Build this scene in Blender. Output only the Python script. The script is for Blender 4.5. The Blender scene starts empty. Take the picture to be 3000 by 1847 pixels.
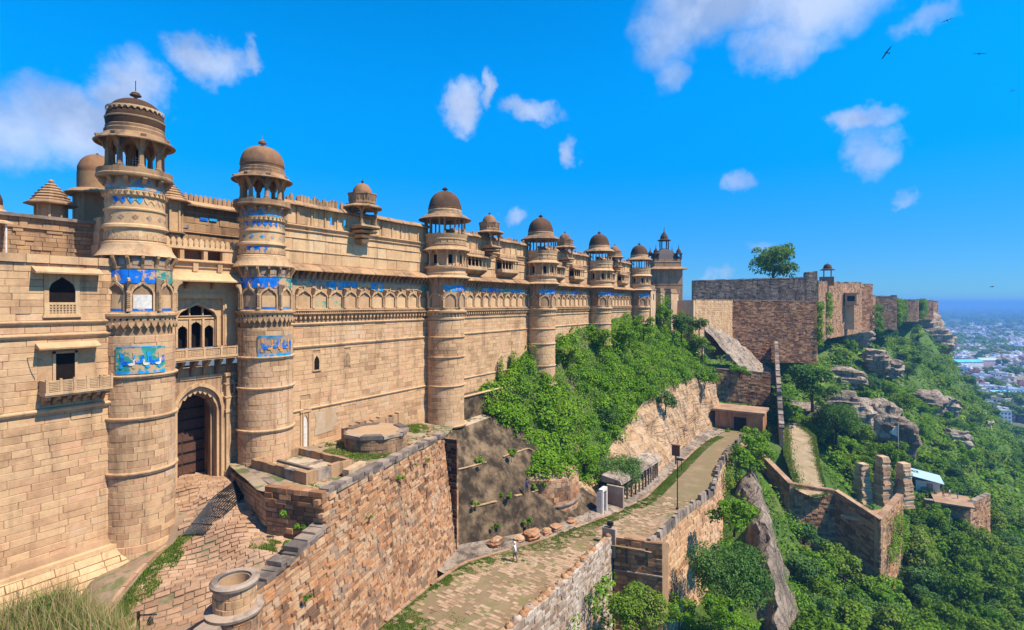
import bpy, math, random
import numpy as np
from mathutils import Vector, Matrix

R = math.radians
scene = bpy.context.scene
COL = scene.collection
random.seed(7)

# ------------------------------------------------------------------ camera
# world frame: x runs along the palace front (away from the camera), y points into the
# palace, z is up; the camera stands at the origin on the neighbouring bastion
HEAD = math.atan(980 / 1560)
cam_d = bpy.data.cameras.new('camera')
cam_d.sensor_width = 36
cam_d.lens = 36 * 1560 / 3000
cam_d.shift_y = -35.5 / 3000
cam_d.clip_start = 0.1
cam_d.clip_end = 90000
cam = bpy.data.objects.new('camera', cam_d)
COL.objects.link(cam)
cam.rotation_euler = (R(90), 0, -(R(90) - HEAD))
scene.camera = cam

# ------------------------------------------------------------------ sky, sun, exposure
SUN_EL = R(55)
SUN_SIDE = R(8)                                   # swing from the front's normal towards +x
to_sun = Vector((math.sin(SUN_SIDE) * math.cos(SUN_EL), -math.cos(SUN_SIDE) * math.cos(SUN_EL), math.sin(SUN_EL)))
sd = bpy.data.lights.new('sun', 'SUN')
sd.energy = 5.0
sd.angle = R(0.55)
sd.color = (1.0, 0.92, 0.79)
sun = bpy.data.objects.new('sun', sd)
COL.objects.link(sun)
sun.rotation_euler = to_sun.to_track_quat('Z', 'Y').to_euler()

world = bpy.data.worlds.new('World')
scene.world = world
world.use_nodes = True
wt = world.node_tree
wt.nodes.clear()


def wn(t, **k):
    n = wt.nodes.new(t)
    for a, b in k.items():
        setattr(n, a, b)
    return n


def wmath(op, a, b=None, c=None):
    n = wn('ShaderNodeMath', operation=op)
    for i, v in enumerate((a, b, c)):
        if v is None:
            continue
        if isinstance(v, (int, float)):
            n.inputs[i].default_value = v
        else:
            wt.links.new(v, n.inputs[i])
    return n.outputs[0]


sky = wn('ShaderNodeTexSky', sky_type='NISHITA', sun_disc=False)
sky.sun_elevation = SUN_EL
sky.sun_rotation = math.atan2(to_sun.x, to_sun.y)
sky.altitude = 200
sky.air_density = 1.0
sky.dust_density = 0.0
sky.ozone_density = 2.0
hsv = wn('ShaderNodeHueSaturation')
hsv.inputs['Saturation'].default_value = 1.05
hsv.inputs['Hue'].default_value = 0.5
hsv.inputs['Value'].default_value = 1.12
tint = wn('ShaderNodeMix', data_type='RGBA', blend_type='MULTIPLY')
tint.inputs['Factor'].default_value = 1.0
tgrad = wn('ShaderNodeMix', data_type='RGBA')
telev = wn('ShaderNodeMapRange', interpolation_type='SMOOTHSTEP')
telev.inputs['From Min'].default_value = 0.0
telev.inputs['From Max'].default_value = 0.42
tgrad.inputs['A'].default_value = (.17, .42, .80, 1)
tgrad.inputs['B'].default_value = (.12, .92, 1.46, 1)
wt.links.new(telev.outputs[0], tgrad.inputs['Factor'])
wt.links.new(tgrad.outputs['Result'], tint.inputs['B'])
wt.links.new(sky.outputs[0], tint.inputs['A'])
wt.links.new(tint.outputs['Result'], hsv.inputs['Color'])
tc = wn('ShaderNodeTexCoord')
sep = wn('ShaderNodeSeparateXYZ')
wt.links.new(tc.outputs['Generated'], sep.inputs[0])
wt.links.new(sep.outputs[2], telev.inputs['Value'])
# deep blue overhead, as a clean monsoon sky
wob = wn('ShaderNodeTexNoise')
wob.inputs['Scale'].default_value = 9.0
wob.inputs['Detail'].default_value = 7.0
wob.inputs['Roughness'].default_value = 0.62
wt.links.new(tc.outputs['Generated'], wob.inputs['Vector'])
wsep = wn('ShaderNodeSeparateColor')
wt.links.new(wob.outputs['Color'], wsep.inputs[0])
big = wn('ShaderNodeTexNoise')
big.inputs['Scale'].default_value = 4.0
big.inputs['Detail'].default_value = 5.0
wt.links.new(tc.outputs['Generated'], big.inputs['Vector'])
az = wmath('ADD', wmath('ARCTAN2', sep.outputs[1], sep.outputs[0]), wmath('MULTIPLY', wmath('SUBTRACT', wsep.outputs[0], 0.5), 0.16))
el = wmath('ADD', wmath('ARCSINE', sep.outputs[2]), wmath('MULTIPLY', wmath('SUBTRACT', wsep.outputs[1], 0.5), 0.12))
# azimuth (from +x towards +y), elevation, half widths in degrees, opacity
CLOUDS = [(72.0, 14.5, 6.5, 4.0, .80), (67.5, 17.0, 3.6, 4.2, .78), (76, 13.5, 4.5, 3.6, .7), (62.0, 21.5, 3.8, 2.6, .72), (58.8, 22.6, 1.6, 1.6, .6), (38.0, 20.2, 2.8, 2.8, .85),
          (34.6, 21.6, 1.6, 2.3, .75), (29.6, 19.8, 3.0, 1.3, .6), (26.2, 15.8, 1.4, 1.9, .64), (32.0, 9.2, 1.8, 1.2, .6),
          (10.5, 28.0, 9.5, 4.6, .78), (3.0, 27.2, 8.0, 5.2, .82), (15.5, 26.0, 5.0, 3.6, .62), (5.0, 23.2, 4.6, 2.8, .62), (16.0, 22.3, 2.8, 2.6, .5), (-5.0, 22.6, 2.6, 1.3, .5), (-5.5, 27.0, 4.0, 1.6, .5),
          (-.9, 16.2, 3.0, 1.6, .74), (-1.8, 13.4, 2.6, 2.4, .6), (9.5, 11.3, 1.8, 1.1, .55), (-4.4, 8.5, 1.3, 1.0, .45), (7.9, 6.1, 1.5, .9, .38), (11.4, 3.5, 1.5, .8, .45), (16.5, 4.2, 1.2, 1.0, .3),
          (100, 20, 7, 4, .7), (125, 35, 9, 5, .6), (160, 18, 8, 3.5, .7), (-165, 40, 9, 6, .6), (-130, 22, 7, 4, .7), (-95, 30, 8, 5, .6), (-60, 18, 6, 3, .7), (-35, 38, 8, 5, .6), (-25, 14, 4, 2, .6), (40, 55, 9, 7, .5), (-80, 60, 14, 7, .5)]
field = None
for a, e, wa, we, op in CLOUDS:
    da = wmath('SUBTRACT', az, R(a))
    q = wmath('ADD', wmath('POWER', wmath('MULTIPLY', da, 1 / R(wa)), 2.0), wmath('POWER', wmath('MULTIPLY', wmath('SUBTRACT', el, R(e)), 1 / R(we)), 2.0))
    m = wmath('MULTIPLY', wmath('MAXIMUM', wmath('SUBTRACT', 1.0, q), 0.0), op)
    field = m if field is None else wmath('MAXIMUM', field, m)
cov = wn('ShaderNodeMapRange', interpolation_type='SMOOTHSTEP')
cov.inputs['From Min'].default_value = 0.0
cov.inputs['From Max'].default_value = 0.85
wt.links.new(wmath('MULTIPLY', field, wmath('ADD', 0.45, wmath('MULTIPLY', big.outputs[0], 1.0))), cov.inputs['Value'])
mixc = wn('ShaderNodeMix', data_type='RGBA')
wt.links.new(wmath('MULTIPLY', cov.outputs[0], 0.86), mixc.inputs['Factor'])
wt.links.new(hsv.outputs[0], mixc.inputs['A'])
cshade = wn('ShaderNodeMix', data_type='RGBA')
crange = wn('ShaderNodeMapRange')
crange.inputs['From Min'].default_value = .38
crange.inputs['From Max'].default_value = .62
wt.links.new(wsep.outputs[2], crange.inputs['Value'])
wt.links.new(crange.outputs[0], cshade.inputs['Factor'])
cshade.inputs['A'].default_value = (2.6, 3.3, 4.9, 1)
cshade.inputs['B'].default_value = (4.3, 5.0, 6.6, 1)
wt.links.new(cshade.outputs['Result'], mixc.inputs['B'])
bg = wn('ShaderNodeBackground')
bg.inputs['Strength'].default_value = 0.105
wt.links.new(mixc.outputs['Result'], bg.inputs['Color'])
wo = wn('ShaderNodeOutputWorld')
wt.links.new(bg.outputs[0], wo.inputs[0])

scene.view_settings.view_transform = 'Standard'
scene.view_settings.look = 'None'
scene.view_settings.exposure = 0.58
scene.view_settings.gamma = 1.0
scene.render.engine = 'CYCLES'
scene.cycles.max_bounces = 6
scene.cycles.diffuse_bounces = 3
scene.cycles.transparent_max_bounces = 8
scene.cycles.volume_bounces = 0
scene.cycles.use_denoising = True

# ------------------------------------------------------------------ materials
def mat_new(name):
    m = bpy.data.materials.new(name)
    m.use_nodes = True
    nt = m.node_tree
    nt.nodes.clear()
    out = nt.nodes.new('ShaderNodeOutputMaterial')
    b = nt.nodes.new('ShaderNodeBsdfPrincipled')
    b.inputs['Roughness'].default_value = 0.9
    b.inputs['Specular IOR Level'].default_value = 0.15
    nt.links.new(b.outputs[0], out.inputs[0])
    return m, nt, b


def _noise(nt, vec, scale, detail=4, rough=0.6):
    n = nt.nodes.new('ShaderNodeTexNoise')
    n.inputs['Scale'].default_value = scale
    n.inputs['Detail'].default_value = detail
    n.inputs['Roughness'].default_value = rough
    nt.links.new(vec, n.inputs['Vector'])
    return n.outputs[0]


def _ramp(nt, fac, stops):
    n = nt.nodes.new('ShaderNodeValToRGB')
    el = n.color_ramp.elements
    while len(el) > 1:
        el.remove(el[-1])
    for i, (p, c) in enumerate(stops):
        e = el[0] if i == 0 else el.new(p)
        e.position = p
        e.color = (*c, 1) if len(c) == 3 else c
    nt.links.new(fac, n.inputs[0])
    return n.outputs[0]


def _mix(nt, fac, a, b, blend='MIX'):
    n = nt.nodes.new('ShaderNodeMix')
    n.data_type = 'RGBA'
    n.blend_type = blend
    for key, v in (('Factor', fac), ('A', a), ('B', b)):
        if isinstance(v, (int, float)):
            n.inputs[key].default_value = v
        elif isinstance(v, tuple):
            n.inputs[key].default_value = (*v, 1)
        else:
            nt.links.new(v, n.inputs[key])
    return n.outputs['Result']


def _math(nt, op, a, b=None, clamp=False):
    n = nt.nodes.new('ShaderNodeMath')
    n.operation = op
    n.use_clamp = clamp
    for i, v in enumerate((a, b)):
        if v is None:
            continue
        if isinstance(v, (int, float)):
            n.inputs[i].default_value = v
        else:
            nt.links.new(v, n.inputs[i])
    return n.outputs[0]


def stone_mat(name, cols, stain=None, stain_lo=.55, stain_hi=.75, stain_amt=.7, streak=True, fine=4.0, bump=.35, bdist=.04, big=.35, piece=.6, contrast=.5, patch=None, strata=0., soot=0.):
    """weathered stone: colour per piece + large patches + grain + stains, relief by bump"""
    m, nt, b = mat_new(name)
    geo = nt.nodes.new('ShaderNodeNewGeometry')
    oi = nt.nodes.new('ShaderNodeObjectInfo')
    pos = geo.outputs['Position']
    rnd = _math(nt, 'FRACT', _math(nt, 'ADD', _math(nt, 'MULTIPLY', geo.outputs['Random Per Island'], 7.31), _math(nt, 'MULTIPLY', oi.outputs['Random'], 5.17)))
    n1 = _noise(nt, pos, big, 6, .65)
    n2 = _noise(nt, pos, fine, 6, .7)
    t = _math(nt, 'ADD', _math(nt, 'MULTIPLY', _math(nt, 'SUBTRACT', rnd, .5), piece), _math(nt, 'ADD', .5, _math(nt, 'MULTIPLY', _math(nt, 'SUBTRACT', n1, .5), 1.6)), clamp=True)
    k = len(cols)
    c = _ramp(nt, t, [((i + .5) / k, col) for i, col in enumerate(cols)])
    g = _math(nt, 'ADD', 1 - contrast * .5, _math(nt, 'MULTIPLY', n2, contrast))
    gm = nt.nodes.new('ShaderNodeCombineColor')
    for i in range(3):
        nt.links.new(g, gm.inputs[i])
    c = _mix(nt, 1.0, c, gm.outputs[0], 'MULTIPLY')
    if patch:
        n4 = _noise(nt, pos, patch[1], 5, .6)
        f = nt.nodes.new('ShaderNodeMapRange')
        f.inputs['From Min'].default_value = patch[2]
        f.inputs['From Max'].default_value = patch[2] + .1
        nt.links.new(n4, f.inputs['Value'])
        c = _mix(nt, _math(nt, 'MULTIPLY', f.outputs[0], patch[3]), c, patch[0])
    if stain:
        mp = nt.nodes.new('ShaderNodeMapping')
        mp.inputs['Scale'].default_value = (1.3, 1.3, .22) if streak else (.8, .8, .8)
        nt.links.new(pos, mp.inputs['Vector'])
        n3 = _noise(nt, mp.outputs[0], .8, 7, .68)
        f = nt.nodes.new('ShaderNodeMapRange')
        f.interpolation_type = 'SMOOTHSTEP'
        f.inputs['From Min'].default_value = stain_lo
        f.inputs['From Max'].default_value = stain_hi
        nt.links.new(n3, f.inputs['Value'])
        c = _mix(nt, _math(nt, 'MULTIPLY', f.outputs[0], stain_amt), c, stain)
    if soot:                                         # black rain streaks, narrow and long
        mp4 = nt.nodes.new('ShaderNodeMapping')
        mp4.inputs['Scale'].default_value = (2.6, 2.6, .16)
        nt.links.new(pos, mp4.inputs['Vector'])
        f4 = nt.nodes.new('ShaderNodeMapRange')
        f4.interpolation_type = 'SMOOTHSTEP'
        f4.inputs['From Min'].default_value = .52
        f4.inputs['From Max'].default_value = .74
        nt.links.new(_noise(nt, mp4.outputs[0], .9, 6, .7), f4.inputs['Value'])
        f5 = nt.nodes.new('ShaderNodeMapRange')
        f5.inputs['From Min'].default_value = .42
        f5.inputs['From Max'].default_value = .6
        nt.links.new(_noise(nt, pos, .22, 3, .5), f5.inputs['Value'])
        c = _mix(nt, _math(nt, 'MULTIPLY', _math(nt, 'MULTIPLY', f4.outputs[0], f5.outputs[0]), soot), c, (.09, .06, .04))
    nt.links.new(c, b.inputs['Base Color'])
    bp = nt.nodes.new('ShaderNodeBump')
    bp.inputs['Strength'].default_value = bump
    bp.inputs['Distance'].default_value = bdist
    hgt = _noise(nt, pos, fine * 2.2, 6, .72)
    if strata:                                       # bedding planes and joints
        mp2 = nt.nodes.new('ShaderNodeMapping')
        mp2.inputs['Scale'].default_value = (.22, .22, 1.5)
        nt.links.new(pos, mp2.inputs['Vector'])
        n5 = _noise(nt, mp2.outputs[0], 1.2, 5, .6)
        vo = nt.nodes.new('ShaderNodeTexVoronoi')
        vo.feature = 'DISTANCE_TO_EDGE'
        vo.inputs['Scale'].default_value = .32
        mp3 = nt.nodes.new('ShaderNodeMapping')
        mp3.inputs['Scale'].default_value = (.8, .8, 2.2)
        wv = nt.nodes.new('ShaderNodeTexNoise')
        wv.inputs['Scale'].default_value = .8
        wv.inputs['Detail'].default_value = 4
        nt.links.new(pos, wv.inputs['Vector'])
        av = nt.nodes.new('ShaderNodeVectorMath')
        av.operation = 'MULTIPLY_ADD'
        av.inputs[1].default_value = (2.6, 2.6, 2.6)
        nt.links.new(wv.outputs['Color'], av.inputs[0])
        nt.links.new(pos, av.inputs[2])
        nt.links.new(av.outputs[0], mp3.inputs['Vector'])
        nt.links.new(mp3.outputs[0], vo.inputs['Vector'])
        crk = _math(nt, 'MULTIPLY', _math(nt, 'MINIMUM', vo.outputs['Distance'], .12), 3.)
        hgt = _math(nt, 'ADD', _math(nt, 'MULTIPLY', hgt, .6), _math(nt, 'ADD', _math(nt, 'MULTIPLY', n5, 2.2 * strata), crk))
        dk_ = nt.nodes.new('ShaderNodeMapRange')
        dk_.inputs['From Min'].default_value = .0
        dk_.inputs['From Max'].default_value = .06
        dk_.inputs['To Min'].default_value = .8
        nt.links.new(vo.outputs['Distance'], dk_.inputs['Value'])
        gm2 = nt.nodes.new('ShaderNodeCombineColor')
        for i in range(3):
            nt.links.new(dk_.outputs[0], gm2.inputs[i])
        c = _mix(nt, 1.0, c, gm2.outputs[0], 'MULTIPLY')
        nt.links.new(c, b.inputs['Base Color'])
    nt.links.new(hgt, bp.inputs['Height'])
    nt.links.new(bp.outputs[0], b.inputs['Normal'])
    return m


def tile_mat(name, col, wear=.5, under=(.50, .31, .16)):
    """glazed tile that has flaked off in places"""
    m, nt, b = mat_new(name)
    geo = nt.nodes.new('ShaderNodeNewGeometry')
    n = _noise(nt, geo.outputs['Position'], 2.6, 5, .7)
    n2 = _noise(nt, geo.outputs['Position'], 1.7, 4, .6)
    c = _ramp(nt, n, [(.3, tuple(v * .55 for v in col)), (.7, tuple(min(1, v * 1.3) for v in col))])
    f = nt.nodes.new('ShaderNodeMapRange')
    f.inputs['From Min'].default_value = 1 - wear
    f.inputs['From Max'].default_value = 1 - wear + .05
    nt.links.new(n2, f.inputs['Value'])
    nt.links.new(_mix(nt, f.outputs[0], c, under), b.inputs['Base Color'])
    b.inputs['Roughness'].default_value = .4
    b.inputs['Specular IOR Level'].default_value = .4
    return m


def plain_mat(name, col, rough=.7, spec=.3, metal=0., var=.25, scale=6.):
    m, nt, b = mat_new(name)
    geo = nt.nodes.new('ShaderNodeNewGeometry')
    n = _noise(nt, geo.outputs['Position'], scale, 5)
    lo = tuple(v * (1 - var) for v in col)
    hi = tuple(min(1, v * (1 + var)) for v in col)
    nt.links.new(_ramp(nt, n, [(.3, lo), (.7, hi)]), b.inputs['Base Color'])
    b.inputs['Roughness'].default_value = rough
    b.inputs['Specular IOR Level'].default_value = spec
    b.inputs['Metallic'].default_value = metal
    return m


def leaf_mat(name, cols, trans=.3, big=.25):
    m = bpy.data.materials.new(name)
    m.use_nodes = True
    nt = m.node_tree
    nt.nodes.clear()
    out = nt.nodes.new('ShaderNodeOutputMaterial')
    geo = nt.nodes.new('ShaderNodeNewGeometry')
    oi = nt.nodes.new('ShaderNodeObjectInfo')
    n1 = _noise(nt, geo.outputs['Position'], big, 4)
    t = _math(nt, 'ADD', _math(nt, 'MULTIPLY', geo.outputs['Random Per Island'], .45), _math(nt, 'ADD', _math(nt, 'MULTIPLY', _math(nt, 'SUBTRACT', n1, .28), 1.0), _math(nt, 'MULTIPLY', oi.outputs['Random'], .18)), clamp=True)
    k = len(cols)
    c = _ramp(nt, t, [((i + .5) / k, col) for i, col in enumerate(cols)])
    d = nt.nodes.new('ShaderNodeBsdfDiffuse')
    tr = nt.nodes.new('ShaderNodeBsdfTranslucent')
    nt.links.new(c, d.inputs[0])
    nt.links.new(_mix(nt, 1.0, c, (1.0, 1.0, .45), 'MULTIPLY'), tr.inputs[0])
    mx = nt.nodes.new('ShaderNodeMixShader')
    mx.inputs[0].default_value = trans
    nt.links.new(d.outputs[0], mx.inputs[1])
    nt.links.new(tr.outputs[0], mx.inputs[2])
    nt.links.new(mx.outputs[0], out.inputs[0])
    return m


M = {}
SAND = [(.36, .205, .105), (.47, .275, .14), (.55, .335, .175), (.58, .365, .185), (.55, .30, .16), (.60, .405, .235)]
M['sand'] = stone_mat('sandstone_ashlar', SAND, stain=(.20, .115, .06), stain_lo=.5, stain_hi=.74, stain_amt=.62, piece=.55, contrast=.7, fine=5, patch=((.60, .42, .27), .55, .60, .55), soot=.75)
M['sandfine'] = stone_mat('sandstone_slabs', [(.44, .255, .125), (.53, .325, .165), (.59, .375, .19), (.61, .415, .23)], stain=(.17, .11, .07), stain_lo=.52, stain_hi=.76, stain_amt=.6, piece=.5, soot=.7, contrast=.7)
M['carved'] = stone_mat('sandstone_carved', [(.40, .235, .12), (.50, .31, .16), (.56, .36, .19), (.52, .30, .155)], stain=(.12, .08, .055), stain_lo=.5, stain_hi=.74, stain_amt=.75, fine=6, bump=.6, piece=.35, soot=.7, contrast=.8)
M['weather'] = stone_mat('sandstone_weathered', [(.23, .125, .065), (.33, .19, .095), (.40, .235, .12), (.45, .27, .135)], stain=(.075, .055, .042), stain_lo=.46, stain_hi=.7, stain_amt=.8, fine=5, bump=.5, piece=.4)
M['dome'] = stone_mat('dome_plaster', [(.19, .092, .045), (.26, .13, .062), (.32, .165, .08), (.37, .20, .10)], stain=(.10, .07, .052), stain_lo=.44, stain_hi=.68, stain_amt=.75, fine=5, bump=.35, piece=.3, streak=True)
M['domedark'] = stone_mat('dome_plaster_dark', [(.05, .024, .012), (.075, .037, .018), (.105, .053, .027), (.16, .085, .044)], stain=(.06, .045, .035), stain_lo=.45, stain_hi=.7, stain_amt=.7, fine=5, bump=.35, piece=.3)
M['mortar'] = stone_mat('mortar', [(.27, .16, .085), (.37, .225, .12), (.42, .27, .15)], fine=8, bump=.6)
M['rubble'] = stone_mat('rubble_stone', [(.17, .09, .05), (.33, .165, .08), (.44, .235, .115), (.50, .32, .18), (.46, .195, .075), (.30, .20, .13)], stain=(.09, .065, .045), stain_lo=.5, stain_hi=.7, stain_amt=.7, fine=5, bump=.8, bdist=.06, piece=.75, big=.3, contrast=.9, patch=((.50, .36, .23), .7, .58, .6))
M['rubshade'] = stone_mat('rubble_stone_shaded', [(.19, .088, .04), (.29, .138, .064), (.39, .19, .09), (.48, .25, .125)], stain=(.07, .055, .045), stain_lo=.5, stain_hi=.7, fine=5, bump=.8, bdist=.06, piece=.9)  # copy of rubble for walls turned from the sun, shade in its colour
M['coping'] = stone_mat('coping_stone', [(.13, .10, .08), (.21, .16, .125), (.30, .22, .16), (.38, .28, .20)], stain=(.06, .05, .042), stain_lo=.45, stain_hi=.65, stain_amt=.7, fine=6, bump=.7, piece=.9, streak=False)
M['stained'] = stone_mat('stained_plaster', [(.075, .048, .026), (.12, .078, .042), (.18, .118, .064), (.27, .18, .10)], stain=(.022, .016, .010), stain_lo=.33, stain_hi=.62, stain_amt=.93, fine=3, bump=.7, bdist=.1, big=.2, streak=False)
M['rock'] = stone_mat('cliff_rock', [(.20, .15, .105), (.32, .24, .17), (.43, .33, .235), (.50, .39, .28)], stain=(.09, .07, .055), stain_lo=.46, stain_hi=.64, stain_amt=.8, fine=1.6, bump=1.0, bdist=.35, big=.15, strata=1.)
M['rockor'] = stone_mat('cut_rock_ochre', [(.26, .15, .085), (.40, .235, .125), (.50, .30, .15), (.54, .36, .21)], stain=(.12, .08, .05), stain_lo=.45, stain_hi=.66, stain_amt=.8, fine=2.0, bump=1.0, bdist=.3, big=.3, strata=1.)
M['paver'] = stone_mat('paving_stone', [(.25, .135, .075), (.34, .195, .11), (.42, .255, .15), (.46, .295, .18)], stain=(.20, .14, .10), stain_lo=.5, stain_hi=.72, fine=6, bump=.8, piece=.45, streak=False, contrast=.8)
M['earth'] = stone_mat('earth', [(.24, .16, .10), (.34, .23, .15), (.42, .29, .19)], fine=3, bump=.8, stain=(.10, .12, .035), stain_lo=.5, stain_hi=.62, stain_amt=.8, streak=False)
M['roadbed'] = stone_mat('road_cobbles', [(.22, .15, .08), (.31, .215, .12), (.40, .285, .18)], fine=4, bump=.8, stain=(.17, .165, .055), stain_lo=.46, stain_hi=.66, stain_amt=.7, streak=False, piece=.8)
M['terr'] = stone_mat('terrace_floor', [(.26, .19, .12), (.38, .28, .18), (.48, .36, .25)], fine=3, bump=.7, stain=(.09, .105, .035), stain_lo=.48, stain_hi=.56, stain_amt=.9, streak=False)
M['slope'] = stone_mat('hill_soil', [(.04, .09, .012), (.07, .13, .018), (.10, .15, .028), (.2, .16, .08)], fine=2, bump=1.0, bdist=.3, big=.1)
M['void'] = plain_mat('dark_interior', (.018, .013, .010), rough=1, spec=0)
M['wood'] = plain_mat('old_door_wood', (.10, .045, .026), rough=.8, var=.4, scale=9)
M['iron'] = plain_mat('black_iron', (.02, .02, .022), rough=.5, spec=.5, metal=.6)
M['blue'] = tile_mat('glazed_tile_blue', (.006, .15, .58), .45)
M['cyan'] = tile_mat('glazed_tile_sky', (.012, .30, .58), .47)
M['teal'] = tile_mat('glazed_tile_teal', (.04, .27, .22), .5)
M['slate'] = tile_mat('glazed_tile_faded', (.15, .18, .23), .55, (.38, .24, .14))
M['yellow'] = plain_mat('glazed_tile_ochre', (.55, .26, .05), rough=.5, spec=.35, var=.4, scale=4)
M['white'] = plain_mat('whitewash', (.62, .56, .48), rough=.9, var=.2)
M['green_tile'] = tile_mat('glazed_tile_green', (.22, .33, .17), .56)
M['leaf'] = leaf_mat('creeper_leaf', [(.045, .105, .010), (.10, .21, .016), (.17, .31, .024), (.26, .39, .04)])
M['leaf2'] = leaf_mat('tree_leaf', [(.04, .085, .011), (.08, .16, .015), (.135, .235, .022), (.19, .28, .035), (.24, .24, .07)], big=.07)
M['leaf3'] = leaf_mat('bluish_leaf', [(.038, .088, .024), (.07, .15, .034), (.115, .215, .048), (.17, .265, .07)], big=.1)
M['grass'] = leaf_mat('grass_blade', [(.08, .15, .02), (.13, .22, .03), (.19, .26, .045), (.28, .28, .08)], trans=.4, big=.5)
M['straw'] = leaf_mat('dry_grass', [(.28, .19, .08), (.42, .30, .14), (.52, .40, .21)], trans=.4, big=.5)
M['bark'] = plain_mat('bark', (.07, .05, .035), rough=.95, spec=.1, var=.4)
M['plasterwall'] = stone_mat('limewashed_rubble', [(.26, .16, .10), (.36, .25, .17), (.45, .34, .25), (.52, .42, .33)], stain=(.20, .15, .11), stain_lo=.5, stain_hi=.7, stain_amt=.7, fine=5, bump=.8, piece=.7)
M['orangewall'] = stone_mat('ochre_rubble', [(.34, .18, .09), (.48, .27, .14), (.56, .33, .17), (.58, .38, .22)], stain=(.15, .10, .07), stain_lo=.52, stain_hi=.7, stain_amt=.6, fine=5, bump=.9, bdist=.06, piece=.7)
M['rockwall'] = stone_mat('orange_rubble_wall', [(.36, .21, .12), (.50, .30, .17), (.58, .37, .21), (.60, .43, .28)], stain=(.15, .10, .07), stain_lo=.5, stain_hi=.7, fine=3, bump=.8, piece=.5)
M['slateroof'] = plain_mat('dark_roof', (.09, .07, .06), rough=.9, var=.3)
M['tin'] = plain_mat('pale_blue_tin', (.38, .50, .62), rough=.5, spec=.4, var=.2)
M['oldplaster'] = stone_mat('old_plaster', [(.44, .30, .18), (.50, .36, .22), (.54, .41, .27)], stain=(.42, .25, .12), stain_lo=.42, stain_hi=.6, stain_amt=.8, fine=4, bump=.4)
M['roadcob'] = stone_mat('road_cobble', [(.25, .15, .085), (.34, .215, .125), (.42, .275, .17), (.47, .325, .21)], stain=(.22, .19, .08), stain_lo=.5, stain_hi=.68, stain_amt=.7, fine=6, bump=.8, piece=.4, streak=False, contrast=.8)
M['rubmortar'] = stone_mat('rubble_mortar', [(.13, .075, .04), (.20, .12, .065), (.26, .16, .09)], fine=8, bump=.6)
M['greystone'] = stone_mat('grey_rampart', [(.12, .085, .06), (.18, .13, .09), (.25, .185, .13), (.31, .235, .165)], stain=(.05, .04, .03), stain_lo=.45, stain_hi=.66, stain_amt=.8, fine=4, bump=.7, piece=.5, soot=.8)

# ------------------------------------------------------------------ helpers
LOC = {}


def thing(name, label, cat, loc=(0, 0, 0), group=None):
    o = bpy.data.objects.new(name, None)
    o.empty_display_size = .3
    COL.objects.link(o)
    o.location = loc
    o['label'] = label
    o['category'] = cat
    if group:
        o['group'] = group
    LOC[o.name] = Vector(loc)
    return o


def tag(o, label, cat, group=None):
    o['label'] = label
    o['category'] = cat
    if group:
        o['group'] = group
    return o


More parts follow.
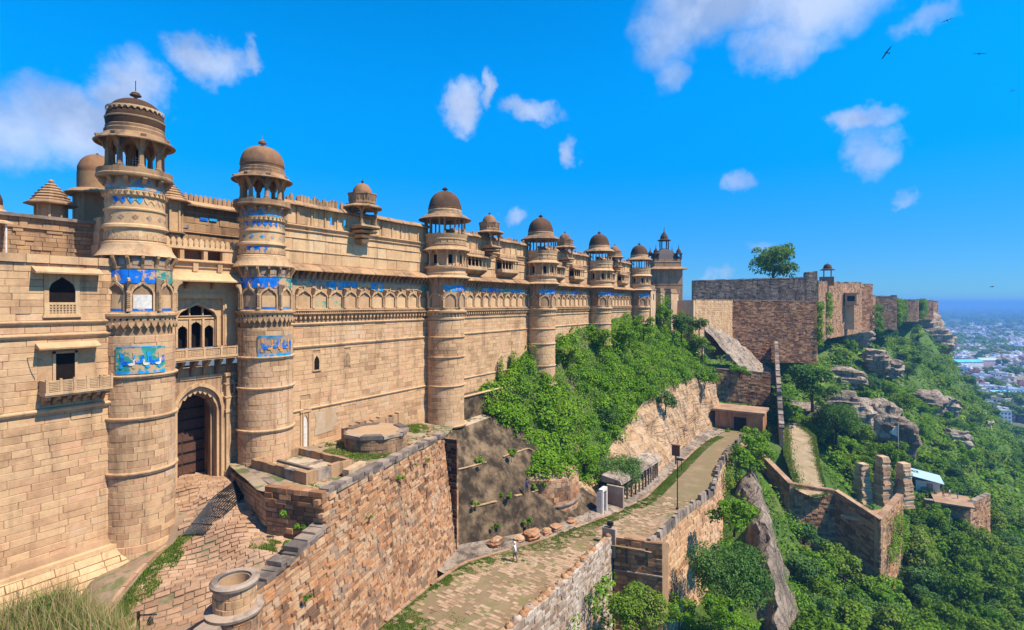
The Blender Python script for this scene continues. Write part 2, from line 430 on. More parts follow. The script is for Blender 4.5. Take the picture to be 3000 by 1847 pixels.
class MB:
    """collects shapes in world coordinates; build() links them as one mesh object"""

    def __init__(self):
        self.v = []
        self.f = []

    def add(self, vs, fs):
        k = len(self.v)
        self.v.extend(vs)
        self.f.extend([tuple(i + k for i in f) for f in fs])
        return self

    def box(self, x0, x1, y0, y1, z0, z1):
        if x0 > x1: x0, x1 = x1, x0
        if y0 > y1: y0, y1 = y1, y0
        if z0 > z1: z0, z1 = z1, z0
        return self.add([(x0, y0, z0), (x1, y0, z0), (x1, y1, z0), (x0, y1, z0), (x0, y0, z1), (x1, y0, z1), (x1, y1, z1), (x0, y1, z1)],
                        [(0, 3, 2, 1), (4, 5, 6, 7), (0, 1, 5, 4), (1, 2, 6, 5), (2, 3, 7, 6), (3, 0, 4, 7)])

    def hexa(self, a, b):
        """8-corner block between two quads a and b (same winding)"""
        return self.add(list(a) + list(b), [(3, 2, 1, 0), (4, 5, 6, 7), (0, 1, 5, 4), (1, 2, 6, 5), (2, 3, 7, 6), (3, 0, 4, 7)])

    def prism(self, poly, y0, y1, axis='y'):
        """polygon in (x,z) drawn between y0 and y1; axis 'x': polygon in (y,z) between x0,x1; 'z': (x,y) between z0,z1"""
        n = len(poly)
        if axis == 'y':
            vs = [(p, y0, q) for p, q in poly] + [(p, y1, q) for p, q in poly]
        elif axis == 'x':
            vs = [(y0, p, q) for p, q in poly] + [(y1, p, q) for p, q in poly]
        else:
            vs = [(p, q, y0) for p, q in poly] + [(p, q, y1) for p, q in poly]
        fs = [tuple(range(n)), tuple(range(2 * n - 1, n - 1, -1))]
        fs += [(i, i + n, (i + 1) % n + n, (i + 1) % n) for i in range(n)]
        return self.add(vs, fs)

    def lathe(self, prof, cx, cy, seg=40, a0=0., a1=2 * math.pi, cap=True):
        full = abs(a1 - a0) > 6.28
        m = seg if full else seg + 1
        k = len(prof)
        vs = []
        for i in range(m):
            a = a0 + (a1 - a0) * i / seg
            c, s = math.cos(a), math.sin(a)
            vs += [(cx + r * c, cy + r * s, z) for r, z in prof]
        fs = []
        for i in range(seg):
            j = (i + 1) % m
            for q in range(k - 1):
                fs.append((i * k + q, j * k + q, j * k + q + 1, i * k + q + 1))
        if cap and full:
            if prof[-1][0] > 1e-3:
                fs.append(tuple(i * k + k - 1 for i in range(m)))
            if prof[0][0] > 1e-3:
                fs.append(tuple(i * k for i in range(m - 1, -1, -1)))
        return self.add(vs, fs)

    def tube(self, pts, rads, n=7):
        pts = [Vector(p) for p in pts]
        if isinstance(rads, (int, float)):
            rads = [rads] * len(pts)
        vs = []
        for i, p in enumerate(pts):
            d = (pts[min(i + 1, len(pts) - 1)] - pts[max(i - 1, 0)]).normalized()
            u = d.cross(Vector((0, 0, 1)) if abs(d.z) < .9 else Vector((1, 0, 0))).normalized()
            w = d.cross(u)
            for q in range(n):
                a = 2 * math.pi * q / n
                vs.append(tuple(p + (u * math.cos(a) + w * math.sin(a)) * rads[i]))
        fs = []
        for i in range(len(pts) - 1):
            for q in range(n):
                fs.append((i * n + q, i * n + (q + 1) % n, (i + 1) * n + (q + 1) % n, (i + 1) * n + q))
        fs.append(tuple(range(n - 1, -1, -1)))
        fs.append(tuple((len(pts) - 1) * n + q for q in range(n)))
        return self.add(vs, fs)

    def ball(self, c, r, n=8, sq=1.0):
        prof = [(max(1e-4, r * math.sin(math.pi * i / n)), c[2] - r * sq * math.cos(math.pi * i / n)) for i in range(n + 1)]
        return self.lathe(prof, c[0], c[1], n + 2, cap=False)

    def merge(self, o, mat):
        return self.add([tuple(mat @ Vector(v)) for v in o.v], o.f)

    def build(self, name, mat, parent=None, smooth=None, kind=None):
        base = LOC.get(parent.name, Vector((0, 0, 0))) if parent else Vector((0, 0, 0))
        me = bpy.data.meshes.new(name)
        bx, by, bz = base
        me.from_pydata([(x - bx, y - by, z - bz) for x, y, z in self.v], [], self.f)
        me.materials.append(M[mat] if isinstance(mat, str) else mat)
        if smooth:
            me.polygons.foreach_set('use_smooth', [True] * len(me.polygons))
            me.set_sharp_from_angle(angle=R(smooth))
        me.update()
        o = bpy.data.objects.new(name, me)
        COL.objects.link(o)
        if parent:
            o.parent = parent
        LOC[o.name] = base
        if kind:
            o['kind'] = kind
        return o


def structure(mb, name, mat, smooth=None):
    return mb.build(name, mat, None, smooth, 'structure')


def single(mb, name, mat, label, cat, group=None, smooth=None):
    """a one-mesh thing; its origin sits at the middle of its foot"""
    a = np.array(mb.v)
    base = Vector(((a[:, 0].min() + a[:, 0].max()) / 2, (a[:, 1].min() + a[:, 1].max()) / 2, a[:, 2].min()))
    mb.v = [(x - base.x, y - base.y, z - base.z) for x, y, z in mb.v]
    o = mb.build(name, mat, None, smooth)
    o.location = base
    return tag(o, label, cat, group)


def copy_tree(o, loc, parent=None, **props):
    c = o.copy()
    COL.objects.link(c)
    c.parent = parent
    if parent is None:
        c.location = loc
    for k, v in props.items():
        c[k] = v
    for ch in o.children:
        copy_tree(ch, None, c)
    LOC[c.name] = Vector(loc) if loc is not None else Vector((0, 0, 0))
    return c


# --- masonry: every block is its own piece
_rs = random.Random(11)
UNIT = []
for _k in range(8):
    iv, jv = .014 + .012 * _rs.random(), .035 + .025 * _rs.random()
    fr = [(-.5 + iv, -.5 + jv), (.5 - iv, -.5 + jv), (.5 - iv, .5 - jv), (-.5 + iv, .5 - jv)]
    fr = [(a + _rs.uniform(-.008, .008), b + _rs.uniform(-.015, .015)) for a, b in fr]
    sq = [(-.5, -.5), (.5, -.5), (.5, .5), (-.5, .5)]
    vs = [(a, -.0 + _rs.uniform(-.06, .06), b) for a, b in fr] + [(a, .12, b) for a, b in sq] + [(a, 1.0, b) for a, b in sq]
    fs = [(0, 1, 2, 3)] + [(i + 4, (i + 1) % 4 + 4, (i + 1) % 4, i) for i in range(4)] + [(i + 8, (i + 1) % 4 + 8, (i + 1) % 4 + 4, i + 4) for i in range(4)]
    me = bpy.data.meshes.new('stone')
    UNIT.append((vs, fs))
UNIT_MESH = {}


def unit_mesh(k, mat):
    key = (k, mat)
    if key not in UNIT_MESH:
        me = bpy.data.meshes.new('stone')
        me.from_pydata(UNIT[k][0], [], UNIT[k][1])
        me.materials.append(M[mat])
        UNIT_MESH[key] = me
    return UNIT_MESH[key]


def cut(iv, holes):
    out = [iv]
    for a, b in holes:
        nxt = []
        for p, q in out:
            if b <= p or a >= q:
                nxt.append((p, q))
            else:
                if a > p: nxt.append((p, a))
                if b < q: nxt.append((b, q))
        out = nxt
    return [(p, q) for p, q in out if q - p > .08]


def masonry(parent, O, U, V, W, H, ch, lw, mat, holes=(), depth=.16, proud=.03, maxobj=300, seed=1, gap=.014, name='stone', rnd=.35, top=None, bottom=None, crand=.15):
    """blocks laid in courses on a plane; O corner, U along, V up the face; outward = V x U ... (facing -Nback)"""
    rs = random.Random(seed)
    O, U, V = Vector(O), Vector(U).normalized(), Vector(V).normalized()
    N = (V.cross(U)).normalized()          # into the wall:  U x N = V
    items = []
    v = 0.
    while v < H - .05:
        h = min(ch * rs.uniform(1 - crand, 1 + crand), H - v)
        if H - v - h < ch * .45: h = H - v
        hs = [(a, b) for a, b, c, d in holes if not (d <= v + .02 or c >= v + h - .02)]
        for p, q in cut((0, W), hs):
            u = p
            while u < q - 1e-3:
                L = lw * rs.uniform(1 - rnd, 1 + rnd)
                if q - u - L < lw * .45: L = q - u
                items.append((u + L / 2, v + h / 2, L - gap, h - gap, rs.uniform(-proud, proud), rs.randrange(8)))
                u += L
        v += h
    if top or bottom:
        items = [i for i in items if (not top or i[1] <= top(i[0])) and (not bottom or i[1] >= bottom(i[0]))]
    return place(parent, [(O + U * a + V * b - N * pr, U, N, V, L, h, k) for a, b, L, h, pr, k in items], depth, mat, maxobj, name)


def place(parent, items, depth, mat, maxobj, name='stone'):
    items.sort(key=lambda i: i[0].length_squared / (i[4] * i[5] + .05))
    base = LOC[parent.name]
    for p, U, N, V, L, h, k in items[:maxobj]:
        o = bpy.data.objects.new(name, unit_mesh(k, mat))
        COL.objects.link(o)
        o.parent = parent
        m = Matrix(((U.x * L, N.x * depth, V.x * h, p.x - base.x), (U.y * L, N.y * depth, V.y * h, p.y - base.y), (U.z * L, N.z * depth, V.z * h, p.z - base.z), (0, 0, 0, 1)))
        o.matrix_basis = m
    rest = items[maxobj:]
    if rest:
        mb = MB()
        for p, U, N, V, L, h, k in rest:
            m = Matrix(((U.x * L, N.x * depth, V.x * h, p.x), (U.y * L, N.y * depth, V.y * h, p.y), (U.z * L, N.z * depth, V.z * h, p.z), (0, 0, 0, 1)))
            mb.add([tuple(m @ Vector(v)) for v in UNIT[k][0]], UNIT[k][1])
        mb.build(name + '_courses', mat, parent, kind='stuff')


ARC = {}


def arc_geo(r, da, depth):
    """curved block about the z axis, centred on angle 0, unit height"""
    n = max(2, int(round(da / R(9))))
    V_, F_ = [], []
    c_ = .012 / r
    for i in range(n + 1):
        a = -da / 2 + da * i / n
        e = 1 if 0 < i < n else 0
        af = a + (c_ if i == 0 else -c_ if i == n else 0)
        for rr, ang, z in ((r, af, -.46), (r, af, .46), (r - .014, a, .5), (r - depth, a, .5), (r - depth, a, -.5), (r - .014, a, -.5)):
            V_.append((rr * math.cos(ang), rr * math.sin(ang), z))
    for i in range(n):
        for q in range(6):
            if q == 3: continue
            p = (q + 1) % 6
            F_.append((i * 6 + q, (i + 1) * 6 + q, (i + 1) * 6 + p, i * 6 + p))
    F_.append((0, 1, 2, 3, 4, 5))
    F_.append(tuple(n * 6 + k for k in (5, 4, 3, 2, 1, 0)))
    return V_, F_


def masonry_round(parent, cx, cy, r, z0, z1, a0, a1, ch, lw, mat, depth=.18, proud=.02, maxobj=300, seed=1, gap=.014, rz=None, name='stone'):
    """curved blocks laid in rings; alike blocks share their mesh"""
    rs = random.Random(seed)
    items = []
    z = z0
    WD = [.62, .85, 1.05, 1.3]
    while z < z1 - .05:
        h = min(ch * rs.uniform(.85, 1.15), z1 - z)
        if z1 - z - h < ch * .45: h = z1 - z
        rr = round((rz(z + h / 2) if rz else r) / .02) * .02
        a = a0 + rs.uniform(0, .2)
        while a < a1:
            wi = rs.randrange(4)
            da = lw * WD[wi] / rr
            am = a + da / 2
            k = rs.choice((0, 1, 2))
            rk = rr + (k - 1) * proud
            items.append((Vector((cx + rk * math.cos(am), cy + rk * math.sin(am), z + h / 2)), am, rk, da - gap / rr, h - gap, (round(rk, 3), wi, lw, depth, gap, mat)))
            a += da
        z += h
    items.sort(key=lambda i: i[0].length_squared / (i[2] * i[3] * i[4] + .05))
    base = LOC[parent.name]
    for p, am, rk, da, h, key in items[:maxobj]:
        if key not in ARC:
            me = bpy.data.meshes.new('stone')
            v_, f_ = arc_geo(rk, da, depth)
            me.from_pydata(v_, [], f_)
            me.materials.append(M[mat])
            ARC[key] = me
        o = bpy.data.objects.new(name, ARC[key])
        COL.objects.link(o)
        o.parent = parent
        o.location = (cx - base.x, cy - base.y, p.z - base.z)
        o.rotation_euler = (0, 0, am)
        o.scale = (1, 1, h)
    if items[maxobj:]:
        mb = MB()
        for p, am, rk, da, h, key in items[maxobj:]:
            v_, f_ = arc_geo(rk, da, depth)
            c, s = math.cos(am), math.sin(am)
            mb.add([(cx + x * c - y * s, cy + x * s + y * c, p.z + q * h) for x, y, q in v_], f_)
        mb.build(name + '_courses', mat, parent, kind='stuff')


def leaves(name, P, size, mat, parent=None, up=.5, seed=0, kind=None, asp=.55, nrm=None):
    """one leaf-shaped face per point, turned at random with a lean to the outside"""
    rg = np.random.default_rng(seed)
    P = np.asarray(P, float)
    n = len(P)
    base = np.array(LOC.get(parent.name, Vector((0, 0, 0)))) if parent else np.zeros(3)
    N = rg.normal(size=(n, 3))
    N[:, 2] = np.abs(N[:, 2]) * .8 + up
    if nrm is not None:
        N += nrm * 1.6
    N /= np.linalg.norm(N, axis=1)[:, None]
    T = rg.normal(size=(n, 3))
    T -= N * (T * N).sum(1)[:, None]
    T /= np.linalg.norm(T, axis=1)[:, None]
    B = np.cross(N, T)
    s = (np.asarray(size) * rg.uniform(.6, 1.35, n))[:, None]
    V = np.empty((n, 4, 3))
    V[:, 0] = P - T * s * .5
    V[:, 1] = P + B * s * asp * .5 + N * s * .08
    V[:, 2] = P + T * s * .5 - N * s * .06
    V[:, 3] = P - B * s * asp * .5 + N * s * .08
    V -= base
    me = bpy.data.meshes.new(name)
    me.vertices.add(n * 4)
    me.vertices.foreach_set('co', V.reshape(-1))
    me.loops.add(n * 4)
    me.loops.foreach_set('vertex_index', np.arange(n * 4, dtype=np.int32))
    me.polygons.add(n)
    me.polygons.foreach_set('loop_start', np.arange(0, n * 4, 4, dtype=np.int32))
    me.polygons.foreach_set('loop_total', np.full(n, 4, dtype=np.int32))
    me.materials.append(M[mat])
    me.update(calc_edges=True)
    o = bpy.data.objects.new(name, me)
    COL.objects.link(o)
    if parent: o.parent = parent
    LOC[o.name] = Vector(base)
    if kind: o['kind'] = kind
    return o


def blob_points(rg, blobs, per, shell=.55):
    """points in the outer shells of balls (x,y,z,r); returns points and outward normals"""
    P, Q = [], []
    for b in blobs:
        k = max(8, int(per * b[3] ** 2))
        d = rg.normal(size=(k, 3))
        d /= np.linalg.norm(d, axis=1)[:, None]
        d[:, 2] = np.where(rg.random(k) < .6, np.abs(d[:, 2]), d[:, 2])
        rr = b[3] * (shell + (1.08 - shell) * rg.random(k) ** .5)[:, None]
        p = np.array(b[:3]) + d * rr * np.array([1, 1, .85])
        P.append(p)
        Q.append(d)
    return np.concatenate(P), np.concatenate(Q)


def ogee(w, h, n=8, cusp=0., lobes=3, pt=.26):
    """half-open pointed arch from left spring over the apex to the right spring, (x, z)"""
    pts = []
    for i in range(n + 1):
        t = i / n
        z = h * ((1 - pt) * math.sqrt(max(0, 1 - (1 - t) ** 2)) + pt * t ** 3)
        if cusp: z -= cusp * abs(math.sin(math.pi * lobes * t)) * (1 if 0 < t < 1 else 0)
        pts.append((-w / 2 * (1 - t), z))
    return pts + [(-x, z) for x, z in pts[-2::-1]]


def arch_wall(mb, x0, x1, z0, z1, cx, w, spring, apex, y0, y1, cusp=0., lobes=3, n=8, pt=.26):
    """wall slab x0..x1, z0..z1 between y0,y1 with an arched opening"""
    a, b = cx - w / 2, cx + w / 2
    if a > x0: mb.box(x0, a, y0, y1, z0, z1)
    if b < x1: mb.box(b, x1, y0, y1, z0, z1)
    c = [(cx + p, spring + q) for p, q in ogee(w, apex - spring, n, cusp, lobes, pt)]
    for (xa, za), (xb, zb) in zip(c, c[1:]):
        mb.hexa([(xa, y0, za), (xb, y0, zb), (xb, y1, zb), (xa, y1, za)], [(xa, y0, z1), (xb, y0, z1), (xb, y1, z1), (xa, y1, z1)])


def arch_band(mb, cx, w, spring, apex, band, y0, y1, z0=None, n=8, cusp=0., lobes=3, pt=.26):
    """a raised band that follows an arch and its jambs"""
    i = [(cx + p, spring + q) for p, q in ogee(w, apex - spring, n, cusp, lobes, pt)]
    o = [(cx + p, spring + q) for p, q in ogee(w + 2 * band, apex - spring + band * (1 + 1.9 * pt), n, 0, 3, pt)]
    for k in range(len(i) - 1):
        mb.hexa([(i[k][0], y0, i[k][1]), (i[k + 1][0], y0, i[k + 1][1]), (i[k + 1][0], y1, i[k + 1][1]), (i[k][0], y1, i[k][1])],
                [(o[k][0], y0, o[k][1]), (o[k + 1][0], y0, o[k + 1][1]), (o[k + 1][0], y1, o[k + 1][1]), (o[k][0], y1, o[k][1])])
    if z0 is not None:
        mb.box(cx - w / 2 - band, cx - w / 2, y0, y1, z0, spring)
        mb.box(cx + w / 2, cx + w / 2 + band, y0, y1, z0, spring)


def dome_profile(r, z0, h, tip=.12, n=14, p=2.5):
    prof = []
    for i in range(n + 1):
        t = i / n
        z = h * math.sin(t * math.pi / 2)
        rr = r * (1 - (z / h) ** p) ** .5 if t < 1 else .02
        rr *= 1 + .03 * math.sin(min(1, z / h * 2.2) * math.pi)
        prof.append((max(rr, .05), z0 + z))
    return prof + [(.09, z0 + h + tip * .5), (.03, z0 + h + tip)]


def finial(mb, x, y, z, k=1.):
    mb.lathe([(.1 * k, z - .05), (.1 * k, z + .08 * k), (.3 * k, z + .13 * k), (.32 * k, z + .19 * k), (.2 * k, z + .25 * k), (.24 * k, z + .3 * k), (.1 * k, z + .38 * k), (.03, z + .44 * k)], x, y, 12)
    mb.tube([(x, y, z + .35 * k), (x, y, z + .75 * k)], .018, 5)


def column(mb, x, y, z0, z1, r=.1, cap=.32, ang=0., base=.22):
    """square-based shaft with a spreading bracket capital; ang turns the brackets"""
    t = MB()
    h = z1 - z0
    t.box(-r * 1.5, r * 1.5, -r * 1.5, r * 1.5, z0, z0 + base * .5)
    t.lathe([(r * 1.25, z0 + base * .5), (r * 1.25, z0 + base), (r, z0 + base + .04), (r * .92, z1 - cap - .12), (r * 1.3, z1 - cap - .06), (r * 1.3, z1 - cap)], 0, 0, 8, cap=False)
    for i in range(4):
        a = i * math.pi / 2
        d = .5 if i % 2 == 0 else .35
        q = MB()
        q.prism([(0, z1 - cap), (r * 1.3, z1 - cap), (r * 1.9, z1 - cap * .62), (r * 2.4 + .12 * d, z1 - cap * .5), (r * 2.6 + .4 * d, z1 - .06), (r * 2.6 + .4 * d, z1), (0, z1)], -r * .8, r * .8, 'y')
        t.merge(q, Matrix.Rotation(a, 4, 'Z'))
    mb.merge(t, Matrix.Translation((x, y, 0)) @ Matrix.Rotation(ang, 4, 'Z'))


def merlon(mb, x, y0, y1, z, w=.34, h=.5):
    mb.prism([(x - w / 2, z), (x + w / 2, z), (x + w / 2, z + h * .55), (x + w * .3, z + h * .8), (x, z + h), (x - w * .3, z + h * .8), (x - w / 2, z + h * .55)], y0, y1)

# ------------------------------------------------------------------ palace towers
FY = 35.9                                          # plane of the palace front
BROW = 'round towers of the palace front'


def on_round(cx, cy, am, r):
    """matrix that takes a flat detail (x along, -y outward, z up) onto a drum at angle am"""
    return Matrix.Translation((cx + r * math.cos(am), cy + r * math.sin(am), 0)) @ Matrix.Rotation(am + math.pi / 2, 4, 'Z')


def curved(mb, cx, cy, r, am, poly, t=.03):
    """polygon (arc length, z) wrapped on a drum, standing t proud"""
    n = len(poly)
    vs = []
    for rr in (r, r + t):
        for u, z in poly:
            a = am + u / r
            vs.append((cx + rr * math.cos(a), cy + rr * math.sin(a), z))
    fs = [tuple(n + i for i in range(n))] + [(i, (i + 1) % n, (i + 1) % n + n, i + n) for i in range(n)]
    mb.add(vs, fs)


def strip(mb, cx, cy, r, a0, a1, z0, z1, t=.03, n=6):
    for i in range(n):
        p, q = a0 + (a1 - a0) * i / n, a0 + (a1 - a0) * (i + 1) / n
        f = lambda rr, a, z: (cx + rr * math.cos(a), cy + rr * math.sin(a), z)
        mb.hexa([f(r, p, z0), f(r, q, z0), f(r, q, z1), f(r, p, z1)], [f(r + t, p, z0), f(r + t, q, z0), f(r + t, q, z1), f(r + t, p, z1)])


def ring(cx, cy, r, z, h=.22, out=.14, seg=48):
    return MB().lathe([(r - .05, z - h * .5), (r + out * .55, z - h * .5), (r + out * .7, z - h * .15), (r + out, z), (r + out, z + h * .3), (r + out * .5, z + h * .42), (r - .05, z + h * .5)], cx, cy, seg, cap=False)


def niche_detail(w, h, proud=.16, twisted=False):
    """one niche of the frieze, z from 0 to h, flat against y = 0, outward -y"""
    m = MB()
    s = h / 1.85
    m.box(-w / 2 - .07, -w / 2 + .07, -proud, .0, 0, .95 * s)
    m.box(-w / 2 - .1, -w / 2 + .1, -proud - .04, .0, 0, .14 * s)
    m.box(-w / 2 - .1, -w / 2 + .1, -proud - .04, .0, .88 * s, .98 * s)
    m.prism([(0, .95 * s), (-proud, .95 * s), (-proud - .05, 1.12 * s), (-proud - .1, 1.28 * s), (-proud - .3, 1.42 * s), (-proud - .3, 1.52 * s), (0, 1.6 * s)], -w / 2 - .06, -w / 2 + .06, 'x')
    arch_band(m, 0, w - .34, .86 * s, 1.34 * s, .1, -proud * .62, 0, 0.02, n=6, cusp=.035, lobes=2)
    m.prism([(-.07, 1.45 * s), (.07, 1.45 * s), (.05, 1.62 * s), (0, 1.74 * s), (-.05, 1.62 * s)], -proud * .75, 0)
    m.box(-w / 2, w / 2, -proud * .9, 0, -.09, 0.0)
    if twisted:
        for i in range(7):
            z = .18 * s + i * .1 * s
            m.hexa([(-w / 2 - .09, -proud - .05, z), (-w / 2 + .09, -proud - .05, z + .06 * s), (-w / 2 + .09, -proud + .02, z + .06 * s), (-w / 2 - .09, -proud + .02, z)],
                   [(-w / 2 - .09, -proud - .05, z + .045 * s), (-w / 2 + .09, -proud - .05, z + .105 * s), (-w / 2 + .09, -proud + .02, z + .105 * s), (-w / 2 - .09, -proud + .02, z + .045 * s)])
    return m


def duck(x, z, s, d=1):
    return [(x + d * s * a, z + s * b) for a, b in ((-.5, .15), (-.3, -.1), (.1, -.15), (.35, 0), (.4, .3), (.3, .55), (.45, .62), (.3, .75), (.12, .62), (.16, .3), (-.1, .22))]


def gate_tower(cx, cy, zb, up, lo, label, zkeys, rod, lattice, view):
    t = thing('round_tower', label, 'tower', (cx, cy, zb), BROW)
    Z = lambda z: 2.5 + (z - 2.5) * up + (up - 1) * 1.2 if z > 2.5 else z * lo
    uy = cy + .42                                  # the upper storeys stand back a little
    rL = 1.84
    # lower shaft
    zs = [zb] + list(zkeys) + [Z(-1.7)]
    MB().lathe([(rL + .02, zb), (rL - .1, zb + 1), (rL - .12, Z(-1.7)), (1.66, Z(-1.68)), (1.62, Z(2.0)), (1.6, Z(2.55))], cx, cy, 48).build('shaft', 'mortar', t, 40)
    rz = lambda z: rL + .03 if z < zb + 1.2 else rL - .03
    for i, (a, b) in enumerate(zip(zs, zs[1:])):
        masonry_round(t, cx, cy, rL, a, b, R(140), R(400), .36, .95, 'sand', maxobj=100, seed=i + 3, rz=rz, proud=.01, gap=.009)
    for z in zkeys:
        r_ = ring(cx, cy, rL - .02, z, .2, .13).build('string_course', 'carved', t, 40)
    # duck panel in glazed tile
    am = view + R(4 if lattice else 22)
    z0, z1 = Z(-3.5), Z(-2.3)
    pn = MB(); strip(pn, cx, cy, rL, am - R(38), am + R(38), z0, z1, .02, 10)
    pn.build('tile_panel', 'slate' if not lattice else 'teal', t)
    g = MB()
    for k, (u, w) in enumerate(((-.95, .35), (-.35, .3), (.3, .4), (.85, .3))):
        curved(g, cx, cy, rL + .02, am, [(u - w * .3, z0 + .2), (u, z0 + .12), (u + w * .25, z0 + .2), (u + w * .1, z0 + .6), (u + w * .3, z0 + 1.0), (u - w * .2, z0 + 1.05), (u - w * .05, z0 + .6)])
    g.build('tile_tree', 'cyan' if lattice else 'yellow', t)
    d = MB()
    for k, u in enumerate((-.75, -.1, .55, .95)):
        curved(d, cx, cy, rL + .02, am, duck(u, z0 + .42 + .08 * (k % 2), .52, 1 if k % 2 else -1), .045)
    d.build('tile_duck', 'blue', t)
    e = MB()
    for k, u in enumerate((-.45, .2, .8)):
        curved(e, cx, cy, rL + .02, am, duck(u, z0 + .36, .38, -1 if k % 2 else 1), .05)
    e.build('tile_duck', 'white' if lattice else 'yellow', t)
    b_ = MB(); strip(b_, cx, cy, rL, am - R(38), am + R(38), z0 - .16, z0, .03, 10)
    b_.build('tile_border', 'cyan', t)
    b_ = MB(); strip(b_, cx, cy, rL, am - R(38), am + R(30), z1, z1 + .07, .03, 10)
    b_.build('tile_border', 'cyan', t)
    # frieze with pendants
    fz = Z(-.55)
    MB().lathe([(1.62, fz - .75), (1.72, fz - .72), (1.76, fz - .6), (1.82, fz - .5), (1.82, fz - .2), (1.95, fz - .12), (1.95, fz), (1.66, fz + .08), (1.62, fz + .1)], cx, cy, 48, cap=False).build('frieze', 'carved', t, 35)
    p = MB()
    for k in range(24):
        a = R(150) + R(250) * k / 23
        q = MB().prism([(-.13, 0), (.13, 0), (.13, -.12), (0, -.34), (-.13, -.12)], -.07, .04)
        p.merge(q, on_round(cx, cy, a, 1.84) @ Matrix.Translation((0, 0, fz - .5)))
    p.build('pendants', 'carved', t, kind='stuff')
    h_ = MB()
    for k in range(26):
        a = R(150) + R(250) * k / 25
        h_.merge(MB().box(-.045, .045, -.02, .03, -.05, .05), on_round(cx, cy, a, 1.815) @ Matrix.Translation((0, 0, fz - .34)))
    h_.build('frieze_holes', 'void', t, kind='stuff')
    # niches with tile
    w = 2 * math.pi * 1.66 / 8
    nd = niche_detail(w, Z(1.55) - fz - .1, .15, True)
    for k in range(-3, 4):
        a = view + R(6) + k * math.pi / 4
        mat = on_round(cx, cy, a, 1.63) @ Matrix.Translation((0, 0, fz + .12))
        MB().merge(nd, mat).build('niche', 'carved', t)
        strp = MB(); strip(strp, cx, cy, 1.67, a - R(17), a + R(17), fz + .14, fz + .26, .03, 4)
        strp.build('niche_tile', 'blue' if k in (0, -1, 1) and (lattice or k < 1) else 'cyan', t)
        bk = MB(); strip(bk, cx, cy, 1.665, a - R(15), a + R(15), fz + .27, fz + 1.05, .02, 4)
        bk.build('niche_panel', 'white' if (k == 0 and lattice) else 'sandfine', t)
        tb = MB(); strip(tb, cx, cy, 1.635, a - R(22), a + R(22), Z(1.02), Z(1.72), .03, 4)
        tb.build('tile_band', ['cyan', 'blue', 'blue', 'blue', 'teal', 'teal', 'slate'][k + 3], t)
        tb = MB(); strip(tb, cx, cy, 1.62, a - R(22), a + R(22), Z(1.78), Z(1.88), .045, 4); strip(tb, cx, cy, 1.62, a - R(16), a + R(16), Z(1.98), Z(2.3), .03, 4)
        tb.build('tile_band', 'slate', t)
    bb = MB()
    for k in range(16):
        a = view + R(6) + (k - 8) * math.pi / 8
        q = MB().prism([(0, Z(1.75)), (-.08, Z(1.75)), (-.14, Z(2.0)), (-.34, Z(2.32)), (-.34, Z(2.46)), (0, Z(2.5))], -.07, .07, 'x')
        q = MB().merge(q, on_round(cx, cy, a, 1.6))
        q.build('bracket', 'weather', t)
    # skirt eave and the drum with friezes
    MB().lathe([(1.55, Z(2.5)), (1.98, Z(2.46)), (2.02, Z(2.54)), (1.84, Z(2.78)), (1.74, Z(2.95)), (1.7, Z(3.15)), (1.5, Z(3.2))], cx, (cy + uy) / 2, 48, cap=False).build('eave', 'carved', t, 35)
    r2 = 1.47
    MB().lathe([(r2 + .16, Z(3.1)), (r2 + .16, Z(3.3)), (r2 + .02, Z(3.36)), (r2 + .02, Z(4.0)), (r2 + .16, Z(4.06)), (r2 + .14, Z(4.2)), (r2 + .02, Z(4.26)), (r2, Z(4.95)), (r2 + .07, Z(4.98)), (r2 + .07, Z(5.06)), (r2 - .01, Z(5.1)), (r2 - .01, Z(5.72)), (r2 + .12, Z(5.76)), (r2 + .12, Z(5.98)), (r2 - .02, Z(6.02)), (r2 - .02, Z(6.7))], cx, uy, 48).build('drum', 'sandfine', t, 35)
    fr = MB()
    rs = random.Random(int(cx * 10))
    for k in range(22):
        a = R(140) + R(255) * k / 21
        hh = rs.uniform(.25, .5)
        fr.merge(MB().prism([(-.15, 0), (.15, 0), (.12, hh * .6), (rs.uniform(-.1, .1), hh), (-.13, hh * .7)], -.05, .03), on_round(cx, uy, a, r2 + .02) @ Matrix.Translation((0, 0, Z(3.42))))
    fr.build('carved_figures', 'carved', t, kind='stuff')
    for k in range(10):
        a = view + R((k - 5) * 26)
        q = MB(); curved(q, cx, uy, r2 + .0, a, [(-.15, Z(4.6)), (0, Z(4.45)), (.15, Z(4.6)), (0, Z(4.75))], .035)
        q.build('tile', ('cyan' if 3 < k < 8 else 'slate') if not lattice else ('slate' if k in (4, 6, 7) else 'weather'), t)
    for k in range(9):
        a = view + R((k - 4) * 30)
        q = MB(); curved(q, cx, uy, r2 - .01, a, [(-.36, Z(5.66)), (-.34, Z(5.5)), (-.2, Z(5.3)), (-.02, Z(5.5)), (.02, Z(5.5)), (.2, Z(5.3)), (.34, Z(5.5)), (.36, Z(5.66))], .035)
        q.build('tile', ('blue' if k in (3, 4, 5) else 'slate') if not lattice else ('blue' if k == 3 else 'cyan' if k == 4 else 'carved'), t)
    q = MB(); strip(q, cx, uy, r2 + .02, view - R(40), view + R(12), Z(3.42), Z(3.9), .02, 8)
    q.build('tile_panel', 'blue' if not lattice else 'sandfine', t)
    dk = MB()
    for k in range(26):
        a = R(140) + R(255) * k / 25
        dk.merge(MB().prism([(-.1, .2), (.1, .2), (0, 0)], -.04, .02), on_round(cx, uy, a, r2 + .13) @ Matrix.Translation((0, 0, Z(5.77))))
    dk.build('dentils', 'weather', t, kind='stuff')
    q = MB(); strip(q, cx, uy, r2 - .02, view - R(70), view + R(75), Z(6.08), Z(6.62), .02, 14)
    q.build('tile_band', 'slate', t)
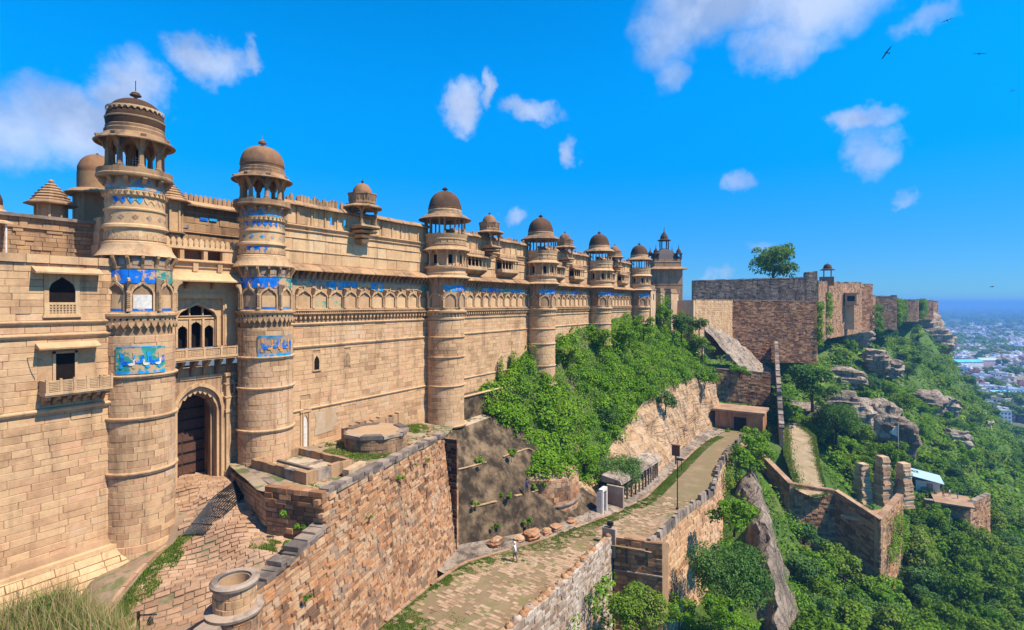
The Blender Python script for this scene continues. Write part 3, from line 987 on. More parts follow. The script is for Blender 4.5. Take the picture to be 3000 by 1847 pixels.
    q = MB(); strip(q, cx, uy, r2 - .02, view - R(30), view + R(50), Z(6.05), Z(6.15), .04, 10)
    q.build('tile_band', 'cyan', t)
    # balcony slab on brackets
    for k in range(12):
        a = view + R(15) + k * math.pi / 6
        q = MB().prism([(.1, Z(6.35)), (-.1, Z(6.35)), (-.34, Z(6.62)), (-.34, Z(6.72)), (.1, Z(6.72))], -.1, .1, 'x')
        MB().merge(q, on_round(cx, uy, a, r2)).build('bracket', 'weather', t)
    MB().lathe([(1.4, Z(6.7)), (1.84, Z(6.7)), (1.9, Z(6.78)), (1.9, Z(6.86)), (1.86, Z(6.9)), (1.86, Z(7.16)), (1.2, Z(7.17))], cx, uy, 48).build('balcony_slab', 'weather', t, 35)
    for k in range(8):
        a = view + R(12) + k * math.pi / 4
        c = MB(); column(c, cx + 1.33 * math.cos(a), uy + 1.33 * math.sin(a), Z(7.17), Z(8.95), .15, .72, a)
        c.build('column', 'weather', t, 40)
    if lattice:
        l = MB(); am = view + R(180)
        for k in range(7):
            u = -.42 + k * .14
            l.merge(MB().box(u - .018, u + .018, -.02, .02, Z(7.2), Z(8.4) - abs(u) * .6), on_round(cx, uy, am, 1.2))
        for k in range(8):
            l.merge(MB().box(-.45 + .04 * k, .45 - .04 * k, -.025, .015, Z(7.25) + k * .15, Z(7.25) + k * .15 + .03), on_round(cx, uy, am, 1.2))
        l.build('lattice_screen', 'white', t)
        pl = MB().merge(MB().box(-.5, .5, -.01, .03, Z(7.17), Z(8.7)), on_round(cx, uy, am, 1.27))
        pl.build('screen_backing', 'void', t)
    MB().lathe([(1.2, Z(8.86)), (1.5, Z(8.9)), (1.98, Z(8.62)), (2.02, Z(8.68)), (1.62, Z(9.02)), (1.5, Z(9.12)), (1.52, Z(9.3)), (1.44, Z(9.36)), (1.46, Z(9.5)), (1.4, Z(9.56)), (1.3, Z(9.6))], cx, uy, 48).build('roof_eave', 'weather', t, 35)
    zt = Z(9.55)
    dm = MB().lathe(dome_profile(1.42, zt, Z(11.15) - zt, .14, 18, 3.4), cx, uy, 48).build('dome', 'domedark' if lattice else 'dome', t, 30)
    if lattice:
        b2 = MB()
        for k in range(30):
            a = 2 * math.pi * k / 30
            curved(b2, cx, uy, 1.415, a, [(-.152, zt + .98), (-.13, zt + .8), (-.08, zt + .92), (0, zt + .97), (.08, zt + .92), (.13, zt + .8), (.152, zt + .98), (.152, zt + 1.04), (-.152, zt + 1.04)], .025)
        b2.build('scalloped_band', 'carved', dm)
        ring(cx, uy, 1.45, zt + .42, .1, .05).build('dome_ring', 'carved', dm, 40)
    else:
        ring(cx, uy, 1.43, zt + .2, .1, .05).build('dome_ring', 'dome', dm, 40)
    f = MB(); finial(f, cx, uy, Z(11.15) + .1, .95)
    f.build('finial', 'dome', dm, 40)
    if rod:
        MB().tube([(cx, uy, Z(11.5)), (cx, uy, Z(11.5) + .75)], .022, 5).build('lightning_rod', 'iron', dm)
    return t


T1 = (14.75, 35.0)
T2 = (22.75, 34.95)
gate_tower(*T1, -14.6, 1.08, 1.08, 'tall domed round tower left of the gate, its dome banded with scallops', (-9.5, -6.45, -4.1), True, True, R(247))
gate_tower(*T2, -12.4, 1.0, 1.0, 'domed round tower right of the gate arch, rising behind the terrace', (-8.75, -5.85, -3.75), False, False, R(237))


def front_tower(cx, cy, zb, label, stones, view):
    """two-storeyed pillared tower of the long front"""
    t = thing('round_tower', label, 'tower', (cx, cy, zb), BROW)
    rL = 1.95
    MB().lathe([(rL + .25, zb), (rL + .2, zb + .12), (rL + .02, zb + .3), (rL - .1, zb + .6), (rL - .1, -1.6), (rL - .02, -1.55), (rL - .02, 2.5)], cx, cy, 48).build('shaft', 'mortar', t, 40)
    for i, (a, b) in enumerate(((zb + .3, -8.35), (-8.35, -5.45), (-5.45, -3.45), (-3.45, -1.75))):
        if b - a < .4: continue
        masonry_round(t, cx, cy, rL, max(a, zb + .3), b, R(130), R(410), .38, .95, 'sand', maxobj=75 if stones else 0, seed=i + int(cx), proud=.01, gap=.01)
    for z in (-8.35, -5.45, -3.45):
        if z > zb + .5:
            ring(cx, cy, rL, z, .2, .14).build('string_course', 'carved', t, 40)
    if stones:
        ring(cx, cy, rL + .1, zb + .12, .22, .22).build('base_moulding', 'carved', t, 40)
    MB().lathe([(rL - .02, -1.7), (rL + .1, -1.66), (rL + .1, -1.5), (rL, -1.42), (rL, -1.0), (rL + .28, -.95), (rL + .3, -.78), (rL + .12, -.7), (rL + .12, -.55), (rL - .02, -.5)], cx, cy, 48, cap=False).build('cornice', 'carved', t, 35)
    p = MB()
    for k in range(26):
        a = R(130) + R(280) * k / 25
        p.merge(MB().prism([(-.14, .4), (.14, .4), (.1, .16), (0, 0), (-.1, .16)], -.12, .04), on_round(cx, cy, a, rL) @ Matrix.Translation((0, 0, -1.36)))
    p.build('pendants', 'carved', t, kind='stuff')
    w = 2 * math.pi * (rL - .02) / 8
    nd = niche_detail(w, 1.95, .16)
    for k in range(-3, 4):
        a = view + R(20) + k * math.pi / 4
        MB().merge(nd, on_round(cx, cy, a, rL - .02) @ Matrix.Translation((0, 0, -.45))).build('niche', 'carved', t)
        tb = MB(); strip(tb, cx, cy, rL - .02, a - R(22), a + R(22), 1.1, 1.75, .02, 4)
        tb.build('tile_band', 'weather' if k < 0 else ('cyan' if k != 1 else 'blue'), t)
    for k in range(20):
        a = view + k * math.pi / 10
        q = MB().prism([(0, 1.8), (-.08, 1.8), (-.16, 2.05), (-.5, 2.36), (-.5, 2.5), (0, 2.5)], -.07, .07, 'x')
        MB().merge(q, on_round(cx, cy, a, rL - .03)).build('bracket', 'weather', t)
    MB().lathe([(rL - .1, 2.48), (2.6, 2.46), (2.64, 2.54), (2.4, 2.72), (2.25, 2.78), (2.28, 3.0), (2.12, 3.06), (2.1, 3.3), (2.3, 3.5), (2.32, 3.66), (2.0, 3.72)], cx, cy, 48).build('eave', 'carved', t, 35)
    # lower pillared storey
    MB().lathe([(1.72, 3.68), (1.72, 5.3)], cx, cy, 36, cap=False).build('gallery_wall', 'carved', t, 40)
    for k in range(14):
        a = view + R(9) + k * 2 * math.pi / 14
        c = MB(); column(c, cx + 2.1 * math.cos(a), cy + 2.1 * math.sin(a), 3.7, 5.28, .085, .34, a, .2)
        c.build('column', 'carved', t, 40)
        if k % 2 == 0:
            q = MB(); strip(q, cx, cy, 1.71, a + R(6), a + R(19), 3.95, 4.85, .02, 3)
            q.build('gallery_opening', 'void', t)
    MB().lathe([(1.7, 5.24), (2.1, 5.3), (2.52, 5.24), (2.56, 5.3), (2.3, 5.55), (2.18, 5.66), (2.16, 5.78), (2.22, 5.82), (2.22, 5.92), (2.12, 5.96), (2.16, 6.32), (2.24, 6.36), (2.24, 6.46), (2.2, 6.5), (2.3, 6.82), (2.32, 6.92), (1.7, 6.93)], cx, cy, 48).build('balcony', 'carved', t, 35)
    pn = MB()
    for k in range(20):
        a = view + k * math.pi / 10
        pn.merge(MB().box(-.26, .26, -.03, .02, 5.99, 6.29), on_round(cx, cy, a, 2.14))
    pn.build('balcony_panels', 'sandfine', t, kind='stuff')
    for k in range(16):
        a = view + R(6) + k * 2 * math.pi / 16 + (R(4) if k % 2 else -R(4))
        c = MB(); column(c, cx + 2.02 * math.cos(a), cy + 2.02 * math.sin(a), 6.92, 8.72, .085, .3, a, .2)
        c.build('column', 'weather', t, 40)
    MB().lathe([(1.5, 8.66), (2.1, 8.72), (2.66, 8.42), (2.7, 8.48), (2.2, 8.86), (1.82, 9.0), (1.78, 9.12), (1.7, 9.2), (1.6, 9.25)], cx, cy, 48).build('roof_eave', 'weather', t, 35)
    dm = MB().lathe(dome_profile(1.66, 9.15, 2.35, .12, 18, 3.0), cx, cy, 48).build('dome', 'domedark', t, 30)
    ring(cx, cy, 1.68, 9.62, .1, .05).build('dome_ring', 'dome', dm, 40)
    ring(cx, cy, 1.68, 9.36, .3, .06).build('dome_base', 'carved', dm, 40)
    f = MB(); finial(f, cx, cy, 11.5, 1.0)
    f.build('finial', 'domedark', dm, 40)
    return t


TB = [(42.75, 35.0), (63.0, 35.0), (83.1, 35.0), (103.4, 35.0)]
names = ['second domed tower beyond the gate, pillared in two storeys above the terrace corner',
         'third domed tower beyond the gate, its foot in creepers',
         'fourth domed tower beyond the gate, its foot hidden by bushes',
         'last domed tower at the far end of the palace front']
front_tower(*TB[0], -12.5, names[0], True, R(216))
front_tower(*TB[1], -11.0, names[1], True, R(206))
front_tower(*TB[2], -7.0, names[2], False, R(201))
front_tower(*TB[3], -5.0, names[3], False, R(198))

# ------------------------------------------------------------------ long palace front between the towers
def moulding(mb, x0, x1, y, z, h=.16, out=.12):
    mb.prism([(y + .1, z - h * .5), (y - out * .6, z - h * .5), (y - out, z), (y - out, z + h * .25), (y - out * .5, z + h * .5), (y + .1, z + h * .5)], x0, x1, 'x')


BRK = None


def curtain(x0, x1, zb, label, seed, near):
    t = thing('palace_wall', label, 'wall', ((x0 + x1) / 2, FY, zb), 'walls between the palace towers')
    rs = random.Random(seed)
    W = x1 - x0
    xm = (x0 + x1) / 2
    MB().box(x0, x1, FY + .06, FY + 1.6, zb - 1, 2.7).box(x0, x1, FY + .16, FY + 1.6, 2.7, 6.05).build('wall_core', 'mortar', t)
    holes = []
    if near:
        holes = [(27.4 - x0, 28.1 - x0, -5.35 - zb, -4.05 - zb), (30.55 - x0, 31.2 - x0, -5.35 - zb, -4.05 - zb), (26.25 - x0, 27.15 - x0, 0, -7.6 - zb)]
    masonry(t, (x0, FY, zb), (1, 0, 0), (0, 0, 1), W, -1.72 - zb, .38, 1.05, 'sand', holes=holes, maxobj=300 if near else 60, seed=seed, proud=.012, gap=.01)
    masonry(t, (x0, FY + .1, 3.05), (1, 0, 0), (0, 0, 1), W, 2.92, .95, 1.5, 'sandfine', maxobj=60 if near else 0, seed=seed + 1, proud=.012, depth=.2, crand=.05)
    # strings and mouldings
    for z, h, o_ in ((-1.66, .2, .14), (-3.42, .22, .14), (-8.35, .18, .12), (5.98, .2, .2), (5.62, .14, .12), (5.02, .1, .07), (4.05, .1, .07)):
        if z > zb + .3:
            m = MB(); moulding(m, x0, x1, FY if z < 2 else FY + .1, z, h, o_)
            m.build('string_course', 'carved', t)
    # top screen with openings, eave and broken merlons
    oh = [(p - x0, p + .42 - x0, .35, 1.0) for p in ((29.2, 30.6) if near else (xm - 5.2, xm + 4.4))]
    masonry(t, (x0, FY + .12, 6.08), (1, 0, 0), (0, 0, 1), W, 1.5, 1.5, 1.25, 'sandfine', holes=oh if near else (), maxobj=30, seed=seed + 2, depth=.3, proud=.02, name='slab', crand=.01)
    if near:
        for p in (29.2, 30.6):
            MB().box(p - .02, p + .44, FY + .14, FY + .4, 6.08, 6.43).box(p - .02, p + .44, FY + .14, FY + .4, 7.08, 7.56).build('window_infill', 'sandfine', t)
    pil = MB()
    k = x0 + .6
    while k < x1:
        pil.box(k - .06, k + .06, FY + .04, FY + .14, 6.1, 7.5)
        k += 1.25 * rs.uniform(.9, 1.1)
    pil.build('panel_ribs', 'carved', t, kind='stuff')
    e = MB()
    k = x0
    while k < x1 - .2:                                # worn eave slabs of uneven length
        q = min(k + rs.uniform(.7, 1.5), x1)
        d = rs.uniform(0, .12)
        sg = rs.uniform(-.03, .03)
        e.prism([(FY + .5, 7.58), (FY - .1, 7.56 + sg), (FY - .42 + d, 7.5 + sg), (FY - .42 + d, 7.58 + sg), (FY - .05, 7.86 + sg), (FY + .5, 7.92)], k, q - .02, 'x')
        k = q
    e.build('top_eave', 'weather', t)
    if near:
        k = x0 + .4
        while k < 31.2:
            if rs.random() < .9:
                m = MB(); merlon(m, k, FY + .12, FY + .3, 7.84, .26, rs.uniform(.35, .72))
                m.build('merlon', 'weather', t)
            k += .3
    else:
        m = MB()
        k = x0 + .4
        while k < x1:
            if rs.random() < .55: merlon(m, k, FY + .12, FY + .3, 7.84, .3, rs.uniform(.15, .5))
            k += .34
        m.build('worn_merlons', 'weather', t, kind='stuff')
    # dripstone on brackets
    e = MB()
    k = x0
    while k < x1 - .2:
        q = min(k + rs.uniform(.8, 1.6), x1)
        d = rs.uniform(0, .14)
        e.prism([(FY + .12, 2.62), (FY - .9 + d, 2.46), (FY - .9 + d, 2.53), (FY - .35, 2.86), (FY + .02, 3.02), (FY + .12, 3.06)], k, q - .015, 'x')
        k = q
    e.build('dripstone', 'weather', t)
    k = x0 + .3
    first = None
    while k < x1:
        if first is None:
            m = MB().prism([(FY + .04, 1.9), (FY - .1, 1.9), (FY - .16, 2.1), (FY - .5, 2.36), (FY - .55, 2.5), (FY + .04, 2.55)], k - .07, k + .07, 'x')
            first = m.build('bracket', 'weather', t); k00 = k
        else:
            c = first.copy(); COL.objects.link(c); c.location = (k - k00, 0, 0)
        k += .55
    # niches and the tiles above them
    n = int(round(W / 1.5))
    w = W / n
    nd = niche_detail(w, 1.9, .17)
    proto = None
    for i in range(n):
        xc = x0 + w * (i + .5)
        if proto is None:
            proto = MB().merge(nd, Matrix.Translation((xc, FY + .02, -.42))).build('niche', 'carved', t)
        else:
            c = proto.copy(); COL.objects.link(c); c.location = (w * i, 0, 0)
        MB().box(xc - w * .34, xc + w * .34, FY - .0, FY + .05, -.42, .5).build('niche_panel', 'green_tile' if near and i in (2, 3) else 'sandfine', t)
        f = i / n
        if near:
            mt = ['teal', 'teal', 'slate', 'cyan', 'cyan', 'sandfine', 'cyan', 'sandfine', 'sandfine', 'sandfine', 'teal', 'cyan', 'sandfine'][i % 13]
        else:
            mt = rs.choice(['cyan', 'blue', 'cyan', 'sandfine', 'teal', 'sandfine', 'weather', 'cyan']) if f < .72 else rs.choice(['sandfine', 'cyan', 'teal', 'weather'])
        lo_ = rs.uniform(1.05, 1.35)
        MB().prism([(xc - w / 2 + .01, lo_), (xc - w * .1, lo_ + rs.uniform(.0, .25)), (xc + w / 2 - .01, lo_ + rs.uniform(-.1, .2)), (xc + w / 2 - .01, 1.72), (xc - w / 2 + .01, 1.72)], FY + .0, FY + .08).build('tile', mt, t)
    MB().box(x0, x1, FY + .02, FY + .08, 1.73, 1.88).build('tile_border', 'slate' if near else 'weather', t)
    # cornice with pendants under the niches
    m = MB()
    moulding(m, x0, x1, FY, -.62, .16, .3)
    moulding(m, x0, x1, FY, -.86, .14, .36)
    m.build('cornice', 'carved', t)
    m = MB()
    k = x0 + .2
    while k < x1:
        m.prism([(k - .13, -.94), (k + .13, -.94), (k + .1, -1.14), (k, -1.34), (k - .1, -1.14)], FY - .2, FY + .04)
        k += .42
    m.build('pendants', 'carved', t, kind='stuff')
    m = MB()
    k = x0 + .1
    while k < x1:
        m.box(k, k + .1, FY - .34, FY, -.79, -.7)
        k += .2
    m.build('dentils', 'weather', t, kind='stuff')
    MB().box(x0, x1, FY + .03, FY + .1, -1.6, -.55).build('cornice_back', 'weather', t)
    if near:
        f = MB(); arch_wall(f, 27.4, 28.1, -5.35, -4.05, 27.75, .48, -4.7, -4.2, FY - .04, FY + .1)
        f.box(27.3, 28.2, FY - .08, FY + .1, -5.45, -5.35)
        wn_ = f.build('window', 'carved', t)
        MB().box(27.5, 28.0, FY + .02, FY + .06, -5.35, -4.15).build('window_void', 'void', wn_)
        f = MB(); arch_wall(f, 30.55, 31.2, -5.35, -4.05, 30.87, .44, -4.65, -4.2, FY - .02, FY + .08)
        j = f.build('lattice_window', 'carved', t)
        l = MB()
        for a in range(5):
            l.box(30.68 + a * .095, 30.7 + a * .095 + .02, FY + .01, FY + .05, -5.35, -4.25)
        for a in range(12):
            l.box(30.64, 31.1, FY + .0, FY + .045, -5.3 + a * .095, -5.3 + a * .095 + .035)
        l.build('lattice', 'carved', j)
        MB().box(30.6, 31.15, FY + .052, FY + .058, -5.35, -4.1).build('window_void', 'void', j)
        d = MB(); arch_wall(d, 26.25, 27.15, zb, -7.6, 26.7, .42, -9.3, -8.75, FY - .06, FY + .06)
        d.box(26.2, 27.2, FY - .14, FY + .06, -8.55, -8.42)
        d.prism([(26.45, -8.42), (26.95, -8.42), (26.9, -8.2), (26.78, -8.0), (26.7, -7.75), (26.62, -8.0), (26.5, -8.2)], FY - .12, FY)
        d.box(26.42, 26.48, FY - .14, FY, zb, -8.55).box(26.92, 26.98, FY - .14, FY, zb, -8.55)
        dd = d.build('shrine_niche', 'carved', t)
        MB().box(26.49, 26.91, FY + .01, FY + .04, zb, -8.8).build('niche_back', 'white', dd)
        MB().prism([(27.5, -10.6), (29.3, -10.5), (29.5, -10.0), (29.9, -9.7), (29.6, -9.1), (29.8, -8.7), (28.9, -8.62), (28.2, -8.8), (27.5, -8.7), (27.7, -9.5)], FY - .03, FY - .022).build('plaster_patch', 'oldplaster', t)
    return t


W1 = curtain(24.3, 41.2, -12.4, 'tall palace wall right of the gate, behind the terrace', 21, True)
curtain(44.3, 61.5, -12.6, 'palace wall between the second and third towers beyond the gate', 31, False)
curtain(64.6, 81.6, -8.0, 'palace wall between the third and fourth towers beyond the gate', 41, False)
curtain(84.7, 101.9, -6.0, 'palace wall just before the last tower of the front', 51, False)


# ------------------------------------------------------------------ oriel galleries and roof kiosks
def oriel(xc, w, label):
    t = thing('oriel_gallery', label, 'balcony', (xc, FY, 3.1), 'pillared oriels high on the palace front')
    a, b = xc - w / 2, xc + w / 2
    MB().prism([(FY + .15, 3.1), (FY - .25, 3.3), (FY - .75, 3.62), (FY - .8, 3.74), (FY + .15, 3.74)], a, b, 'x').build('corbel', 'weather', t)
    MB().box(a, b, FY - .78, FY - .7, 3.74, 4.12).box(a, a + .08, FY - .7, FY + .1, 3.74, 4.12).box(b - .08, b, FY - .7, FY + .1, 3.74, 4.12).build('railing', 'carved', t)
    n = 6
    for i in range(n):
        c = MB(); column(c, a + .12 + (w - .24) * i / (n - 1), FY - .66, 4.12, 5.22, .06, .22, 0, .14)
        c.build('column', 'carved', t)
    MB().box(a + .1, b - .1, FY + .06, FY + .12, 3.8, 5.2).build('opening', 'void', t)
    MB().prism([(FY + .12, 5.2), (FY - 1.0, 5.1), (FY - 1.02, 5.17), (FY - .5, 5.42), (FY - .42, 5.5), (FY + .12, 5.56)], a - .15, b + .15, 'x').build('roof_eave', 'weather', t)
    p = MB().box(a, b, FY - .45, FY + .1, 5.52, 5.95)
    k = a + .25
    while k < b - .2:
        p.box(k - .1, k + .12, FY - .49, FY - .45, 5.58, 5.88)
        k += .32
    p.build('parapet', 'carved', t)
    return t


TOWN = ['second', 'third', 'fourth', 'last']
for i, (p, q) in enumerate(((44.7, 61.2), (64.9, 81.3), (85.0, 101.6))):
    for j, f in enumerate((.24, .66)):
        oriel(p + (q - p) * f, 3.7, 'pillared oriel just %s the %s tower beyond the gate' % (('after', TOWN[i]) if j == 0 else ('before', TOWN[i + 1])))


def kiosk(xc, yc, z0, label, k=1., corbel=True, mat='weather'):
    """square pillared kiosk with a railed octagon and a small dome"""
    t = thing('roof_kiosk', label, 'kiosk', (xc, yc, z0), 'domed kiosks along the palace wall top')
    Zk = lambda z: z0 + z * k
    if corbel:
        m = MB()
        for i, (r, a, b) in enumerate(((.32, -1.5, -1.05), (.55, -1.05, -.65), (.8, -.65, -.3), (1.0, -.3, 0.))):
            m.hexa([(xc - r * k, yc - r * k, Zk(a + .15)), (xc + r * k, yc - r * k, Zk(a + .15)), (xc + r * k, yc + 1.2, Zk(a + .15)), (xc - r * k, yc + 1.2, Zk(a + .15))],
                   [(xc - (r + .14) * k, yc - (r + .14) * k, Zk(b)), (xc + (r + .14) * k, yc - (r + .14) * k, Zk(b)), (xc + (r + .14) * k, yc + 1.2, Zk(b)), (xc - (r + .14) * k, yc + 1.2, Zk(b))])
        m.build('corbel', 'weather', t)
    MB().box(xc - 1.05 * k, xc + 1.05 * k, yc - 1.05 * k, yc + 1.05 * k, Zk(0), Zk(.16)).build('floor_slab', 'carved', t)
    for sx in (-1, 1):
        for sy in (-1, 1):
            c = MB(); column(c, xc + sx * .78 * k, yc + sy * .78 * k, Zk(.16), Zk(1.75), .12 * k, .4 * k, 0, .2 * k)
            c.build('column', mat, t)
    MB().lathe([(1.0 * k, Zk(1.72)), (1.75 * k, Zk(1.62)), (1.78 * k, Zk(1.7)), (1.3 * k, Zk(1.95)), (1.0 * k, Zk(2.0))], xc, yc, 8, R(22.5), R(382.5)).build('roof_eave', mat, t)
    p = MB().lathe([(1.12 * k, Zk(1.95)), (1.2 * k, Zk(2.05)), (1.2 * k, Zk(2.2)), (1.12 * k, Zk(2.25)), (1.26 * k, Zk(2.75)), (1.3 * k, Zk(2.8)), (1.3 * k, Zk(2.9)), (1.0 * k, Zk(2.92))], xc, yc, 8, R(22.5), R(382.5))
    for i in range(16):
        a = R(22.5) + (i + .5) * math.pi / 8
        p.merge(MB().box(-.03, .03, -.04, .02, Zk(2.28), Zk(2.74)), on_round(xc, yc, a, 1.13 * k))
    p.build('railing', mat, t)
    d = MB().lathe(dome_profile(.82 * k, Zk(2.8), 1.05 * k, .1, 12, 2.5), xc, yc, 24).build('dome', 'dome', t, 35)
    f = MB(); finial(f, xc, yc, Zk(3.92), .45 * k)
    f.build('finial', 'domedark', d)
    return t


for xc, lb in ((32.2, 'behind the terrace right of the gate'), (51.6, 'between the second and third towers beyond the gate'), (71.4, 'between the third and fourth towers beyond the gate'), (91.6, 'just before the last tower of the front')):
    kiosk(xc, FY - .35, 6.5, 'domed kiosk on the wall top ' + lb)


# ------------------------------------------------------------------ gatehouse between the first two towers
GY = 36.2
t = thing('gatehouse', 'carved stone gatehouse with tall cusped arch and balcony between the two nearest towers', 'gate', (18.75, GY, -11.9))
gx0, gx1 = 16.0, 21.9
m = MB()
arch_wall(m, gx0, gx1, -12.4, -4.3, 18.75, 2.9, -7.1, -5.5, GY + .06, GY + 1.0, cusp=.0, n=10, pt=.06)
m.build('arch_wall', 'mortar', t)
masonry(t, (gx0, GY, -12.4), (1, 0, 0), (0, 0, 1), gx1 - gx0, 7.6, .42, .8, 'sandfine', holes=[(1.25, 4.25, 0, 7.0)], maxobj=90, seed=77)
m = MB(); arch_band(m, 18.75, 2.9, -7.1, -5.5, .22, GY - .12, GY + .1, -11.9, n=10, pt=.06)
m.build('arch_moulding', 'carved', t)
m = MB(); arch_band(m, 18.75, 2.52, -7.1, -5.75, .2, GY + .1, GY + .55, -11.9, n=16, cusp=.24, lobes=4, pt=.06)
m.build('cusped_arch', 'carved', t)
m = MB(); arch_band(m, 18.75, 2.2, -7.1, -6.0, .3, GY + .6, GY + .95, -11.9, n=16, cusp=.18, lobes=4, pt=.06)
m.build('inner_arch', 'weather', t)
for xx in (16.9, 20.6):
    m = MB().box(xx - .16, xx + .16, GY - .3, GY + .1, -11.9, -5.0).box(xx - .22, xx + .22, GY - .36, GY + .1, -11.9, -11.5).box(xx - .22, xx + .22, GY - .36, GY + .1, -7.5, -7.3).box(xx - .26, xx + .26, GY - .4, GY + .1, -5.0, -4.8)
    m.build('pilaster', 'carved', t)
for xx, z in ((16.85, -5.6), (20.75, -5.6), (20.75, -6.5), (16.85, -6.5)):
    m = MB().box(xx - .4, xx + .4, GY - .34, GY + .05, z, z + .09).prism([(xx - .36, z + .09), (xx + .36, z + .09), (xx + .2, z + .3), (xx - .2, z + .3)], GY - .26, GY + .05)
    m.box(xx - .3, xx - .24, GY - .28, GY - .2, z - .6, z).box(xx + .24, xx + .3, GY - .28, GY - .2, z - .6, z)
    m.build('aedicule', 'carved', t)
# passage and the door leaves
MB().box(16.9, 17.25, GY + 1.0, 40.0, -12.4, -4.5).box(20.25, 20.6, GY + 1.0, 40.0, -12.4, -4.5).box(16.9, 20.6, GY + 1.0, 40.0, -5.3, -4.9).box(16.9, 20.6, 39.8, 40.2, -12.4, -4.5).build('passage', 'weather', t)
for k, (a, b) in enumerate(((17.25, 18.74), (18.76, 20.25))):
    d = MB().box(a, b, 38.3, 38.4, -12.0, -5.5)
    dl = d.build('door_leaf', 'wood', t)
    pl = MB()
    for q in range(8):
        pl.box(a + .04, b - .04, 38.25, 38.3, -11.8 + q * .75, -11.7 + q * .75)
    pl.build('door_bands', 'iron', dl, kind='stuff')
# balcony over the arch
for k in range(7):
    xx = 16.7 + k * .8
    MB().prism([(GY + .05, -4.8), (GY - .12, -4.75), (GY - .2, -4.3), (GY - .7, -3.85), (GY - .75, -3.6), (GY + .05, -3.6)], xx - .1, xx + .1, 'x').build('bracket', 'weather', t)
MB().box(16.3, 22.0, GY - .95, GY + .1, -3.62, -3.48).box(16.35, 21.95, GY - .9, GY + .1, -3.72, -3.62).build('balcony_floor', 'carved', t)
for k in range(5):
    a = 16.4 + k * 1.12
    r_ = MB().box(a + .08, a + 1.04, GY - .88, GY - .8, -3.48, -2.98).box(a + .06, a + 1.06, GY - .92, GY - .78, -3.0, -2.92).build('railing_panel', 'carved', t)
    l = MB()
    for q in range(9):
        l.box(a + .15 + q * .1, a + .19 + q * .1, GY - .91, GY - .88, -3.42, -3.06)
    for q in range(4):
        l.box(a + .12, a + 1.0, GY - .905, GY - .88, -3.41 + q * .1, -3.385 + q * .1)
    l.build('railing_lattice', 'sandfine', r_, kind='stuff')
    MB().box(a - .06, a + .08, GY - .93, GY - .77, -3.48, -2.86).build('railing_post', 'carved', t)
# recessed window bay
YB = GY + .25
m = MB()
m.box(gx0, 17.2, GY, GY + 1, -3.5, 1.6).box(20.4, gx1, GY, GY + 1, -3.5, 1.6).box(17.2, 20.4, GY, GY + 1, .3, 1.6)
m.build('bay_wall', 'sandfine', t)
m = MB(); arch_wall(m, 17.2, 20.4, -3.5, .3, 18.8, 2.5, -.95, -.1, YB, YB + .4, n=8)
m.build('bay_recess', 'carved', t)
m = MB(); arch_band(m, 18.8, 2.5, -.95, -.1, .12, YB - .08, YB, -2.9)
m.build('bay_arch_moulding', 'carved', t)
wn_ = MB()
for cx_, w_, ap in ((17.95, .6, -1.45), (18.8, .68, -1.2), (19.65, .6, -1.45)):
    arch_wall(wn_, cx_ - .42, cx_ + .42, -2.95, -1.05, cx_, w_, ap - .32, ap, YB + .16, YB + .3, cusp=.05, lobes=2)
wn_.box(17.5, 20.1, YB + .1, YB + .34, -1.08, -.98).box(17.5, 20.1, YB + .12, YB + .32, -.9, -.84)
wn_.box(18.35, 18.41, YB + .12, YB + .3, -.84, -.1).box(19.2, 19.26, YB + .12, YB + .3, -.84, -.1)
for cx_ in (17.53, 18.38, 19.23, 20.08):
    wn_.box(cx_ - .07, cx_ + .07, YB + .06, YB + .36, -2.95, -1.0)
w_o = wn_.build('triple_window', 'carved', t)
MB().box(17.4, 20.2, YB + .7, YB + .75, -3.0, .2).build('window_void', 'void', w_o)
m = MB().box(17.02, 17.12, GY - .05, GY, -2.9, .6).box(20.48, 20.58, GY - .05, GY, -2.9, .6).box(17.02, 20.58, GY - .05, GY, .6, .7)
m.build('bay_frame', 'carved', t)
# big sloping eave, mouldings, loggia and merlons
MB().prism([(GY + .1, 1.6), (GY - 1.05, 1.36), (GY - 1.07, 1.45), (GY - .3, 1.95), (GY + .1, 2.05)], 16.2, 22.2, 'x').build('eave', 'sandfine', t)
for xx in (16.5, 17.9, 19.6, 21.2):
    MB().prism([(GY + .05, .9), (GY - .12, .95), (GY - .5, 1.36), (GY - .6, 1.5), (GY + .05, 1.5)], xx - .08, xx + .08, 'x').build('bracket', 'weather', t)
MB().box(gx0, 22.2, GY + .0, GY + 1.2, 2.0, 2.85).build('loggia_base', 'sandfine', t)
for xx in (16.9, 18.5, 20.1, 21.5):
    MB().prism([(GY - .16, 2.05), (GY + .02, 2.05), (GY + .02, 2.6), (GY - .16, 2.6)], xx - .16, xx + .16, 'x').build('boss', 'carved', t)
m = MB(); moulding(m, gx0, 22.2, GY, 2.68, .16, .22); moulding(m, gx0, 22.2, GY, 2.32, .1, .1)
m.build('string_course', 'carved', t)
for xx in (16.3, 17.75, 19.25, 20.5):
    MB().box(xx - .13, xx + .13, GY + .05, GY + .35, 2.85, 3.52).build('loggia_post', 'sandfine', t)
MB().box(20.5, 22.2, GY + .04, GY + .6, 2.85, 3.52).build('loggia_wall', 'sandfine', t)
MB().box(gx0, 22.2, GY + 1.2, GY + 1.3, 2.8, 3.6).build('loggia_back', 'weather', t)
MB().box(gx0, 22.2, GY - .02, GY + 1.3, 3.52, 3.68).build('loggia_lintel', 'sandfine', t)
k = 16.2
while k < 22.1:
    m = MB(); merlon(m, k, GY + .05, GY + .25, 3.68, .3, .56)
    m.build('merlon', 'sandfine', t)
    k += .35
m = MB()
k = 16.38
while k < 22:
    m.box(k - .05, k + .05, GY + .02, GY + .06, 3.78, 3.92)
    k += .35
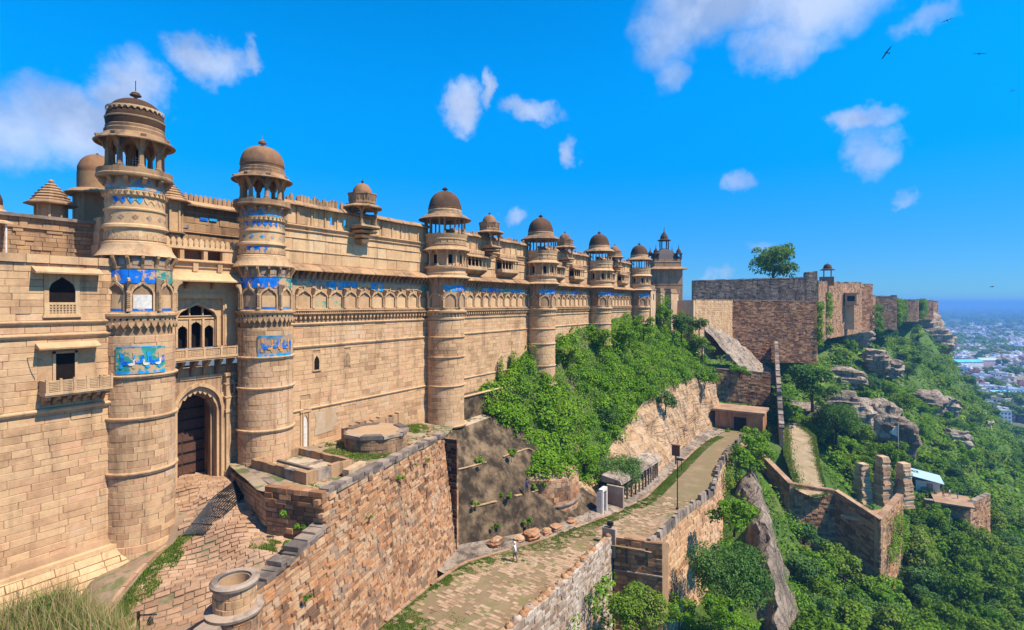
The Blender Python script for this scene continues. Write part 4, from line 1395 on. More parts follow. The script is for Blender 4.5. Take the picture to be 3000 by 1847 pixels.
m.build('merlon_gaps', 'weather', t, kind='stuff')

# ------------------------------------------------------------------ palace block behind the gate and its roof kiosks
t = thing('palace_block', 'brown upper palace block with blue tiles behind the gatehouse', 'building', (20, 42, 2.0))
MB().box(15.5, 24.5, 41.05, 44, 1.0, 7.4).build('wall_core', 'mortar', t)
masonry(t, (15.5, 41.0, 2.0), (1, 0, 0), (0, 0, 1), 9, 5.3, .6, 1.1, 'weather', maxobj=80, seed=91)  # darker stone tone puts the block's shade into the colour
MB().prism([(41.1, 7.3), (40.45, 7.1), (40.42, 7.2), (40.9, 7.5), (41.1, 7.56)], 15.5, 24.5, 'x').build('top_eave', 'weather', t)
k = 15.7
while k < 24.4:
    m = MB(); merlon(m, k, 41.1, 41.3, 7.5, .3, .62)
    m.build('merlon', 'weather', t); k += .36
for x_, z_, mt in ((21.6, 6.3, 'blue'), (22.3, 6.35, 'cyan'), (20.2, 5.6, 'slate'), (21.0, 4.0, 'cyan'), (22.0, 4.1, 'cyan'), (21.4, 3.6, 'slate'), (22.6, 3.7, 'cyan')):
    MB().box(x_ - .3, x_ + .3, 40.93, 41.0, z_ - .12, z_ + .12).build('tile', mt, t)
for z in (5.2, 4.4, 6.7):
    m = MB(); moulding(m, 15.5, 24.5, 41.0, z, .14, .12)
    m.build('string_course', 'weather', t)


def ribbed_kiosk(xc, yc, z0, label, k=1., tall=1.4, drop=.9):
    t = thing('roof_kiosk', label, 'kiosk', (xc, yc, z0 - drop))
    MB().lathe([(.25 * k, z0 - drop), (.5 * k, z0 - drop * .6), (.85 * k, z0 - .12), (.95 * k, z0), (.95 * k, z0 + .1), (.8 * k, z0 + .1)], xc, yc, 8, R(22.5), R(382.5)).build('corbel', 'weather', t)
    MB().lathe([(.72 * k, z0 + .1), (.72 * k, z0 + tall)], xc, yc, 8, R(22.5), R(382.5)).build('drum', 'sandfine', t)
    for i in range(8):
        a = R(22.5) + i * math.pi / 4
        MB().merge(MB().box(-.06, .06, -.05, .05, z0 + .1, z0 + tall), on_round(xc, yc, a, .76 * k)).build('post', 'carved', t)
    MB().lathe([(.7 * k, z0 + tall), (1.3 * k, z0 + tall + .02), (1.32 * k, z0 + tall + .09), (.95 * k, z0 + tall + .3), (.9 * k, z0 + tall + .3)], xc, yc, 8, R(22.5), R(382.5)).build('roof_eave', 'weather', t)
    prof = []
    z = z0 + tall + .28
    for i in range(6):
        r1 = k * (1.0 - .88 * (i / 6) ** 1.3)
        r2 = k * (1.0 - .88 * ((i + 1) / 6) ** 1.3)
        prof += [(r1, z), (r1 + .02 * k, z + .05 * k), (r2 - .07 * k, z + .19 * k)]
        z += .19 * k
    prof += [(.14 * k, z), (.16 * k, z + .1 * k), (.03, z + .2 * k)]
    MB().lathe(prof, xc, yc, 8, R(22.5), R(382.5)).build('ribbed_dome', 'weather', t)
    return t


ribbed_kiosk(18.95, 40.4, 4.9, 'octagonal oriel kiosk with ribbed pink dome between the gate towers', 1.0, 2.2, 1.3)
ribbed_kiosk(12.1, 39.6, 4.6, 'squat ribbed pyramid kiosk on the roof of the near wing', .95, 1.1, .2)

t = thing('roof_kiosk', 'brown domed kiosk half hidden behind the tower left of the gate', 'kiosk', (15.0, 41.0, 4.5))
MB().box(13.9, 16.1, 40.2, 42, 3.6, 7.0).build('base', 'weather', t)
MB().lathe([(1.0, 7.0), (1.6, 6.85), (1.62, 6.93), (1.2, 7.2), (1.0, 7.25)], 14.75, 40.9, 24).build('roof_eave', 'weather', t, 35)
MB().lathe([(1.05, 7.2), (1.05, 8.3)], 14.85, 40.9, 24).build('drum', 'weather', t, 35)
MB().lathe(dome_profile(1.02, 8.3, 1.25, .1), 14.85, 40.9, 32).build('dome', 'dome', t, 30)
t = thing('roof_kiosk', 'dark domed kiosk at the end of the near wing roof', 'kiosk', (9.1, 39.4, 2.4))
MB().lathe([(.7, 2.4), (.7, 4.9)], 9.1, 39.4, 8).build('drum', 'weather', t)
MB().lathe([(.7, 4.85), (1.3, 4.7), (1.32, 4.78), (.95, 5.05), (.85, 5.1), (.85, 5.3), (.78, 5.32)], 9.1, 39.4, 24).build('roof_eave', 'carved', t, 35)
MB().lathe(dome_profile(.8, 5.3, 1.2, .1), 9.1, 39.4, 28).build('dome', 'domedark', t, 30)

# ------------------------------------------------------------------ near wing left of the gate
LY = 34.5
t = thing('palace_wing', 'near palace wing with two canopied windows and a small balcony, left of the gate', 'building', (10, LY, -14.8))
wx0, wx1, zb = 4.0, 14.1, -15.2
MB().box(wx0, wx1 + .3, LY + .06, 37.4, zb, 2.35).build('wall_core', 'mortar', t)
hl = lambda a, b, c, d: (a - wx0, b - wx0, c - zb, d - zb)
masonry(t, (wx0, LY, zb), (1, 0, 0), (0, 0, 1), wx1 - wx0, 2.0 - zb, .36, 1.1, 'sand', gap=.009,
        holes=[hl(10.25, 11.75, -.65, 1.5), hl(10.0, 12.45, -4.0, -2.3)], maxobj=300, seed=5, proud=.016)
for z, h, o_ in ((-1.0, .2, .16), (-1.68, .2, .16), (-5.5, .24, .18)):
    m = MB(); moulding(m, wx0, wx1, LY, z, h, o_)
    m.build('string_course', 'carved', t)
k = wx0
rs = random.Random(3)
while k < wx1 + .3:
    q = k + rs.uniform(.8, 1.6)
    MB().box(k, min(q, wx1 + .35) - .02, LY - .12 + rs.uniform(-.03, .03), LY + .8, 2.02, 2.42 + rs.uniform(-.03, .03)).build('coping_stone', 'sand', t)
    k = q
# upper window
m = MB(); arch_wall(m, 10.25, 11.75, .0, 1.5, 11.0, 1.1, .7, 1.35, LY - .03, LY + .1, n=8)
m.box(10.25, 10.45, LY - .06, LY + .05, -.65, .0).box(11.55, 11.75, LY - .06, LY + .05, -.65, .0).box(10.2, 11.8, LY - .1, LY + .05, -.75, -.62)
w_o = m.build('window', 'sandfine', t)
MB().box(10.3, 11.7, LY + .035, LY + .055, .0, 1.4).build('window_void', 'void', w_o)
l = MB().box(10.4, 11.6, LY - .04, LY + .0, -.08, .03).box(10.4, 11.6, LY - .04, LY + .0, -.62, -.55)
for q in range(9):
    l.box(10.42 + q * .14, 10.48 + q * .14, LY - .03, LY + .0, -.56, -.06)
for q in range(4):
    l.box(10.42, 11.6, LY - .035, LY + .0, -.5 + q * .13, -.45 + q * .13)
l.build('lattice', 'sandfine', w_o)
MB().box(10.42, 11.58, LY + .01, LY + .02, -.6, 0).build('lattice_void', 'weather', w_o)
MB().prism([(LY + .05, 1.55), (LY - .62, 1.48), (LY - .64, 1.56), (LY - .1, 1.82), (LY + .05, 1.86)], 9.75, 12.6, 'x').build('canopy', 'sandfine', t)
# lower door with balcony
MB().box(10.0, 12.45, LY + .02, LY + .05, -4.0, -2.3).build('bay_plaster', 'sandfine', t)
m = MB().box(10.6, 10.72, LY - .05, LY + .03, -4.0, -2.5).box(11.52, 11.64, LY - .05, LY + .03, -4.0, -2.5).box(10.6, 11.64, LY - .05, LY + .03, -2.62, -2.5)
d_o = m.build('doorway', 'carved', t)
MB().box(10.72, 11.52, LY - .0, LY + .018, -4.0, -2.62).build('door_void', 'void', d_o)
MB().prism([(LY + .05, -2.28), (LY - .58, -2.36), (LY - .6, -2.28), (LY - .1, -2.05), (LY + .05, -2.02)], 9.9, 12.5, 'x').build('canopy', 'sandfine', t)
by = 33.6
MB().box(10.02, 12.9, by - .05, LY, -4.62, -4.5).box(10.06, 12.86, by, LY, -4.7, -4.62).build('balcony_floor', 'carved', t)
for q in range(5):
    a = 10.1 + q * .56
    r_ = MB().box(a + .04, a + .52, by + .0, by + .06, -4.5, -3.92).box(a + .02, a + .56, by - .02, by + .08, -3.96, -3.9).build('railing_panel', 'carved', t)
    l = MB()
    for z in range(6):
        l.box(a + .1, a + .46, by - .025, by, -4.44 + z * .085, -4.4 + z * .085)
    l.build('railing_slats', 'sandfine', r_, kind='stuff')
    MB().box(a - .05, a + .05, by - .04, by + .08, -4.5, -3.82).build('railing_post', 'carved', t)
MB().box(12.8, 12.9, by - .04, by + .08, -4.5, -3.82).build('railing_post', 'carved', t)
MB().box(10.05, 10.12, by + .08, LY, -4.5, -3.92).build('side_railing', 'carved', t)
MB().box(12.78, 12.86, by + .08, LY, -4.5, -3.92).build('side_railing', 'carved', t)
for q in range(7):
    a = 10.2 + q * .42
    MB().prism([(LY + .05, -5.25), (LY - .15, -5.2), (LY - .3, -4.95), (by + .1, -4.85), (by + .05, -4.7), (LY + .05, -4.7)], a - .08, a + .08, 'x').build('bracket', 'weather', t)
MB().tube([(9.6, LY - .02, -2.75), (9.8, LY - .5, -2.72), (10.0, LY - .7, -2.85)], .02, 5).build('cable', 'iron', t)

# set-back upper wall on the wing's roof
t = thing('roof_wall', 'dull brown upper wall set back on the roof of the near wing', 'wall', (10, 37.6, 2.0))
MB().box(6.0, 14.2, 37.66, 39, 1.5, 4.6).build('wall_core', 'mortar', t)
masonry(t, (6.0, 37.6, 1.8), (1, 0, 0), (0, 0, 1), 8.2, 2.85, .24, .55, 'weather', maxobj=120, seed=15, proud=.05, crand=.3)
MB().box(6.0, 14.3, 37.4, 38, 4.62, 4.8).build('coping', 'coping', t)
MB().box(6.0, 14.3, 37.52, 37.62, 4.05, 4.15).build('string_course', 'weather', t)
m = MB()
for i, (w_, a, b) in enumerate(((.34, 2.3, 2.7), (.4, 2.7, 3.4), (.32, 3.4, 4.2), (.26, 4.2, 5.0))):
    m.box(13.75 - w_, 13.75 + w_, 36.9 - w_ * .5, 37.7, a, b)
m.build('buttress', 'sandfine', t)
t = thing('awning', 'dark blue awning on a thin white pole on the near wing roof', 'awning', (9.3, 37, 2.4))
MB().hexa([(7.5, 36.6, 4.1), (9.6, 36.4, 4.05), (9.6, 37.6, 4.3), (7.5, 37.6, 4.35)], [(7.5, 36.6, 4.16), (9.6, 36.4, 4.11), (9.6, 37.6, 4.36), (7.5, 37.6, 4.41)]).build('cover', 'carved', t)
MB().box(7.6, 9.3, 37.3, 37.36, 3.0, 4.1).build('blue_sheet', 'slate', t)
MB().tube([(9.35, 36.6, 2.4), (9.35, 36.6, 4.1)], .045, 8).build('pole', 'white', t)

# ------------------------------------------------------------------ ground: noise, lofts, terrain
def _hash(i, j, k):
    h = (i * 374761393 + j * 668265263 + k * 2147483647) & 0x7fffffff
    h = ((h ^ (h >> 13)) * 1274126177) & 0x7fffffff
    return ((h ^ (h >> 16)) & 0xffff) / 65535.


def vnoise(P, sc, oct=4, seed=0):
    """fractal value noise in [-1,1] for an array of points"""
    P = np.asarray(P, float) * sc + seed * 17.3
    out = np.zeros(len(P)); amp = 1.; tot = 0.
    for o in range(oct):
        q = np.floor(P).astype(np.int64); f = P - q
        f = f * f * (3 - 2 * f)
        v = 0
        for a in (0, 1):
            for b in (0, 1):
                for c in (0, 1):
                    h = _hash(q[:, 0] + a, q[:, 1] + b, q[:, 2] + c)
                    v = v + h * (f[:, 0] if a else 1 - f[:, 0]) * (f[:, 1] if b else 1 - f[:, 1]) * (f[:, 2] if c else 1 - f[:, 2])
        out += amp * (v * 2 - 1); tot += amp
        P = P * 2.03 + 5.1; amp *= .5
    return out / tot


def sample(keys, xs):
    k = np.array(keys, float)
    return np.interp(xs, k[:, 0], k[:, 1]), np.interp(xs, k[:, 0], k[:, 2])


def grid_mesh(name, G, mat, smooth=None, parent=None, kind='structure'):
    """G: (n,m,3) grid of points"""
    n, m = G.shape[:2]
    mb = MB()
    mb.v = [tuple(p) for p in G.reshape(-1, 3)]
    mb.f = [(i * m + j, (i + 1) * m + j, (i + 1) * m + j + 1, i * m + j + 1) for i in range(n - 1) for j in range(m - 1)]
    return mb.build(name, mat, parent, smooth, kind)


def loft(A, B, x0, x1, dx, nv, amp=0., sc=.3, seed=0, edge=True, sag=0.):
    """surface between two lines given as (x,y,z) keys; returns grid (nx, nv+1, 3)"""
    xs = np.arange(x0, x1 + dx * .5, dx)
    ya, za = sample(A, xs); yb, zb_ = sample(B, xs)
    t = np.linspace(0, 1, nv + 1)
    G = np.empty((len(xs), nv + 1, 3))
    G[..., 0] = xs[:, None]
    G[..., 1] = ya[:, None] * (1 - t) + yb[:, None] * t
    G[..., 2] = za[:, None] * (1 - t) + zb_[:, None] * t - sag * np.sin(t * math.pi)[None]
    if amp:
        N = vnoise(G.reshape(-1, 3), sc, 5, seed).reshape(G.shape[:2])
        if edge:
            N = N * np.minimum(1, 4 * np.minimum(t, 1 - t) + .15)[None]
        # push roughly along the face normal
        d = np.stack([np.zeros(len(xs)), -(zb_ - za), (yb - ya)], 1)
        d /= np.linalg.norm(d, axis=1)[:, None] + 1e-9
        G += (N * amp)[..., None] * -d[:, None, :]
    return G


ROADZ = [(14, 0, -20.0), (24, 0, -20.7), (38, 0, -22), (50, 0, -23), (62, 0, -23.8), (80, 0, -24.9), (100, 0, -25.8), (112, 0, -26.2), (130, 0, -26.6)]


def rz_(x):
    return float(np.interp(x, [k[0] for k in ROADZ], [k[2] for k in ROADZ]))


KERB = [(14, 23.5), (24, 25.2), (30.4, 26.5), (35.4, 27.1), (38, 26.4), (42.9, 24.8), (49, 23.5), (56.7, 21.7), (64.3, 20.9), (79.4, 21.7), (95, 22.3), (104.5, 22.3), (115, 21), (130, 20)]
KERB = [(x, y, rz_(x)) for x, y in KERB]
RIGHT = [(14, 17.6), (29, 18.6), (34.7, 18.8), (42.3, 19.2), (47.6, 19.6), (48.0, 15.8), (60, 15.9), (71, 14.9), (84, 16.7), (98.5, 17.7), (111, 17.1), (130, 16)]
RIGHT = [(x, y, rz_(x)) for x, y in RIGHT]
FOOT = [(33, 29.0), (36, 29.6), (38.3, 29.4), (42.75, 27.2), (46.9, 25.4), (52, 24.4), (55.8, 23.9), (59.8, 23.0), (64, 22.4), (76.5, 22.9), (95, 24), (110, 24.6), (125, 23), (130, 22.5)]
FOOT = [(x, y, rz_(x) + .25) for x, y in FOOT]
LIP = [(36, 33.2, -12.4), (41, 33.1, -12.7), (47.6, 33, -12.55), (51, 33, -12.6), (53, 32.2, -14.2), (54.2, 30.3, -17.6), (55, 28.6, -19.8), (60, 27.4, -20.3), (66, 27.2, -20.3), (70.7, 27.4, -19.2), (77, 27.6, -17.5), (84, 27.8, -16.1), (95, 27.5, -15.6), (107, 27.2, -15.4), (118, 26, -15.8), (130, 25, -17.5)]
BASE = [(36, 36, -11.4), (44, 36, -12.0), (50, 35.9, -10.6), (54, 35.9, -9.6), (60.5, 35.9, -6.3), (72, 35.9, -4.9), (80, 35.9, -3.6), (90, 35.9, -3.0), (100, 35.9, -2.4), (112, 36.5, -2.2), (130, 38, -2.0)]

# road and its verge
G = loft(KERB, RIGHT, 14, 126, 1.0, 12, .05, .6, 3, False)
grid_mesh('lower_road', G, 'roadbed', 60)
G = loft([(x, y, z) for x, y, z in FOOT], [(x, y + .1, z + .02) for x, y, z in KERB], 33, 126, .6, 6, .3, .5, 4, True)
grid_mesh('rock_verge', G, 'rock', 50)
KS = thing('kerb', 'pale stone kerb along the inner edge of the lower road', 'kerb', (24, 25.2, -20.8))
x = 22.5
rs = random.Random(8)
while x < 110:
    L = rs.uniform(.7, 1.3)
    y0 = float(np.interp(x, [k[0] for k in KERB], [k[1] for k in KERB])); y1 = float(np.interp(x + L, [k[0] for k in KERB], [k[1] for k in KERB]))
    if rs.random() < .86:
        MB().hexa([(x, y0 - .14, rz_(x) - .1), (x + L - .04, y1 - .14, rz_(x + L) - .1), (x + L - .04, y1 + .14, rz_(x + L) - .1), (x, y0 + .14, rz_(x) - .1)],
                  [(x, y0 - .13, rz_(x) + .13), (x + L - .04, y1 - .13, rz_(x + L) + .13 + rs.uniform(-.03, .03)), (x + L - .04, y1 + .13, rz_(x + L) + .13), (x, y0 + .13, rz_(x) + .12)]).build('kerb_stone', 'paver', KS)
    x += L

# stained retaining wall under the second tower
RW = thing('retaining_wall', 'tall black-stained sloping retaining wall between the terrace corner and the creepers', 'wall', (45, 30, -22.5))
G = loft(LIP, FOOT, 35.5, 57, .3, 40, .6, .45, 6, True, 0.)
grid_mesh('sloping_face', G, 'stained', 60, RW, None)
for f, hgt in ((.36, .07), (.7, .09)):
    m = MB()
    q = [G[i, int(40 * f)] for i in range(4, 56)]
    for a, b in zip(q, q[1:]):
        if math.sin(a[0] * 1.7 + f * 9) + math.sin(a[0] * .8) < -.2: continue
        m.hexa([(a[0], a[1] - .16, a[2]), (b[0], b[1] - .16, b[2]), (b[0], b[1] + .3, b[2]), (a[0], a[1] + .3, a[2])], [(a[0], a[1] - .16, a[2] + hgt), (b[0], b[1] - .16, b[2] + hgt), (b[0], b[1] + .3, b[2] + hgt), (a[0], a[1] + .3, a[2] + hgt)])
    m.build('ledge', 'carved', RW, kind='stuff')
m = MB().prism([(44.5, -14.0), (56, -14.0), (56, -10.2), (53, -10.1), (44.5, -10.0)], 34.6, 36.0)
m.build('plinth', 'stained', RW)
m = MB()
moulding(m, 44.5, 53.5, 34.6, -10.05, .2, .2)
m.build('plinth_ledge', 'carved', RW)
grid_mesh('ledge_top', loft([(x, 36, z + .1) for x, y, z in LIP], LIP, 36, 55, 1, 4, .05), 'terr', 60, RW, None)

# rock cutting beside the road and the creeper slope above it
G = loft(LIP, FOOT, 54.5, 126, .5, 24, 1.7, .22, 9, True)
grid_mesh('rock_face', G, 'rockor', 45)
G_SLOPE = loft(BASE, LIP, 49, 128, .8, 16, .9, .18, 12, True, .4)
grid_mesh('creeper_slope', G_SLOPE, 'slope', 60)

# ------------------------------------------------------------------ hillside right of the road, down to the plain
CH, SH = math.cos(HEAD), math.sin(HEAD)


def lat(X, Y):
    return X * SH + Y * CH, -(X * CH - Y * SH)


# cross sections of the hill: distance ahead, then (sideways, height) pairs
HILL = [(20, [(-30, -30), (0, -36), (40, -50), (110, -70)]),
        (40, [(-10, -31), (8, -32), (18, -33.5), (30, -44), (45, -52), (110, -66)]),
        (52, [(10, -33), (17, -33.5), (23, -33), (28, -36), (33, -42), (55, -52), (110, -64)]),
        (60, [(16, -32.5), (22, -34), (27, -33.0), (30, -34.5), (33, -41), (50, -50), (110, -64)]),
        (75, [(24, -31.5), (29, -32.5), (33, -28.5), (36, -31), (39, -43), (55, -48.5), (80, -58), (115, -66)]),
        (90, [(34, -29.5), (40, -29), (44, -31), (48, -40), (60, -46), (75, -52), (110, -64)]),
        (105, [(40, -27.5), (52, -27), (58, -32), (65, -36), (75, -45), (90, -53), (115, -62)]),
        (130, [(50, -24), (62, -24.2), (72, -28.5), (84, -34), (102, -45), (125, -57), (150, -66)]),
        (160, [(60, -18), (80, -19), (92, -20), (103, -29), (113, -35), (123, -42), (145, -55), (175, -64)]),
        (200, [(80, -14), (110, -15.5), (127, -17), (141, -28.5), (154, -40), (167, -51.5), (192, -65), (230, -78)]),
        (250, [(100, -9), (150, -10), (170, -14), (192, -27.5), (205, -39), (218, -66), (240, -82), (280, -93)]),
        (300, [(140, -7), (205, -9), (231, -14), (242, -29), (256, -48.5), (262, -70), (288, -90), (330, -95.4)]),
        (350, [(180, -6), (250, -9), (274, -13), (283, -27), (294, -59), (303, -90), (335, -96)]),
        (420, [(220, -6), (300, -10), (330, -30), (350, -75), (365, -96.5)]),
        (520, [(260, -8), (340, -30), (370, -97)]), (620, [(200, -97), (400, -97)])]
_hy = [r[0] for r in HILL]


def hill_z(X, Y):
    i = min(max(np.searchsorted(_hy, Y) - 1, 0), len(HILL) - 2)
    t = min(max((Y - _hy[i]) / (_hy[i + 1] - _hy[i]), 0), 1)
    a = np.interp(X, *zip(*HILL[i][1])); b = np.interp(X, *zip(*HILL[i + 1][1]))
    return a * (1 - t) + b * t


ys = np.concatenate([np.arange(20, 130, 2.), np.arange(130, 260, 4.), np.arange(260, 625, 10.)])
NX = 130
G = np.empty((len(ys), NX, 3))
for i, Y in enumerate(ys):
    xl = np.interp(Y, [20, 60, 105, 200, 420, 620], [-30, 8, 34, 60, 180, 200])
    xr = np.interp(Y, [20, 105, 250, 420, 620], [110, 125, 290, 380, 420])
    Xs = np.linspace(xl, xr, NX)
    for j, X in enumerate(Xs):
        x, y = lat(X, Y)
        G[i, j] = (x, y, hill_z(X, Y))
nz = vnoise(G.reshape(-1, 3), .09, 5, 2).reshape(G.shape[:2])
G[..., 2] += nz * np.clip(G[..., 2] * -.04, .3, 2.2)
grid_mesh('hillside', G, 'slope', 50)
G_HILL = G

m = MB()
n = 96
m.v = [(0, 0, -95)] + [(r * math.cos(2 * math.pi * k / n), r * math.sin(2 * math.pi * k / n), -95) for r in (600, 2500, 9000, 45000) for k in range(n)]
m.f = [(0, 1 + k, 1 + (k + 1) % n) for k in range(n)] + [(1 + q * n + k, 1 + (q + 1) * n + k, 1 + (q + 1) * n + (k + 1) % n, 1 + q * n + (k + 1) % n) for q in range(3) for k in range(n)]
M['plain'] = stone_mat('farm_plain', [(.035, .06, .02), (.05, .085, .03), (.09, .11, .05), (.14, .13, .08)], fine=.02, bump=0, big=.004, contrast=.5)
structure(m, 'plain', 'plain')

# ------------------------------------------------------------------ terrace bastion in front of the gate wall
A_, B_, C_ = Vector((36.9, 30.3, 0)), Vector((19.93, 25.11, 0)), Vector((18.87, 28.95, 0))
ab = (A_ - B_).normalized()
outw = Vector((ab.y, -ab.x, 0))
BT = thing('terrace_bastion', 'massive rubble terrace wall above the lower road, lit face with grey coping', 'wall', (28, 27, -22))
P0 = B_ - ab * 10.4                                   # run the wall past the corner turret
LW = (A_ - P0).length


def top_z(u):
    return float(np.interp(u, [0, 5.2, 10.3, 10.41, LW], [-14.2, -13.05, -12.55, -10.75, -11.6]))


zf = -23.2
bat = .125                                            # lean of the face
O = P0 + outw * (bat * 11.5) + Vector((0, 0, zf))
V = (-outw * bat + Vector((0, 0, 1))).normalized()
masonry(BT, O, ab, V, LW, 12.6, .25, .52, 'rubble', maxobj=300, seed=61, depth=.3, proud=.065, gap=.022, rnd=.7, top=lambda u: (top_z(u) - .45 - zf) / V.z, crand=.35)
core = MB()
us = [0, 10.38, 10.42, LW]
for (a, b) in ((0, 10.4), (11.7, LW)):
    za, zc = top_z(a + .02), top_z(b - .15)
    pa, pb = P0 + ab * a, P0 + ab * b
    fa, fb = pa + outw * (bat * 11.4), pb + outw * (bat * 11.4)
    th_ = .62 if a == 0 else 3.0
    ia, ib = pa - outw * th_, pb - outw * th_
    ta, tb_ = pa + outw * bat * (-11.6 - za) * 0, pb
    core.hexa([(fa.x, fa.y, zf), (fb.x, fb.y, zf), (ib.x, ib.y, zf), (ia.x, ia.y, zf)],
              [(pa.x + outw.x * (bat * (11.4 - (za - zf)) - .06), pa.y + outw.y * (bat * (11.4 - (za - zf)) - .06), za - .4), (pb.x + outw.x * (bat * (11.4 - (zc - zf)) - .06), pb.y + outw.y * (bat * (11.4 - (zc - zf)) - .06), zc - .4), (ib.x, ib.y, zc - .4), (ia.x, ia.y, za - .4)])
core.build('wall_core', 'rubmortar', BT)
# end face of the wall at the terrace corner A, turned to the stained wall
masonry(BT, A_ + outw * bat * 11 + Vector((-.02, 0, zf)), Vector((-.15, .99, 0)), (0, 0, 1), 2.5, 11.2, .34, .7, 'rubble', maxobj=0, seed=66, depth=.3)
# coping along the top, two rough courses
rs = random.Random(4)
for lay in range(2):
    u = 0. if lay else .2
    while u < LW - .1:
        L = rs.uniform(.5, 1.1)
        if lay == 0 and u < 10.4 and u + L > 10.4: L = 10.4 - u + .001
        u2 = min(u + L, LW)
        za = top_z(u + .01)
        if not (lay == 1 and 10.4 > u > 0 and rs.random() < .25):
            p = P0 + ab * u; q = P0 + ab * u2
            o1 = outw * (bat * (11.5 - (za - zf)) + .05 + rs.uniform(-.04, .04))
            i1 = -outw * (.55 + rs.uniform(0, .2))
            z0, z1 = za - .42 + lay * .22, za - .42 + (lay + 1) * .22 + rs.uniform(-.03, .03)
            MB().hexa([tuple(p + o1 + Vector((0, 0, z0))), tuple(q + o1 - ab * .03 + Vector((0, 0, z0))), tuple(q + i1 - ab * .03 + Vector((0, 0, z0))), tuple(p + i1 + Vector((0, 0, z0)))],
                      [tuple(p + o1 + Vector((0, 0, z1))), tuple(q + o1 - ab * .03 + Vector((0, 0, z1 + rs.uniform(-.02, .02)))), tuple(q + i1 - ab * .03 + Vector((0, 0, z1))), tuple(p + i1 + Vector((0, 0, z1)))]).build('coping_stone', 'coping', BT)
        u = u2
# dark end of the terrace towards the ramp
DE = thing('terrace_end_wall', 'shaded dark end wall of the terrace beside the cobbled ramp', 'wall', (19.4, 27, -14))
cb = (B_ - C_).normalized()
masonry(DE, C_ + Vector((0, 0, -14.6)), cb, (0, 0, 1), (B_ - C_).length, 2.9, .3, .62, 'rubshade', maxobj=150, seed=71, depth=.3, proud=.04, crand=.2)
masonry(DE, C_ + Vector((-.12, .0, -11.7)), cb, (0, 0, 1), (B_ - C_).length, .95, .32, .7, 'rubshade', maxobj=40, seed=72, depth=.4, proud=.03)
MB().hexa([tuple(C_ + Vector((.2, 0, -14.8))), tuple(B_ + Vector((.2, .2, -14.8))), (22, 26.2, -14.8), (22, 30, -14.8)], [tuple(C_ + Vector((.1, 0, -10.95))), tuple(B_ + Vector((.1, .2, -10.95))), (22, 26.2, -11.3), (22, 30, -11.3)]).build('wall_core', 'mortar', DE)
# long low step between gate and end wall
ST = thing('terrace_step', 'low weathered stone ledge from the gate jamb to the terrace end wall', 'steps', (19.6, 32, -12.5))
d_ = Vector((18.9, 29.0, 0)) - Vector((20.3, 35.2, 0))
L_ = d_.length; d_.normalize()
masonry(ST, Vector((20.3, 35.2, -13.2)), d_, (0, 0, 1), L_, 1.75, .3, .8, 'weather', maxobj=90, seed=73, depth=.35)
MB().hexa([(20.45, 35.2, -13.3), (19.05, 29, -13.3), (22, 29, -13.3), (23, 35.6, -13.3)], [(20.45, 35.2, -11.5), (19.05, 29, -11.5), (22, 29, -11.5), (23, 35.6, -11.5)]).build('ledge_core', 'mortar', ST)
masonry(ST, Vector((20.9, 35.2, -11.5)), d_, (0, 0, 1), L_, .45, .22, .9, 'coping', maxobj=40, seed=74, depth=.4)
# terrace floor
GA = [(18.9, 28.9, -11.15), (19.95, 25.35, -11.15), (36.9, 30.2, -11.95), (42, 33.2, -12.3)]
GB = [(18.9, 30, -11.15), (20.6, 36.2, -11.0), (36.9, 36.2, -11.6), (42, 36.2, -12.2)]
grid_mesh('terrace', loft(GB, GA, 18.9, 42, .5, 14, .1, .5, 14, False), 'terr', 50)
# enclosures on the terrace
EN = thing('stone_enclosure', 'sunken rectangular stone enclosure on the terrace near the gate tower', 'platform', (22.8, 31, -11.2))
for (a, b, c, d) in ((20.9, 24.6, 28.0, 28.35), (20.9, 24.9, 33.4, 33.75), (20.9, 21.25, 28.35, 33.4), (24.3, 24.6, 28.35, 33.4)):
    rs = random.Random(int(a * 10 + c))
    horiz = (b - a) > (d - c)
    k = a if horiz else c
    e_ = b if horiz else d
    while k < e_ - .05:
        q = min(k + rs.uniform(.5, 1.1), e_)
        zt = -10.45 + rs.uniform(-.04, .04)
        (MB().box(k, q - .02, c, d, -11.5, zt) if horiz else MB().box(a, b, k, q - .02, -11.5, zt)).build('stone', 'coping' if rs.random() < .3 else 'weather', EN)
        k = q
MB().box(21.25, 24.3, 28.35, 33.4, -11.5, -10.95).build('floor', 'terr', EN)
MB().box(22.4, 22.6, 28.4, 33.4, -10.95, -10.8).box(22.6, 24.2, 30.6, 30.8, -10.95, -10.82).build('low_rib', 'coping', EN)
PF = thing('round_platform', 'low polygonal stone platform with flat top on the terrace', 'platform', (30.3, 31.9, -11.5))
MB().lathe([(2.35, -12), (2.35, -10.15)], 30.3, 31.9, 10).build('core', 'mortar', PF)
masonry_round(PF, 30.3, 31.9, 2.42, -11.8, -10.35, R(120), R(400), .3, .7, 'weather', maxobj=120, seed=81, depth=.25)
for k in range(9):
    a0_, a1_ = 2 * math.pi * k / 9, 2 * math.pi * (k + .96) / 9
    MB().hexa([(30.3 + r_ * math.cos(a_), 31.9 + r_ * math.sin(a_), -10.36) for r_, a_ in ((2.62, a0_), (2.62, a1_), (1.9, a1_), (1.9, a0_))], [(30.3 + r_ * math.cos(a_), 31.9 + r_ * math.sin(a_), -10.17 + .05 * (k % 3)) for r_, a_ in ((2.6, a0_), (2.6, a1_), (1.9, a1_), (1.9, a0_))]).build('rim_stone', 'coping', PF)
MB().lathe([(.05, -10.19), (2.0, -10.2)], 30.3, 31.9, 22, cap=False).build('top', 'terr', PF)
PW = thing('stub_wall', 'low ruined wall stub behind the polygonal platform', 'wall', (33, 34.3, -11.5))
